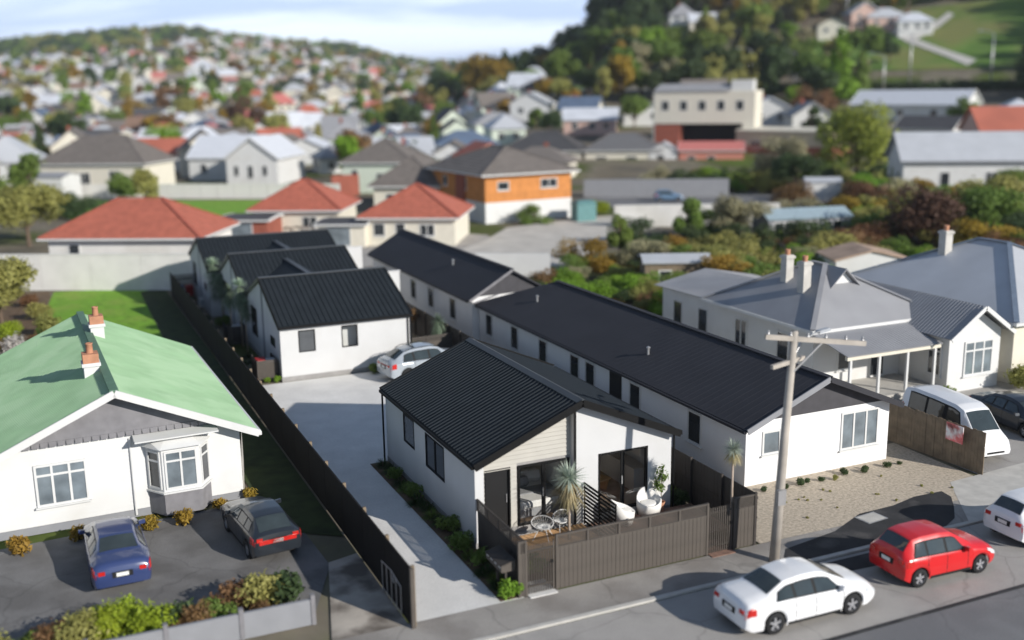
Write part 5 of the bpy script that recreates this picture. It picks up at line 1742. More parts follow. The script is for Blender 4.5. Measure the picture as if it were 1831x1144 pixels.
for (e0, e1, r0, r1) in (((-ooh, -.45, nhe), (-ooh, 26.3, nhe), (nw / 2, -.45, nhr), (nw / 2, 22.8, nhr)), ((nw + ooh, 26.3, nhe), (nw + ooh, -.45, nhe), (nw / 2, 22.8, nhr), (nw / 2, -.45, nhr)), ((nw + ooh, 26.3, nhe), (-ooh, 26.3, nhe), (nw / 2 + .01, 22.8, nhr), (nw / 2 - .01, 22.8, nhr)),
                         ((-.7, 26.0, 2.66), (-.7, 46.8, 2.66), (2.1, 26.0, 4.3), (2.1, 46.8, 4.3)), ((5.0, 46.8, 2.66), (5.0, 26.0, 2.66), (2.1, 46.8, 4.3), (2.1, 26.0, 4.3))):
    rf = MB()
    rib_sheet(rf, e0, e1, r0, r1, .42, .006, .25, th=.1)
    part('roof_sheet', rf, M_NEIGHROOF, t)
part('ridge_cap', MB().bar((nw / 2, -.45, nhr + .03), (nw / 2, 22.8, nhr + .03), .26, .05), M_NEIGHROOF, t)
part('ridge_cap', MB().bar((2.1, 26.0, 4.33), (2.1, 46.8, 4.33), .26, .05), M_NEIGHROOF, t)
gk = MB()
gz_ = zz + .12
xg = (gz_ - nhe) / kk - ooh
gk.add([(xg, -.06, gz_), (nw - xg, -.06, gz_), (nw / 2, -.06, nhr - .16), (xg, -.001, gz_), (nw - xg, -.001, gz_), (nw / 2, -.001, nhr - .16)], [(0, 1, 2), (5, 4, 3), (0, 3, 4, 1), (1, 4, 5, 2), (2, 5, 3, 0)])
part('gable', gk, M_GABLED, t)
gk = MB().add([(-.35, 26.26, 2.8), (4.5, 26.26, 2.9), (2.1, 26.26, 4.18), (-.35, 26.3, 2.8), (4.5, 26.3, 2.9), (2.1, 26.3, 4.18)], [(0, 1, 2), (5, 4, 3), (0, 3, 4, 1), (1, 4, 5, 2), (2, 5, 3, 0)])
part('gable', gk, M_GABLED, t)
part('barge_board', MB().bar((-ooh, -.48, nhe - .05), (nw / 2, -.48, nhr - .05), .05, .22), M_GREYWALL, t)
part('barge_board', MB().bar((nw + ooh, -.48, nhe - .05), (nw / 2, -.48, nhr - .05), .05, .22), M_NEIGHROOF, t)
part('barge_board', MB().bar((-.7, 25.97, 2.62), (2.1, 25.97, 4.26), .05, .16), M_GABLE, t)
part('flashing', MB().bar((-.5, 26.0, nhe + .05), (1.2, 25.98, 2.9), .05, .08), M_GABLE, t)
part('gutter', MB().box(-ooh - .10, -.4, nhe - .14, -ooh + .01, 26, nhe - .03), M_NEIGHROOF, t)
part('gutter', MB().box(-.8, 26.2, 2.52, -.69, 46.6, 2.64), M_NEIGHROOF, t)
window(t, (0, 0, 0), (1, 0, 0), (0, -1, 0), .75, 1.15, 1.6, 2.1, M_WHITE, M_PANEB, 1, .08, proud=.04, sill=True)
window(t, (0, 0, 0), (1, 0, 0), (0, -1, 0), 4.55, .75, 6.45, 2.3, M_WHITE, M_PANEB, 3, .08, proud=.04, sill=True)
for y in (2.9, 7.6, 11.8, 13.4, 17.0, 20.6, 24.2):
    window(t, (0, 26.3, 0), (0, -1, 0), (-1, 0, 0), 26.3 - y - 1.0, .7, 26.3 - y, 2.05, M_WHITE, M_PANE, 1, .08, proud=.04, sill=True)
for y in (29, 33, 36.5, 40):
    window(t, (-.4, 46, 0), (0, -1, 0), (-1, 0, 0), 46 - y - 1.1, .8, 46 - y, 2.2, M_WHITE, M_PANE, 1, .08, proud=.04, sill=True)
part('porch_arch', MB().box(-.02, 9.3, .1, -.001, 10.4, 2.2), M_UNDER, t)
for p in ((1.2, 9.0), (1.6, 21.5), (1.0, 33.0)):
    zr_ = nhe + kk * (p[0] + ooh) if p[1] < 26 else 2.66 + .586 * (p[0] + .7)
    part('roof_vent', MB().tube([(p[0], p[1], zr_ - .05), (p[0], p[1], zr_ + .32)], .06, 8).lathe([(.0, .4), (.1, .34), (.1, .3)], 8, 'z', (p[0], p[1], zr_)), M_STEEL, t)
for i in range(11):
    bush('small dark shrub under the white wall below the dark grey gable', (11.9 + i * .62 + RND.uniform(-.25, .25), -.1 + RND.uniform(-.15, .15), 0), BUSH_DARK if RND.random() < .6 else BUSH_OLIVE, RND.uniform(.22, .42), 'low shrubs along the white neighbour wall', 'shrub', 'plant')
for i in range(16):
    bush('tiny grey-green tuft dotted in the tan gravel yard by the power pole', (RND.uniform(9.2, 18.5), RND.uniform(-3.2, -.7), 0), BUSH_OLIVE, RND.uniform(.08, .14), 'tufts in the gravel yard', 'shrub', 'plant')
# weathered timber fence in front of the van
t = thing('timber_fence', 'weathered brown paling fence in front of the white van', 'fence', (20.05, 2.55, 0), atan2(-4.9, .25))
for i in range(33):
    part('paling', MB().box(i * .15, -.01 + RND.uniform(-.006, .006), 0, i * .15 + .142, .015, 1.72 + RND.uniform(-.03, .03)), M_WOODF, t)
part('rail', MB().box(0, .022, .4, 4.9, .07, .5).box(0, .022, 1.4, 4.9, .07, 1.5), M_WOODF, t)
tag(part('estate_sign', MB().box(19.96, -1.6, 1.05, 19.99, -.75, 1.75), mat('red_white_sign', (.55, .12, .12), .5, .7, 2.2, second=(.75, .75, .75), s2=1.6), None), 'red and white sign board fixed to the weathered timber fence', 'sign')

# ================================================================== VILLAS ON THE RIGHT
t = house('villa', 'large white villa with grey hipped roof, two tall chimneys and a verandah', 'house', (21.9, 9.6), (29.2, 9.6), 8.4, 3.25, 5.55, 'hip', M_WHITE, M_GREYROOF,
          [('L', 2.0, .9, 1.1, 1.7, 2), ('L', 5.6, .9, 1.0, 1.7, 1), ('F', 1.5, .9, 1.0, 1.7, 1), ('F', 3.6, .3, 1.0, 2.2, 1)], .45, pitch=0, ridge=M_GREYROOF, fascia=M_WHITE,
          chim=((1.75, 3.0, .24, 4.0, 6.0, M_KERB), (2.15, 4.9, .24, 4.0, 6.05, M_KERB)))
part('rear_wing', MB().box(.3, 8.41, 0, 6.8, 14.2, 3.0), M_WHITE, t)
rf = MB()
rib_sheet(rf, (-.1, 14.6, 3.05), (-.1, 8.0, 3.15), (3.6, 14.6, 3.75), (3.6, 8.0, 3.95), .2, .01, .5)
part('roof_sheet', rf, M_GREYROOF, t)
rf = MB()
rib_sheet(rf, (7.2, 8.0, 3.15), (7.2, 14.6, 3.05), (3.6, 8.0, 3.95), (3.6, 14.6, 3.75), .2, .01, .5)
part('roof_sheet', rf, M_GREYROOF, t)
for yy in (9.4, 12.0):
    window(t, (.3, 14.2, 0), (0, -1, 0), (-1, 0, 0), 14.2 - yy - 1.0, .9, 14.2 - yy, 2.4, M_WHITE, M_PANE, 1, .08, proud=.04, sill=True)
# gablet, verandah and bay on the villa
part('gablet', MB().add([(2.6, 2.3, 4.45), (4.7, 2.3, 4.45), (3.65, 2.3, 5.48), (2.6, 4.6, 4.45), (4.7, 4.6, 4.45), (3.65, 4.6, 5.48)], [(0, 1, 2), (5, 4, 3), (0, 3, 4, 1), (1, 4, 5, 2), (2, 5, 3, 0)]), M_WHITE, t)
mb = MB()
mb.hexa([(2.4, 2.0, 4.35), (2.4, 4.6, 4.35), (3.65, 4.6, 5.54), (3.65, 2.0, 5.54), (2.4, 2.0, 4.41), (2.4, 4.6, 4.41), (3.65, 4.6, 5.60), (3.65, 2.0, 5.60)])
mb.hexa([(4.9, 2.0, 4.35), (4.9, 4.6, 4.35), (3.65, 4.6, 5.54), (3.65, 2.0, 5.54), (4.9, 2.0, 4.41), (4.9, 4.6, 4.41), (3.65, 4.6, 5.60), (3.65, 2.0, 5.60)])
part('gablet_roof', mb, M_GREYROOF, t)
rf = MB()
rib_sheet(rf, (-.5, -3.0, 2.55), (5.4, -3.0, 2.55), (-.5, -.35, 3.12), (5.4, -.35, 3.12), .2, .015, .5)
part('verandah_roof', rf, M_GREYROOF, t)
for i in range(4):
    part('verandah_post', MB().box(-.2 + i * 1.75, -2.85, 0, -.08 + i * 1.75, -2.73, 2.5), M_WHITE, t)
part('verandah_beam', MB().box(-.4, -2.88, 2.3, 5.4, -2.72, 2.52), M_CREAM, t)
part('verandah_floor', MB().box(-.4, -2.9, 0, 5.4, 0, .3), M_KERB, t)
part('bay_wall', MB().add([(5.6, -3.2, 0), (9.0, -3.2, 0), (9.0, -3.2, 2.95), (7.3, -3.2, 4.05), (5.6, -3.2, 2.95)] + [(5.6, 2, 0), (9.0, 2, 0), (9.0, 2, 2.95), (7.3, 2, 4.05), (5.6, 2, 2.95)],
                          [(0, 1, 2, 3, 4), (9, 8, 7, 6, 5)] + [(i, (i + 1) % 5, (i + 1) % 5 + 5, i + 5) for i in range(5)]), M_WHITE, t)
rf = MB()
rib_sheet(rf, (5.2, -3.7, 2.85), (5.2, 5.5, 2.85), (7.3, -3.7, 4.28), (7.3, 5.5, 4.28), .2, .02, .5)
part('bay_roof', rf, M_GREYROOF, t)
rf = MB()
rib_sheet(rf, (9.4, 5.5, 2.85), (9.4, -3.7, 2.85), (7.3, 5.5, 4.28), (7.3, -3.7, 4.28), .2, .02, .5)
part('bay_roof', rf, M_GREYROOF, t)
for e in (5.2, 9.4):
    part('barge_board', MB().bar((e, -3.72, 2.8), (7.3, -3.72, 4.24), .05, .2), M_WHITE, t)
window(t, (5.6, -3.2, 0), (1, 0, 0), (0, -1, 0), 1.0, .75, 2.9, 2.5, M_WHITE, M_PANEB, 3, .09, .72, proud=.06, sill=True)
window(t, (5.6, 2, 0), (0, -1, 0), (-1, 0, 0), 3.9, .75, 4.8, 2.5, M_WHITE, M_PANE, 1, .09, .72, proud=.06, sill=True)
for i, (x, y, me, s) in enumerate([(26.2, 5.2, BUSH_GREEN, 1.6), (25.0, 5.6, BUSH_RUST, 1.2), (24.2, 5.0, BUSH_OLIVE, 1.3)]):
    bush(['green shrub growing against the verandah of the white villa', 'reddish shrub in front of the verandah of the white villa', 'olive shrub at the left end of the white villa verandah'][i], (x, y, 0), me, s)
t = house('villa', 'white villa with pale blue-grey pyramid roof and one white chimney at the right edge', 'house', (31.6, 6.2), (42, 6.2), 12.5, 3.3, 6.1, 'hip', M_CREAM, M_PALEROOF,
          [('L', 3, .9, 1.0, 1.6, 1), ('L', 8, .9, 1.0, 1.6, 1), ('F', 1.2, .8, 1.3, 1.7, 2), ('F', 5, .8, 1.3, 1.7, 2)], .5, ridge=mat('blue_grey_ridge', (.16, .2, .26), .5), fascia=M_WHITE, chim=((3.6, 8.2, .26, 4.2, 6.6, M_KERB),))
for i, (x, y) in enumerate([(31.5, 5.2), (33.0, 5.0), (34.2, 5.2)]):
    bush('green hedge shrub in front of the pale pyramid-roofed villa', (x, y, 0), BUSH_OLIVE, 1.6, 'hedge shrubs at the right edge')

# ================================================================== TREES
def tree_mesh(kind, seed, n, size):
    q = random.Random(seed)
    lob = []
    if kind == 'round':
        for i in range(11):
            a, e = q.uniform(0, 6.28), q.uniform(-.6, 1)
            r_ = .24
            lob.append((r_ * cos(a) * cos(e), r_ * sin(a) * cos(e), .60 + .20 * sin(e) * 1.3, q.uniform(.13, .22), q.uniform(.13, .22), q.uniform(.11, .19)))
    elif kind == 'oval':
        for i in range(11):
            a, z_ = q.uniform(0, 6.28), q.uniform(.3, .9)
            r_ = .17 * (1 - abs(z_ - .5) * 1.3)
            lob.append((r_ * cos(a), r_ * sin(a), z_, q.uniform(.09, .15), q.uniform(.09, .15), q.uniform(.10, .16)))
    elif kind == 'cone':
        for i in range(13):
            z_ = .14 + .8 * i / 12
            a = q.uniform(0, 6.28)
            r_ = .22 * (1 - z_) + .02
            lob.append((r_ * .45 * cos(a), r_ * .45 * sin(a), z_, r_ + .03, r_ + .03, .07))
    elif kind == 'spread':
        for i in range(13):
            a, r_ = q.uniform(0, 6.28), q.uniform(.1, .48)
            lob.append((r_ * cos(a), r_ * sin(a), .62 + q.uniform(-.2, .2) - .25 * r_, q.uniform(.14, .24), q.uniform(.14, .24), q.uniform(.12, .2)))
    elif kind == 'scrub':
        for i in range(15):
            a, r_ = q.uniform(0, 6.28), q.uniform(.0, .48)
            lob.append((r_ * cos(a), r_ * sin(a), q.uniform(.12, .72) * (1 - .5 * r_), q.uniform(.14, .26), q.uniform(.14, .26), q.uniform(.14, .24)))
    elif kind == 'ball':
        for i in range(12):
            a, e = q.uniform(0, 6.28), q.uniform(-1, 1.2)
            r_ = .26
            lob.append((r_ * cos(a) * cos(e), r_ * sin(a) * cos(e), .5 + .3 * sin(e), .2, .2, .18))
    cr = leaf_cloud('crown', LF_GREEN, lob, n, size, seed, 1.1, 0, .5 if kind != 'ball' else .75)
    mb = MB()
    top = .5 if kind in ('round', 'spread', 'ball', 'scrub') else .85
    mb.tube([(0, 0, -.06), (.01, 0, top * .5), (0, .01, top)], [.026, .018, .006], 7)
    for i in range(4):
        a = i * 1.6 + q.uniform(0, 1)
        z_ = top * q.uniform(.45, .7)
        mb.tube([(0, 0, z_), (.1 * cos(a), .1 * sin(a), z_ + .12), (.2 * cos(a), .2 * sin(a), z_ + .22)], [.011, .008, .003], 5)
    tr = mb.mesh('trunk', M_TRUNK, True, False)
    return cr, tr


TREES = {k: [tree_mesh(k, 100 + i * 7 + len(k), 1500, .045) for i in range(3)] for k in ('round', 'oval', 'cone', 'spread', 'ball', 'scrub')}
FINE = {k: [tree_mesh(k, 300 + i * 7 + len(k), 5200, .024) for i in range(2)] for k in ('round', 'oval', 'spread', 'ball', 'scrub')}
FARC = {k: tree_mesh(k, 500 + len(k), 260, .10)[0] for k in ('round', 'oval', 'cone', 'spread')}


def tree(label, loc, h, kind, m, group=None, fine=False, wide=1.0, cat='tree', name='tree'):
    pool = FINE if fine else TREES
    cr, tr = pool[kind][RND.randrange(len(pool[kind]))]
    t = thing(name, label, cat, loc, RND.uniform(0, 6.28), group, (h * wide, h * wide, h))
    c = link('crown', cr, t)
    c.material_slots[0].link = 'OBJECT'
    c.material_slots[0].material = m
    link('trunk', tr, t)
    return t


LF_COL = [(LF_GREEN, 'green'), (LF_DARK, 'dark green'), (LF_OLIVE, 'olive green'), (LF_GOLD, 'golden'), (LF_RUST, 'russet'), (LF_BRIGHT, 'bright green'), (LF_PALE, 'pale bare-twigged'), (LF_BROWN, 'brown')]


def polar(b, d):
    """point at bearing b (1/1893 rad units from the view axis) and ground distance d from the camera"""
    a = math.atan(b / FPX)
    x, y = from_uv(d * sin(a), d * cos(a))
    return x, y, terr(x, y)


# ================================================================== MIDDLE GROUND
EXC = []


def exc(x, y, r):
    EXC.append((x, y, r))


t = thing('block_wall', 'long white block wall across the back of the lawn, left of the rear townhouses', 'wall', (-30, 68.0, 0), atan2(52.9 - 68.0, -1.8 + 30))
wl = hypot(28.2, 15.1)
for i in range(8):
    part('panel', MB().box(i * wl / 8 + .01, 0, 0, (i + 1) * wl / 8 - .01, .2, 2.75), M_BLOCK, t)
part('coping', MB().box(0, -.04, 2.752, wl, .24, 2.85), M_BLOCK, t)
R3 = mat('red_ridge_tile', (.33, .09, .06), .8)
house('tiled_house', 'low house with broad red tile roof behind the white block wall', 'house', (-11.6, 62.4), (-.8, 56.6), 8.5, 3.6, 6.3, 'hip', M_BLOCK, M_REDTILE, [('F', 1.6, 2.0, 1.0, 1.1, 1)], .55, pitch=.22, rib=.05, ridge=R3, fascia=M_WHITE)
house('tiled_house', 'brick house with pointed red tile roof directly behind the furthest rear townhouse', 'house', (8.3, 81.2), (16.2, 76.9), 8.6, 2.75, 5.6, 'hip', M_CREAM, M_REDTILE, [('F', 1.2, .9, 1.3, 1.2, 1), ('F', 5.2, .9, 1.6, 1.2, 2)], .5, pitch=.22, rib=.05, ridge=R3, fascia=M_WHITE)
house('garage', 'small brick garage with flat dark roof left of the pointed red tile roof', 'garage', (4.3, 77.9), (8.6, 75.5), 5, 2.4, 2.55, 'gx', M_BRICKR, M_DARKTILE, [('F', .8, .1, 2.6, 2.0, 1)], .3, fascia=M_WHITE, pm=M_PANEB)
house('tiled_house', 'cream brick house with pointed red tile roof left of the orange brick house', 'house', (16.6, 69.2), (24.4, 64.6), 9.0, 2.75, 5.6, 'hip', M_CREAM, M_REDTILE, [('F', 1.0, .9, 1.2, 1.3, 1), ('F', 3.2, .2, 1.0, 2.0, 1), ('F', 5.6, .9, 1.5, 1.2, 2)], .5, pitch=.22, rib=.05, ridge=R3, fascia=M_WHITE)
house('garage', 'small dark-roofed brick garage between the two pointed red tile roofs', 'garage', (12.4, 70.2), (16.4, 68), 5, 2.3, 2.45, 'gx', M_CREAM, M_DARKTILE, [('F', .8, .1, 2.4, 1.9, 1)], .3, fascia=M_WHITE, pm=M_PANEB)
for x, y, r in ((-5, 64, 10), (14, 83, 9), (22, 72, 9), (6, 78, 5), (14, 71, 5)):
    exc(x, y, r)
tag(part('pergola', MB().box(9.0, 66, 2.3, 9.1, 69, 2.4).box(10.0, 66, 2.3, 10.1, 69, 2.4).box(11, 66, 2.3, 11.1, 69, 2.4).box(8.8, 66, 2.2, 11.3, 66.1, 2.3).box(8.8, 69, 2.2, 11.3, 69.1, 2.3).box(8.9, 66, 0, 9, 66.1, 2.2).box(11, 66, 0, 11.1, 66.1, 2.2).box(8.9, 69, 0, 9, 69.1, 2.2).box(11, 69, 0, 11.1, 69.1, 2.2), M_TRUNK, None), 'dark timber pergola frame just behind the furthest rear townhouse roof', 'pergola')
# orange brick two-storey house
oh_ = house('brick_house', 'two-storey orange brick house with white base and grey-brown tiled hip roof', 'house', (33.4, 78.3), (44.4, 78.9), 14.5, 5.45, 8.1, 'hip', M_BRICKO, M_GREYTILE,
            [('F', 1.5, 3.6, 1.5, 1.0, 1), ('F', 7.0, 3.6, 2.2, 1.1, 2), ('F', 1.5, .9, .9, .9, 1), ('L', 3, 3.5, 1.2, 1.2, 1), ('L', 8, 3.4, 1.6, 1.4, 2)], .75, pitch=.25, rib=.05, ridge=M_GREYTILE, fascia=M_WHITE, base=(2.3, M_WHITE))
part('chimney_breast', MB().box(-.2, 5.2, 0, -.001, 7.6, 5.3), M_BRICKR, oh_)
house('brick_house', 'long grey-brown tiled wing adjoining the orange brick house on its left', 'house', (25.6, 95), (33, 91), 15, 3.3, 6.6, 'hip', M_CREAM, M_GREYTILE, [('F', 1.5, 1, 1.2, 1.4, 1), ('F', 4.8, 1, 1.4, 1.4, 1)], .6, pitch=.25, rib=.05, ridge=M_GREYTILE, fascia=M_WHITE)
exc(39, 86, 13); exc(34, 100, 12)
house('weatherboard_house', 'pale green weatherboard house with grey-brown roof beside a red brick wall', 'house', (29.2, 122), (38, 116.5), 11, 4.4, 7.6, 'hip', mat('pale_green_board', (.56, .62, .52), .7), M_GREYTILE, [('F', 1.3, 1.2, 1, 2.2, 1), ('F', 5, 1.4, 1.6, 1.5, 2)], .5, pitch=.25, rib=.05, ridge=M_GREYTILE, fascia=M_WHITE)
tag(part('brick_wall', MB().box(26.2, 117.2, 0, 30.2, 117.5, 3.0), M_BRICKR, None), 'short red brick wall section left of the pale green house', 'wall')
house('weatherboard_house', 'cream house with grey-brown hipped roof at the upper left behind trees', 'house', (-11.2, 144.6), (2.9, 135.8), 10, 4.6, 8.6, 'hip', M_CREAM, M_GREYTILE, [('F', 2.2, 1.2, 1.5, 2.2, 1), ('F', 6.0, .9, 2, 2.4, 2), ('F', 11, 2.4, 1.8, 1.2, 2)], .5, pitch=.25, rib=.05, ridge=M_GREYTILE, fascia=M_WHITE)
house('shed', 'small white lean-to block in front of the cream hipped house', 'shed', (-14.2, 133), (-8.6, 129.6), 5, 3.6, 4.1, 'gx', M_WHITE, M_GREYROOF, [('F', .8, 1.4, 1, 1.1, 1), ('F', 3.4, 1.4, 1, 1.1, 1)], .2)
house('gabled_cottage', 'white gabled cottage with pale roof facing the camera behind the long paling fence', 'house', (16.4, 145.4), (23.6, 140.8), 13, 4.2, 7.6, 'gy', M_WHITE, mat('white_roof_metal', (.60, .62, .66), .5), [('F', 1.2, 1.4, .9, 1.7, 1), ('F', 3.5, 1.0, 1.0, 2.1, 1), ('F', 6.0, 1.4, .9, 1.7, 1)], .35, fascia=M_WHITE)
house('gabled_cottage', 'white cottage with long white roof behind and left of the gabled cottage', 'house', (12.2, 158), (22, 152), 12, 3.8, 7.4, 'gx', M_WHITE, mat('white_roof_metal', (.60, .62, .66), .5), [('F', 2, 1.2, 1.2, 1.6, 1)], .35, fascia=M_WHITE)
for x, y, r in ((0, 146, 14), (-10, 132, 6), (22, 150, 13), (38, 124, 11), (-1, 127, 4)):
    exc(x, y, r)
t = thing('paling_fence', 'long pale board fence behind the back lawn and the red tile roofs', 'fence', (-7, 135.4, 0), atan2(114.0 - 135.4, 26.6 + 7))
me = MB().box(0, 0, 0, .27, .03, 2.1).mesh('paling', M_BLOCK)
for i in range(142):
    link('paling', me, t, (i * .28, RND.uniform(-.01, .01), 0))
me = MB().box(-.06, -.05, 0, .06, -.002, 2.15).mesh('post', M_BLOCK)
for i in range(17):
    link('post', me, t, (i * 2.45, 0, 0))
# right-hand middle ground
house('dark_roof_house', 'cream house with dark grey hipped roof behind the orange brick house', 'house', (68.0, 151.5), (80, 143.5), 10, 3.2, 6.6, 'hip', M_CREAM, M_DARKTILE, [('F', 2, .9, 2, 1.3, 2), ('F', 8, .9, 2, 1.3, 2)], .5, pitch=.25, rib=.05, ridge=M_GREYTILE, fascia=M_WHITE)
house('dark_roof_house', 'cream house with mid grey hipped roof right of the dark grey hipped roof', 'house', (80.5, 143), (92, 135.5), 9, 3.2, 6.2, 'hip', M_CREAM, mat('mid_grey_tile', (.15, .15, .155), .8), [('F', 2, .9, 2, 1.3, 2), ('F', 7.5, .9, 2, 1.3, 2)], .5, pitch=.25, rib=.05, ridge=M_GREYTILE, fascia=M_WHITE)
house('red_roof_building', 'low salmon-coloured building with faded red roof in front of the industrial block', 'building', (94.5, 133.2), (103.8, 126.7), 8, 3.2, 4.6, 'gx', mat('salmon_wall', (.50, .20, .15), .8), mat('faded_red_roof', (.52, .17, .15), .7), [('F', 1.5, .9, 1.4, 1.3, 1), ('F', 5, .9, 1.4, 1.3, 1)], .3, fascia=M_WHITE)
house('shed', 'small white gabled shed left of the faded red roof', 'shed', (90.2, 136.5), (94.2, 133.6), 6, 3.2, 4.6, 'gy', M_WHITE, M_PALEROOF, [('F', 1.4, .2, 1.4, 2.2, 1)], .2)
for x, y, r in ((80, 150, 14), (90, 144, 12), (101, 134, 9)):
    exc(x, y, r)
# industrial block: three storeys, white front, open ground floor
ib0, ib1 = polar(255, 208), polar(432, 205)
t = thing('industrial_building', 'tall white three-storey block with green-grey left side and dark open ground floor', 'building', (ib0[0], ib0[1], ib0[2]), atan2(ib1[1] - ib0[1], ib1[0] - ib0[0]))
iw = hypot(ib1[0] - ib0[0], ib1[1] - ib0[1])
part('wall', MB().box(0, 0, 4.6, iw, 12, 10.6).box(0, 4.0, -1, iw, 12, 4.6).box(iw - 2.2, .0, -1, iw, 3.99, 4.6), M_CREAM, t)
part('side_cladding', MB().box(-.15, -.05, -1, -.001, 12.05, 10.3), mat('green_grey_cladding', (.34, .39, .39), .7), t)
part('tower', MB().box(iw - 4.5, .5, 10.601, iw - .5, 5, 12.6), M_WHITE, t)
part('brick_base', MB().box(.1, .2, -1, 5, 3.99, 4.59), M_BRICKR, t)
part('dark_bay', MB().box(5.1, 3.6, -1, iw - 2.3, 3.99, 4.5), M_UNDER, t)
part('roof', MB().hexa([(-.3, -.3, 10.602), (iw - 4.6, -.3, 10.602), (iw - 4.6, 12.3, 10.602), (-.3, 12.3, 10.602), (.8, 2, 12), (iw - 5, 2, 12), (iw - 5, 10, 12), (.8, 10, 12)]), M_GREYROOF, t)
for i in range(5):
    window(t, (0, 0, 0), (1, 0, 0), (0, -1, 0), 1.4 + i * iw / 5.4, 7.0, 2.9 + i * iw / 5.4, 8.9, M_WHITE, M_PANE, 1, .12, proud=.05)
for i in range(4):
    window(t, (-.15, 12, 0), (0, -1, 0), (-1, 0, 0), 1.2 + i * 2.7, 5.6, 2.6 + i * 2.7, 9.2, M_WHITE, M_PANEB, 1, .12, proud=.05)
exc(ib0[0] + 9, ib0[1], 20)
tb0, tb1 = polar(400, 204), polar(570, 196)
house('flat_building', 'long low tan building with red brick corner right of the industrial block', 'building', (tb0[0], tb0[1]), (tb1[0], tb1[1]), 9, 4.4, 4.9, 'gx', mat('tan_render', (.50, .42, .30), .85, .08), M_CREAM, [('F', 3, 1, 2, 1.6, 2), ('F', 9, 1, 2, 1.6, 2)], .2, z=tb0[2] - .5, base=(1.6, M_BRICKR))
exc((tb0[0] + tb1[0]) / 2, (tb0[1] + tb1[1]) / 2, 13)
wr0, wr1 = (90.0, 74.5), (97.0, 71.0)
house('weatherboard_house', 'white house with long pale blue-grey roof and grey gable at the right edge', 'house', (88.5, 72.5), (104.5, 62.5), 9.5, 5.0, 8.4, 'gx', M_WHITE, M_PALEROOF, [('F', 4.5, 1.6, 1.2, 2.0, 1), ('F', 10, 1.6, 1.4, 2.0, 2), ('L', 2.5, 1.6, 1.3, 2.2, 1), ('L', 6, 1.6, 1.3, 1.8, 1)], .5, fascia=M_GREYWALL)
sb0, sb1 = polar(680, 212), polar(782, 208)
house('shed', 'small white-walled outbuilding with dark roof behind the long pale blue-grey roof', 'shed', sb0[:2], sb1[:2], 8, 3.4, 5.6, 'gx', M_WHITE, M_DARKTILE, [], .4, fascia=M_WHITE, z=sb0[2] - .4)
exc(*polar(330, 186)[:2], 15); exc(*polar(380, 178)[:2], 12); exc(99, 72, 14); exc(sb0[0] + 4, sb0[1], 10); exc(110, 118, 14); exc(102, 108, 9)
lw0, lw1 = polar(600, 246), polar(800, 238)
house('long_shed', 'long white-roofed building below the dark hedge line on the right', 'building', (lw0[0], lw0[1]), (lw1[0], lw1[1]), 11, 3.4, 6.4, 'gx', M_WHITE, mat('white_roof_metal', (.60, .62, .66), .5), [('F', 4, 1, 1.5, 1.4, 1), ('F', 10, 1, 1.5, 1.4, 1), ('F', 17, 1, 1.5, 1.4, 1)], .4, z=lw0[2] - .6, fascia=M_WHITE)
exc((lw0[0] + lw1[0]) / 2, (lw0[1] + lw1[1]) / 2, 16)
# retaining wall, lot walls, garden sheds
tag(part('retaining_wall', MB().add([(44.5, 68.9, 0), (59.6, 60.2, 0), (59.7, 60.5, 0), (44.6, 69.2, 0), (44.5, 68.9, 2.3), (59.6, 60.2, 2.5), (59.7, 60.5, 2.5), (44.6, 69.2, 2.3)], [(0, 3, 2, 1), (4, 5, 6, 7), (0, 1, 5, 4), (1, 2, 6, 5), (2, 3, 7, 6), (3, 0, 4, 7)]), M_BLOCK, None), 'pale retaining wall below the side road, right of the orange brick house', 'wall')
tag(part('road_wall', MB().hexa([(56, 97.5, 0), (73, 88, 0), (73.2, 88.3, 0), (56.2, 97.8, 0), (56, 97.5, 2.4), (73, 88, 2.4), (73.2, 88.3, 2.4), (56.2, 97.8, 2.4)]), M_GREYWALL, None), 'grey wall with openings along the far side of the side road behind the blue car', 'wall')
t = house('glasshouse', 'dark glazed lean-to with pale blue roof beyond the villa chimneys', 'shed', (51.5, 51.5), (60, 49.8), 3.5, 2.2, 3.0, 'gx', M_GREYWALL, mat('glaucous_roof', (.30, .38, .42), .4), [('F', .5, .5, 2.2, 1.4, 2), ('F', 3, .5, 2.2, 1.4, 2), ('F', 5.6, .5, 2.2, 1.4, 2)], .2)
house('shed', 'small white shed beyond the brown-leaved tree', 'shed', (77, 77), (80.6, 74.8), 3, 2.6, 3.1, 'gx', M_WHITE, M_PALEROOF, [], .2)
house('shed', 'garden shed with pale rusty roof beside the villa with two chimneys', 'shed', (28.6, 36.4), (33, 34.4), 3.2, 2.1, 2.5, 'gx', M_WOODF, M_PALEROOF, [('F', 1, .5, 1, 1, 1)], .2)
house('shed', 'low shed with rust-stained roof behind the pale pyramid-roofed villa', 'shed', (41, 30), (46, 28), 4, 2.2, 2.9, 'gy', M_WHITE, mat('rusty_roof', (.42, .30, .22), .8, .25, .8), [], .2)
tag(part('garden_wall', MB().hexa([(18.9, 46), (26.4, 41.6), (26.5, 41.8), (19, 46.2)] and [(18.9, 46, 0), (24.0, 43, 0), (24.1, 43.2, 0), (19, 46.2, 0), (18.9, 46, 2.2), (24.0, 43, 2.2), (24.1, 43.2, 2.2), (19, 46.2, 2.2)]), M_PLASTER, None), 'low white garden wall right of the far end of the long charcoal roof', 'wall')
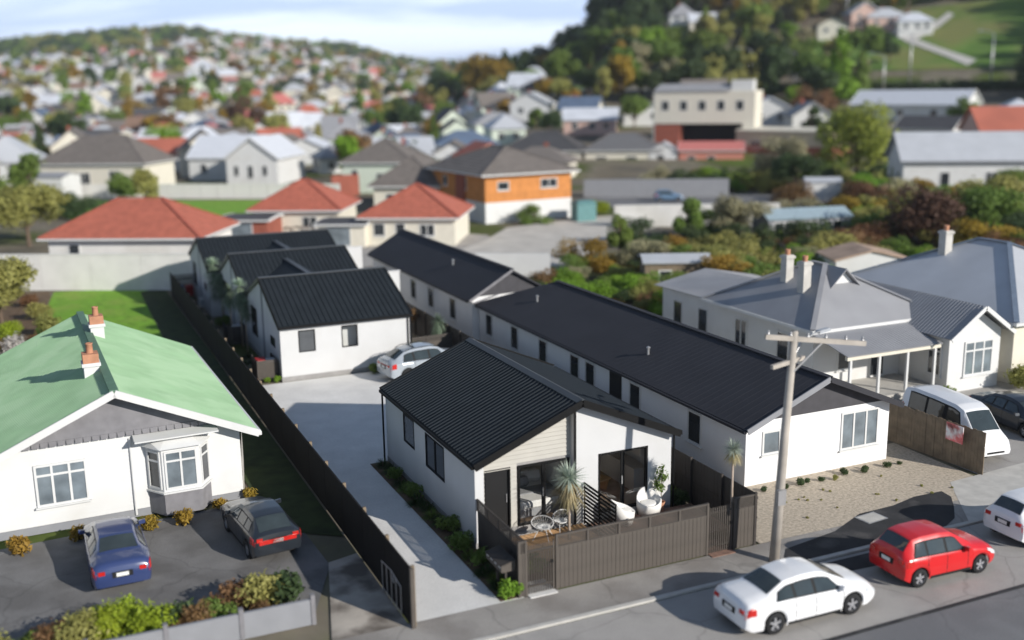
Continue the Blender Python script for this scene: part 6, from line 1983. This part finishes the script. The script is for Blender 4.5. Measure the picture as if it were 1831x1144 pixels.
tag(part('cabinet', MB().box(43.0, 74.6, 0, 45.4, 76.2, 2.0).hexa([(42.9, 74.5, 2.001), (45.5, 74.5, 2.001), (45.5, 76.3, 2.001), (42.9, 76.3, 2.001), (43.2, 74.8, 2.25), (45.2, 74.8, 2.25), (45.2, 76, 2.25), (43.2, 76, 2.25)]), mat('teal_tarp', (.10, .22, .22), .6), None), 'teal covered crate stack in front of the orange brick house', 'cover')

# named trees and shrubs of the middle ground
GARD = []
T_ = [
    ((101.5, 95.5, 0), 12.8, 'ball', leaf('leaf_yellow_green', (.30, .35, .06)), 1.12, 'big rounded olive green tree left of the white house with pale blue-grey roof'),
    ((85, 91, 0), 9.0, 'spread', LF_PALE, .95, 'pale half-bare tree left of the big rounded olive tree'),
    ((62.5, 43.2, 0), 6.0, 'ball', LF_BROWN, 1.35, 'round brown-leaved tree beyond the right villas'),
    ((69, 41, 0), 5.5, 'round', LF_GREEN, 1.5, 'dense green tree at the right edge beyond the pale pyramid roof'),
    ((75, 47, 0), 6.0, 'round', LF_OLIVE, 1.5, 'olive tree behind the dense green tree at the right edge'),
    ((14.1, 209, 0), 8.8, 'ball', LF_BRIGHT, 1.15, 'round clipped bright green tree right of the cream hipped house'),
    ((-13.2, 86, 0), 6.6, 'round', LF_OLIVE, 1.5, 'olive tree left of the broad red tile roof'),
    ((-18, 92, 0), 7.5, 'round', LF_GREEN, 1.4, 'green tree at the left edge beyond the broad red tile roof'),
    ((-.6, 127.5, 0), 3.8, 'ball', LF_GREEN, 1.1, 'small round green shrub in front of the long paling fence'),
    ((-8.5, 110, 0), 4.2, 'round', LF_DARK, 1.5, 'dark green shrub in front of the cream hipped house'),
    ((-15.0, 45.5, 0), 4.8, 'round', LF_OLIVE, 1.3, 'yellowish olive tree at the left edge beside the lawn'),
    ((-17, 50, 0), 5.0, 'round', LF_OLIVE, 1.2, 'second yellowish olive tree at the left edge, behind the first'),
    ((-17.5, 38, 0), 3.4, 'round', LF_GOLD, 1.2, 'golden bush at the left edge above the green roof'),
    ((33.2, 48.2, 0), 4.4, 'oval', LF_GREEN, .9, 'slender green palm-like tree in the garden beyond the long charcoal roof'),
    ((29.5, 46.5, 0), 3.3, 'round', LF_GOLD, 1.5, 'yellow-gold shrub in the garden beyond the long charcoal roof'),
    ((35, 38.2, 0), 3.7, 'spread', LF_OLIVE, 1.6, 'large olive shrub in the garden beyond the long charcoal roof'),
    ((39.5, 38.2, 0), 3.5, 'round', LF_OLIVE, 1.4, 'olive shrub just left of the villa chimneys'),
    ((48.8, 53, 0), 5.0, 'spread', LF_PALE, 1.1, 'pale brownish bare shrub below the retaining wall'),
    ((43.5, 53.5, 0), 4.6, 'oval', LF_GREEN, 1.2, 'upright green shrub in front of the retaining wall'),
    ((40, 56, 0), 3.4, 'round', LF_DARK, 1.6, 'dark shrub in front of the left end of the retaining wall'),
    ((25.8, 43.6, 0), 2.4, 'round', LF_GREEN, 1.4, 'green shrub at the edge of the pale concrete lot'),
    ((23.4, 38.2, 0), 2.2, 'round', LF_BRIGHT, 1.6, 'bright green shrub beside the long charcoal roof, the left one'),
    ((26.3, 35.0, 0), 2.0, 'round', LF_BRIGHT, 1.6, 'bright green shrub beside the long charcoal roof, the right one'),
    ((22.6, 34.4, 0), 1.8, 'round', LF_GREEN, 1.6, 'dark leafy shrub beside the long charcoal roof near the garden shed'),
    ((45, 47, 0), 3.5, 'round', LF_DARK, 1.5, 'dark shrub behind the villa chimneys'),
    ((52, 46.5, 0), 3.4, 'round', LF_DARK, 1.5, 'dark tangled shrub right of the villa chimneys'),
    ((57, 45, 0), 3.0, 'round', LF_RUST, 1.6, 'russet shrub left of the round brown-leaved tree'),
    ((38.5, 76.4, 0), 2.6, 'round', LF_GREEN, 1.5, 'green shrub in front of the orange brick house'),
    ((81, 84, 0), 6.0, 'round', LF_DARK, 1.4, 'dark tree below the pale half-bare tree'),
    ((86, 70, 0), 4.0, 'round', LF_OLIVE, 1.5, 'olive shrubbery in front of the white house with pale blue-grey roof'),
    ((76, 66, 0), 4.4, 'round', LF_RUST, 1.5, 'russet shrubbery between the brown-leaved tree and the white house'),
    ((70, 57, 0), 3.6, 'round', LF_DARK, 1.6, 'dark shrub behind the brown-leaved tree'),
    ((47.5, 78.5, 0), 2.0, 'ball', LF_LIME, 1.8, 'lime green hedge right of the orange brick house'),
    ((83, 62, 0), 3.6, 'round', LF_GREEN, 1.6, 'green shrubs below the white house at the right edge'),
    ((92, 58, 0), 5, 'round', LF_GREEN, 1.5, 'green tree at the right edge below the white house'),
    ((58, 57, 0), 3.0, 'round', LF_DARK, 1.6, 'dark shrub at the right end of the retaining wall'),
    ((64, 62, 0), 3.4, 'round', LF_PALE, 1.6, 'pale dry shrub on the slope right of the retaining wall'),
    ((72, 74, 0), 4.0, 'spread', LF_RUST, 1.3, 'dry russet shrub below the big rounded olive tree'),
]
for loc, h, k, m, wd, lb in T_:
    if h < 4.7 and k in ('round', 'spread') and loc[1] < 112:
        k = 'scrub'
    tree(lb, loc, h, k, m, None, True, wd)
    exc(loc[0], loc[1], 5)
    GARD.append((loc[0], loc[1]))
# overgrown gardens beyond the long roof and the villas
R5 = random.Random(9)
GK = [(LF_OLIVE, 'olive'), (LF_GREEN, 'green'), (LF_DARK, 'dark green'), (LF_GOLD, 'golden'), (LF_PALE, 'pale dry'), (LF_RUST, 'russet'), (LF_BRIGHT, 'bright green'), (LF_OLIVE, 'olive'), (LF_GREEN, 'green')]
GZ = [((19.2, 27, 32, 44), 'beside the long charcoal roof', 34, (1.0, 2.4)), ((32, 27, 50, 49), 'behind the two-chimney villa', 46, (1.3, 3.2)), ((48, 28, 76, 58), 'on the slope beyond the villas', 60, (1.6, 4.0)), ((60, 56, 90, 80), 'below the long pale roof', 44, (1.6, 4.2)), ((70, 78, 100, 104), 'around the big olive tree', 30, (1.8, 4.5))]
AV = [(30.8, 35.6, 2.6), (43.5, 30, 3.2), (55.7, 52, 4.6), (78.6, 76.5, 3), (21.5, 44.6, 2.2), (25, 32, 0), (96, 70, 8)]
for (xa, ya, xb, yb), nm, cnt, hr_ in GZ:
    k_ = 0
    for _ in range(cnt * 12):
        x, y = R5.uniform(xa, xb), R5.uniform(ya, yb)
        if any(hypot(x - a, y - b) < c for a, b, c in AV) or any(hypot(x - a, y - b) < 1.5 for a, b in GARD):
            continue
        if x < 37 and y > 46 or x < 22.5 and y > 40 or abs((x - 44.5) * .5 + (y - 68.9) * .87) < 1.2 and x < 60:
            continue
        if (x - 44.5) * .5 + (y - 68.9) * .87 > -1 and x < 84 and y > 58 and (x - 62) * .5 + (y - 88) * .87 < 8 and x < 80:
            continue
        GARD.append((x, y))
        m_, cn_ = R5.choice(GK)
        hh_ = R5.uniform(*hr_)
        tree(f'{"small" if hh_ < (hr_[0] + hr_[1]) / 2 else "large"} {cn_} garden shrub {nm}', (x, y, 0), hh_, 'scrub' if R5.random() < .8 else 'spread', m_, 'shrubs in the overgrown gardens', R5.random() < .5 or y < 50, R5.uniform(1.1, 1.6), 'shrub', 'garden_shrub')
        k_ += 1
        if k_ >= cnt:
            break
t = thing('paling_fence', 'grey timber paling fence between the overgrown gardens behind the villas', 'fence', (38.5, 29, 0), radians(62))
me = MB().box(0, 0, 0, .28, .03, 1.7).mesh('paling', M_WOODF)
for i in range(52):
    link('paling', me, t, (i * .29, 0, 0))
part('rail', MB().box(0, .031, .4, 15, .07, .5).box(0, .031, 1.3, 15, .07, 1.4), M_WOODF, t)
bush('white flowering shrub at the left edge above the green roof', (-14.3, 36.5, 0), BUSH_FLOWER, 1.6)
for i, (x, y, me, s) in enumerate([(-12.5, 41, BUSH_OLIVE, 1.8), (-13, 37.5, BUSH_RUST, 1.6), (-11.6, 39.5, BUSH_RUST, 1.2), (-14.6, 41.5, BUSH_LIME, 1.6), (-12.8, 46.5, BUSH_OLIVE, 1.6), (-13.4, 52, BUSH_RUST, 1.5), (-14.5, 55, BUSH_OLIVE, 1.7), (-12.2, 34.3, BUSH_OLIVE, 1.3)]):
    bush('scrubby garden shrub on the brown soil left of the lawn', (x, y, 0), me, s, 'scrub beside the lawn')

# ================================================================== SUBURB, HILLS AND FOREST
def unit_house(kind):
    """unit house meshes, about 1 x 1 footprint and 1 high at the ridge"""
    wl_ = MB()
    if kind == 'hip':
        wl_.box(-.5, -.5, -.4, .5, .5, .56)
    else:
        pr = [(-.5, -.4), (.5, -.4), (.5, .56), (0, .96), (-.5, .56)]
        wl_.add([(-.5, a, z_) for a, z_ in pr] + [(.5, a, z_) for a, z_ in pr], [(0, 1, 2, 3, 4), (9, 8, 7, 6, 5)] + [(i, (i + 1) % 5, (i + 1) % 5 + 5, i + 5) for i in range(5)])
    rf = MB()
    e = .55
    if kind == 'hip':
        A, B = (-.14, 0, 1), (.14, 0, 1)
        c = [(-e, -e, .54), (e, -e, .54), (e, e, .54), (-e, e, .54)]
        rf.poly([c[0], c[1], B, A]).poly([c[1], c[2], B]).poly([c[2], c[3], A, B]).poly([c[3], c[0], A]).box(-e, -e, .50, e, e, .539)
    else:
        for s in (-1, 1):
            rf.hexa([(-e, s * e, .50), (e, s * e, .50), (e, 0, .96), (-e, 0, .96), (-e, s * e, .54), (e, s * e, .54), (e, 0, 1.0), (-e, 0, 1.0)])
    return wl_.mesh('wall', M_WHITE), rf.mesh('roof', M_GREYROOF)


UH = {k: unit_house(k) for k in ('hip', 'gable')}
WIN = MB()
WIN.box(-.65, -.06, -.7, .65, 0, .7, 0).box(-.55, -.08, -.6, -.04, -.061, .6, 1).box(.04, -.08, -.6, .55, -.061, .6, 1)
WIN_ME = WIN.mesh('window', [M_WHITE, M_PANE])
CHIM_ME = MB().box(-.3, -.3, -1, .3, .3, 1.0).box(-.36, -.36, .75, .36, .36, .9).mesh('chimney', M_BRICKR)
WALLS = [(M_WHITE, 'white'), (M_WHITE, 'white'), (M_WHITE, 'white'), (M_CREAM, 'cream'), (M_CREAM, 'cream'), (mat('pale_grey_wall', (.55, .56, .56), .7), 'pale grey'), (M_CREAM, 'cream'), (mat('pink_wall', (.55, .38, .32), .8), 'pinkish'), (M_CREAM, 'cream'), (M_WHITE, 'white'), (mat('pale_green_board', (.56, .62, .52), .7), 'pale green')]
ROOFS = [(mat('white_roof_metal', (.60, .62, .66), .5), 'white'), (M_PALEROOF, 'pale blue-grey'), (M_PALEROOF, 'pale blue-grey'), (M_GREYROOF, 'mid grey'), (M_GREYROOF, 'mid grey'), (M_DARKTILE, 'dark grey'), (M_REDTILE, 'terracotta'), (M_PALEROOF, 'pale blue-grey'), (mat('faded_red_roof', (.52, .17, .15), .7), 'faded red'), (M_GREYTILE, 'grey-brown'), (M_GREYROOF, 'mid grey'), (mat('white_roof_metal', (.60, .62, .66), .5), 'white'), (M_GREYROOF, 'mid grey'), (mat('white_roof_metal', (.60, .62, .66), .5), 'white'), (M_DARKTILE, 'dark grey'), (M_GREYTILE, 'grey-brown'), (mat('slate_blue_roof', (.11, .15, .22), .6), 'slate blue'), (M_GREYTILE, 'grey-brown'), (mat('brown_tile', (.22, .14, .10), .8), 'brown')]


def where(b, d):
    s = 'left edge' if b < -760 else 'far left' if b < -560 else 'left' if b < -350 else 'left of centre' if b < -130 else 'centre' if b < 90 else 'right of centre' if b < 300 else 'right' if b < 520 else 'far right' if b < 740 else 'right edge'
    if b > 120 and d > 235:
        q = 'low on the wooded hill' if d < 300 else 'midway up the wooded hill' if d < 370 else 'high on the wooded hill'
    else:
        q = 'on the valley flat' if d < 230 else 'across the valley' if d < 340 else 'below the far hill' if d < 440 else 'on the lower far hillside' if d < 540 else 'up the far hillside'
    return s, q


HS, TS = [], []   # houses, trees: (d, b, x, y, ...)
GRID = {}


def free(x, y, r):
    gx_, gy_ = int(x // 20), int(y // 20)
    for i in range(-2, 3):
        for j in range(-2, 3):
            for (a, b_, rr) in GRID.get((gx_ + i, gy_ + j), ()):
                if hypot(a - x, b_ - y) < max(r, rr) if rr < 0 else hypot(a - x, b_ - y) < r + rr:
                    return False
    return all(hypot(a - x, b_ - y) > r + rr for a, b_, rr in EXC)


def put(x, y, r):
    GRID.setdefault((int(x // 20), int(y // 20)), []).append((x, y, r))


R2 = random.Random(42)
# suburb on the valley flat
for _ in range(9000):
    b = R2.uniform(-1080, 1060)
    d = sqrt(R2.uniform(176 ** 2, 400 ** 2))
    if b > 60 and d > 250 - .02 * (b - 60) or b > 560 and d < 180 or b < -330 and b > -560 and d < 192:
        continue
    x, y, z = polar(b, d)
    if free(x, y, 6.3):
        put(x, y, 6.3)
        HS.append((d, b, x, y, z))
# houses climbing the far hill
for _ in range(15000):
    b = R2.uniform(-1080, 120)
    d = sqrt(R2.uniform(400 ** 2, 1600 ** 2))
    if R2.random() < sm(-60, 120, b) * .85:
        continue
    x, y, z = polar(b, d)
    if free(x, y, 8.6 + (d - 400) * .001):
        put(x, y, 8.6 + (d - 400) * .001)
        HS.append((d, b, x, y, z))
# a few houses on the wooded hill
for b, d in ((560, 352), (610, 358), (650, 356), (335, 372), (300, 380), (480, 415), (880, 400), (930, 388), (700, 350)):
    x, y, z = polar(b, d)
    put(x, y, 9)
    HS.append((d, b, x, y, z))
HS.sort()
far_w, far_r = {}, {}


def tree_pick(b, d, right):
    u = R2.random()
    if right:
        k = 'oval' if u < .35 else 'round' if u < .7 else 'cone' if u < .85 else 'spread'
        u = R2.random()
        c = 1 if u < .26 else 2 if u < .60 else 0 if u < .82 else 4 if u < .84 else 3 if u < .89 else 6 if u < .97 else 5
        if d > 410 or b < 330 and d > 360:
            c = 1 if R2.random() < .6 else 0
        return k, c
    k = 'round' if u < .55 else 'spread' if u < .7 else 'oval' if u < .88 else 'cone'
    u = R2.random()
    c = 0 if u < .25 else 1 if u < .45 else 2 if u < .68 else 3 if u < .82 else 4 if u < .88 else 5 if u < .95 else 6
    return k, c


# trees between the houses
for _ in range(5200):
    b = R2.uniform(-1080, 1060)
    d = sqrt(R2.uniform(135 ** 2, 400 ** 2))
    if b > 80 and d > 246 or d < 172 and -640 < b < 330 or b > 300 and d < 175:
        continue
    x, y, z = polar(b, d)
    if free(x, y, 2.6) and R2.random() < .26:
        put(x, y, 3.2)
        k, c = tree_pick(b, d, False)
        TS.append((d, b, x, y, z, R2.uniform(4, 8.5) * (1.25 if d > 280 else 1), k, c))
# tall landmark trees over the roofs
for b, d, h, k, c in ((-183, 300, 13, 'round', 1), (-45, 385, 20, 'round', 3), (-20, 380, 16, 'round', 3), (-460, 330, 14, 'ball', 7), (-410, 300, 9, 'round', 2), (-130, 275, 7, 'round', 3), (-205, 345, 13, 'round', 2), (-240, 330, 9, 'round', 0),
                      (0, 262, 6.5, 'round', 3), (110, 255, 6, 'round', 3), (-270, 228, 6, 'round', 2), (-410, 222, 6.5, 'round', 2), (-830, 240, 9, 'cone', 1), (580, 262, 17, 'cone', 5), (545, 258, 10, 'round', 1), (500, 255, 6, 'round', 5), (-20, 345, 11, 'round', 2),
                      (-330, 236, 5, 'round', 2), (-600, 330, 9, 'round', 4), (40, 330, 9, 'round', 5)):
    x, y, z = polar(b, d)
    TS.append((d, b, x, y, z, h, k if k != 'ball' else 'round', c))
    put(x, y, 5)
# trees on the far hill, thick along the skyline
for _ in range(15000):
    b = R2.uniform(-1080, 180)
    d = sqrt(R2.uniform(400 ** 2, 1660 ** 2))
    clump = max(0, sin(b * .021 + 1.0)) * sm(1200, 1480, d)
    if b < -640:
        clump = max(clump, sm(1050, 1300, d) * .9)
    val = sm(-320, -60, b) * .6
    if R2.random() > .34 + .62 * clump + val * .5:
        continue
    x, y, z = polar(b, d)
    if free(x, y, 3.0 if clump < .5 else 1.5):
        put(x, y, 3.4)
        k, c = tree_pick(b, d, False)
        if clump > .4:
            c = R2.choice((1, 1, 1, 0, 2))
        TS.append((d, b, x, y, z, R2.uniform(6, 12) * (1 + .5 * clump), k, c))


# clearings on the wooded hill
def clearing(b, d):
    if 30 < b < 190 and 292 < d < 365:
        return True
    if 690 < b < 930 and 290 < d < 376:
        return True
    if 630 < b < 900 and d < 320 or 480 < b < 520 and d < 290:
        return True
    if 515 < b < 690 and 322 < d < 350:
        return True
    if 225 < b < 300 and 350 < d < 372:
        return True
    return False


for _ in range(6500):
    b = R2.uniform(-120, 1080)
    d = sqrt(R2.uniform(262 ** 2, 540 ** 2))
    if b < 60 and d < 330 or clearing(b, d) or 283 < d < 313 and b > 130:
        continue
    x, y, z = polar(b, d)
    if free(x, y, 2.9):
        put(x, y, 2.9)
        k, c = tree_pick(b, d, True)
        TS.append((d, b, x, y, z, R2.uniform(7, 13) * (1.35 if d > 420 else 1), k, c))
TS.sort()


def far_house(i, d, b, x, y, z):
    wm, wn = R2.choice(WALLS)
    rm, rn = R2.choice(ROOFS)
    k = 'hip' if R2.random() < .45 else 'gable'
    w, l, h = R2.uniform(8.5, 12), R2.uniform(7, 9.5), R2.uniform(4.9, 6.3)
    if R2.random() < .13:
        h *= 1.45
    rot = -.42 + R2.choice((0, pi / 2, .15, pi / 2 + .15)) + R2.uniform(-.12, .12) + (-.3 if b > 0 else .1)
    if i >= 300:
        return wm, rm, k, w, l, h, rot
    s, q = where(b, d)
    shape = 'hipped' if k == 'hip' else 'gabled'
    size = 'two-storey ' if h > 7 else ''
    t = thing('suburban_house', f'{size}{wn} house, {rn} {shape} roof, {q}, {s}', 'house', (x, y, z), rot, 'suburban houses in the valley and on the far hill')
    for nm, me, m in (('wall', UH[k][0], wm), ('roof', UH[k][1], rm)):
        o = link(nm, me, t, None, None, (w, l, h))
        o.material_slots[0].link = 'OBJECT'
        o.material_slots[0].material = m
    if d < 460:
        zw = h * .28
        rows = (zw,) if h < 7 else (h * .16, h * .42)
        for zz_ in rows:
            for fx in (-.28, .05, .32):
                link('window', WIN_ME, t, (fx * w, -l / 2, zz_))
            for fy in (-.22, .22):
                link('window', WIN_ME, t, (-w / 2, fy * l, zz_), -pi / 2)
                link('window', WIN_ME, t, (w / 2, fy * l, zz_), pi / 2)
    if R2.random() < .5:
        link('chimney', CHIM_ME, t, (R2.uniform(-.25, .25) * w, .12 * l, h * .92))
    return None


def merged(name, items, mat_, kind):
    """items: (mesh, x, y, z, rot, sx, sy, sz) joined into one object"""
    V, F, st, off = [], [], [], 0
    for me, x, y, z, rot, sx, sy, sz in items:
        n = len(me.vertices)
        co = np.empty(n * 3)
        me.vertices.foreach_get('co', co)
        co = co.reshape(-1, 3) * np.array([sx, sy, sz])
        c, s = cos(rot), sin(rot)
        P = np.stack([co[:, 0] * c - co[:, 1] * s + x, co[:, 0] * s + co[:, 1] * c + y, co[:, 2] + z], 1)
        V.append(P)
        li = np.empty(len(me.loops), int)
        me.loops.foreach_get('vertex_index', li)
        ls = np.empty(len(me.polygons), int)
        me.polygons.foreach_get('loop_start', ls)
        F.append(li + off)
        st.append(ls + sum(len(f) for f in F[:-1]) if False else (ls, len(li)))
        off += n
    V = np.concatenate(V)
    LI = np.concatenate(F)
    base = 0
    LS = []
    for ls, k in st:
        LS.append(ls + base)
        base += k
    LS = np.concatenate(LS)
    me = bpy.data.meshes.new(name)
    me.vertices.add(len(V)); me.vertices.foreach_set('co', V.ravel())
    me.loops.add(len(LI)); me.loops.foreach_set('vertex_index', LI)
    me.polygons.add(len(LS)); me.polygons.foreach_set('loop_start', LS)
    me.materials.append(mat_)
    me.update(calc_edges=True)
    o = link(name, me)
    o['kind'] = kind
    return o


acc = {}
for i, (d, b, x, y, z) in enumerate(HS):
    r = far_house(i, d, b, x, y, z)
    if r:
        wm, rm, k, w, l, h, rot = r
        acc.setdefault(wm.name, []).append((UH[k][0], x, y, z, rot, w, l, h))
        acc.setdefault(rm.name, []).append((UH[k][1], x, y, z, rot, w, l, h))
if acc:   # one object with a material slot per colour
    names = list(acc)
    tmp = [merged('distant_houses', acc[n], bpy.data.materials[n], 'stuff') for n in names]
    meshes = [o.data for o in tmp]
    V, F, M_ = [], [], []
    mb = MB()
    for mi, me in enumerate(meshes):
        base = len(mb.v)
        mb.v.extend(tuple(v.co) for v in me.vertices)
        for p in me.polygons:
            mb.f.append(tuple(base + q for q in p.vertices))
            mb.m.append(mi)
    for o in tmp:
        bpy.data.objects.remove(o)
    o = link('distant_houses', mb.mesh('distant_houses', [bpy.data.materials[n] for n in names], False, False))
    o['kind'] = 'stuff'
    o['label'] = 'mass of tiny houses near the top of the far hill'

facc = {}
for i, (d, b, x, y, z, h, k, c) in enumerate(TS):
    m, cn = LF_COL[c]
    if i < 300:
        s, q = where(b, d)
        kn = {'round': 'rounded', 'oval': 'upright', 'cone': 'conical', 'spread': 'spreading'}[k]
        tree(f'{"small" if h < 6.2 else "tall" if h > 10 else "mid-sized"} {cn} {kn} tree {q}, {s}', (x, y, z), h, k, m, 'trees among the houses and on the hills', False, R2.uniform(.9, 1.25) if k != 'cone' else .9)
    else:
        wd = h * R2.uniform(.9, 1.25)
        facc.setdefault(c, []).append((FARC[k] if d > 420 else TREES[k][i % 3][0], x, y, z, R2.uniform(0, 6.28), wd, wd, h))
for c, items in facc.items():
    o = merged('hillside_trees', items, LF_COL[c][0], 'stuff')
    o['label'] = f'mass of {LF_COL[c][1]} trees covering the hills in the distance'


# thin summer haze over the whole valley
hz = bpy.data.materials.new('valley_haze')
hz.use_nodes = True
hn = hz.node_tree
for n in list(hn.nodes):
    hn.nodes.remove(n)
pv = nn(hn, 'ShaderNodeVolumePrincipled')
pv.inputs['Color'].default_value = (.86, .91, 1.0, 1)
pv.inputs['Density'].default_value = 0.00014
pv.inputs['Anisotropy'].default_value = 0.2
ho = nn(hn, 'ShaderNodeOutputMaterial')
hn.links.new(pv.outputs['Volume'], ho.inputs['Volume'])
hb_ = part('haze', MB().box(-6100, -6100, -5, 6100, 6100, 150), hz, None)
hb_['kind'] = 'stuff'
hb_['label'] = 'thin pale haze over the valley'


# drapes on the wooded hill
def drape(name, pts_l, pts_r, m, lift=.12, n=14):
    mb = MB()
    P = []
    for i in range(n + 1):
        f = i / n
        row = []
        for pts in (pts_l, pts_r):
            q = f * (len(pts) - 1)
            j = min(int(q), len(pts) - 2)
            g_ = q - j
            row.append((pts[j][0] + (pts[j + 1][0] - pts[j][0]) * g_, pts[j][1] + (pts[j + 1][1] - pts[j][1]) * g_))
        for k in range(7):
            b = row[0][0] + (row[1][0] - row[0][0]) * k / 6
            d = row[0][1] + (row[1][1] - row[0][1]) * k / 6
            x, y, z = polar(b, d)
            P.append((x, y, z + lift))
    mb.add(P, [(i * 7 + k, i * 7 + k + 1, (i + 1) * 7 + k + 1, (i + 1) * 7 + k) for i in range(n) for k in range(6)])
    return structure(name, mb, m)


M_HGRASS = mat('hill_grass', (.10, .19, .025), .9, .35, .08, detail=8, second=(.17, .18, .05), s2=.04)
drape('hill_lawn', [(20, 306), (110, 306), (195, 306)], [(20, 366), (110, 366), (195, 366)], M_HGRASS, .25)
drape('hill_lawn', [(500, 318), (720, 316), (940, 316)], [(500, 352), (720, 374), (940, 376)], M_HGRASS, .25)
drape('hill_lawn', [(222, 348), (305, 348)], [(222, 374), (305, 374)], M_HGRASS, .25)
drape('hill_road', [(120, 288), (500, 288), (1100, 288)], [(120, 303), (500, 303), (1100, 303)], M_ROAD, .2, 30)
drape('hill_path', [(655, 353), (690, 340), (740, 330), (800, 318)], [(668, 356), (704, 343), (750, 333), (815, 322)], M_KERB, .45)
drape('hill_path', [(690, 344), (735, 356), (760, 366)], [(700, 339), (745, 352), (770, 363)], M_KERB, .45)
# hedge along the hill road
t = thing('hedge', 'long dark hedge line along the hill road on the right', 'hedge', polar(640, 281))
r = np.random.default_rng(5)
x0, y0, z0 = polar(640, 281)
lob = []
for i in range(70):
    b = 430 + (1000 - 430) * i / 69
    x, y, z = polar(b, 281 + r.normal() * .6)
    lob.append((x - x0, y - y0, z - z0 + 1.0, 1.9, 1.5, 1.3))
link('foliage', leaf_cloud('foliage', LF_DARK, lob, 7000, .5, 77), t)


def lamp(label, b, d, h, double=False):
    x, y, z = polar(b, d)
    t = thing('street_lamp', label, 'street lamp', (x, y, z), -YAW - .3, 'tall lamp posts on the wooded hill')
    part('pole', MB().tube([(0, 0, -.5), (0, 0, h)], [.22, .14], 8), M_STEEL, t, True)
    for s in ((-1, 1) if double else (-1,)):
        part('arm', MB().tube([(0, 0, h - .1), (s * 1.2, 0, h + .5), (s * 2.6, 0, h + .7)], .09, 6), M_STEEL, t)
        part('lamp_head', MB().box(min(s * 2.4, s * 3.7), -.22, h + .6, max(s * 2.4, s * 3.7), .22, h + .82), M_GREYBIN, t)
    return t
lamp('tall double-armed lamp post above the long white-roofed building on the hill road', 700, 286, 13, True)
lamp('tall single-armed lamp post near the right edge on the hill road', 842, 286, 12.5)
lamp('lamp post with arm left of the double-armed post on the hill road', 655, 276, 9)
lamp('slender lamp post above the bright cone-shaped tree', 500, 290, 9)
lamp('slender lamp post behind the industrial block', 422, 292, 10)
lamp('pale lamp post high on the hill above the white hillside houses', 585, 362, 15)


# ------------------------------------------------------------------ tell alike neighbours apart by their order across the view
ORD = ['first', 'second', 'third', 'fourth', 'fifth', 'sixth', 'seventh', 'eighth', 'ninth', 'tenth', 'eleventh', 'twelfth', 'thirteenth', 'fourteenth', 'fifteenth', 'sixteenth']
same = {}
for o in COL.objects:
    if o.parent is None and o.get('label') and o.get('category'):
        same.setdefault(o['label'], []).append(o)
for lb, os_ in same.items():
    if 1 < len(os_) <= len(ORD):
        os_.sort(key=lambda o: (lambda q: q[0] / max(q[1], .1))(to_uv(o.location.x, o.location.y)))
        for i, o in enumerate(os_):
            o['label'] = f'{lb}, {ORD[i]} from left'
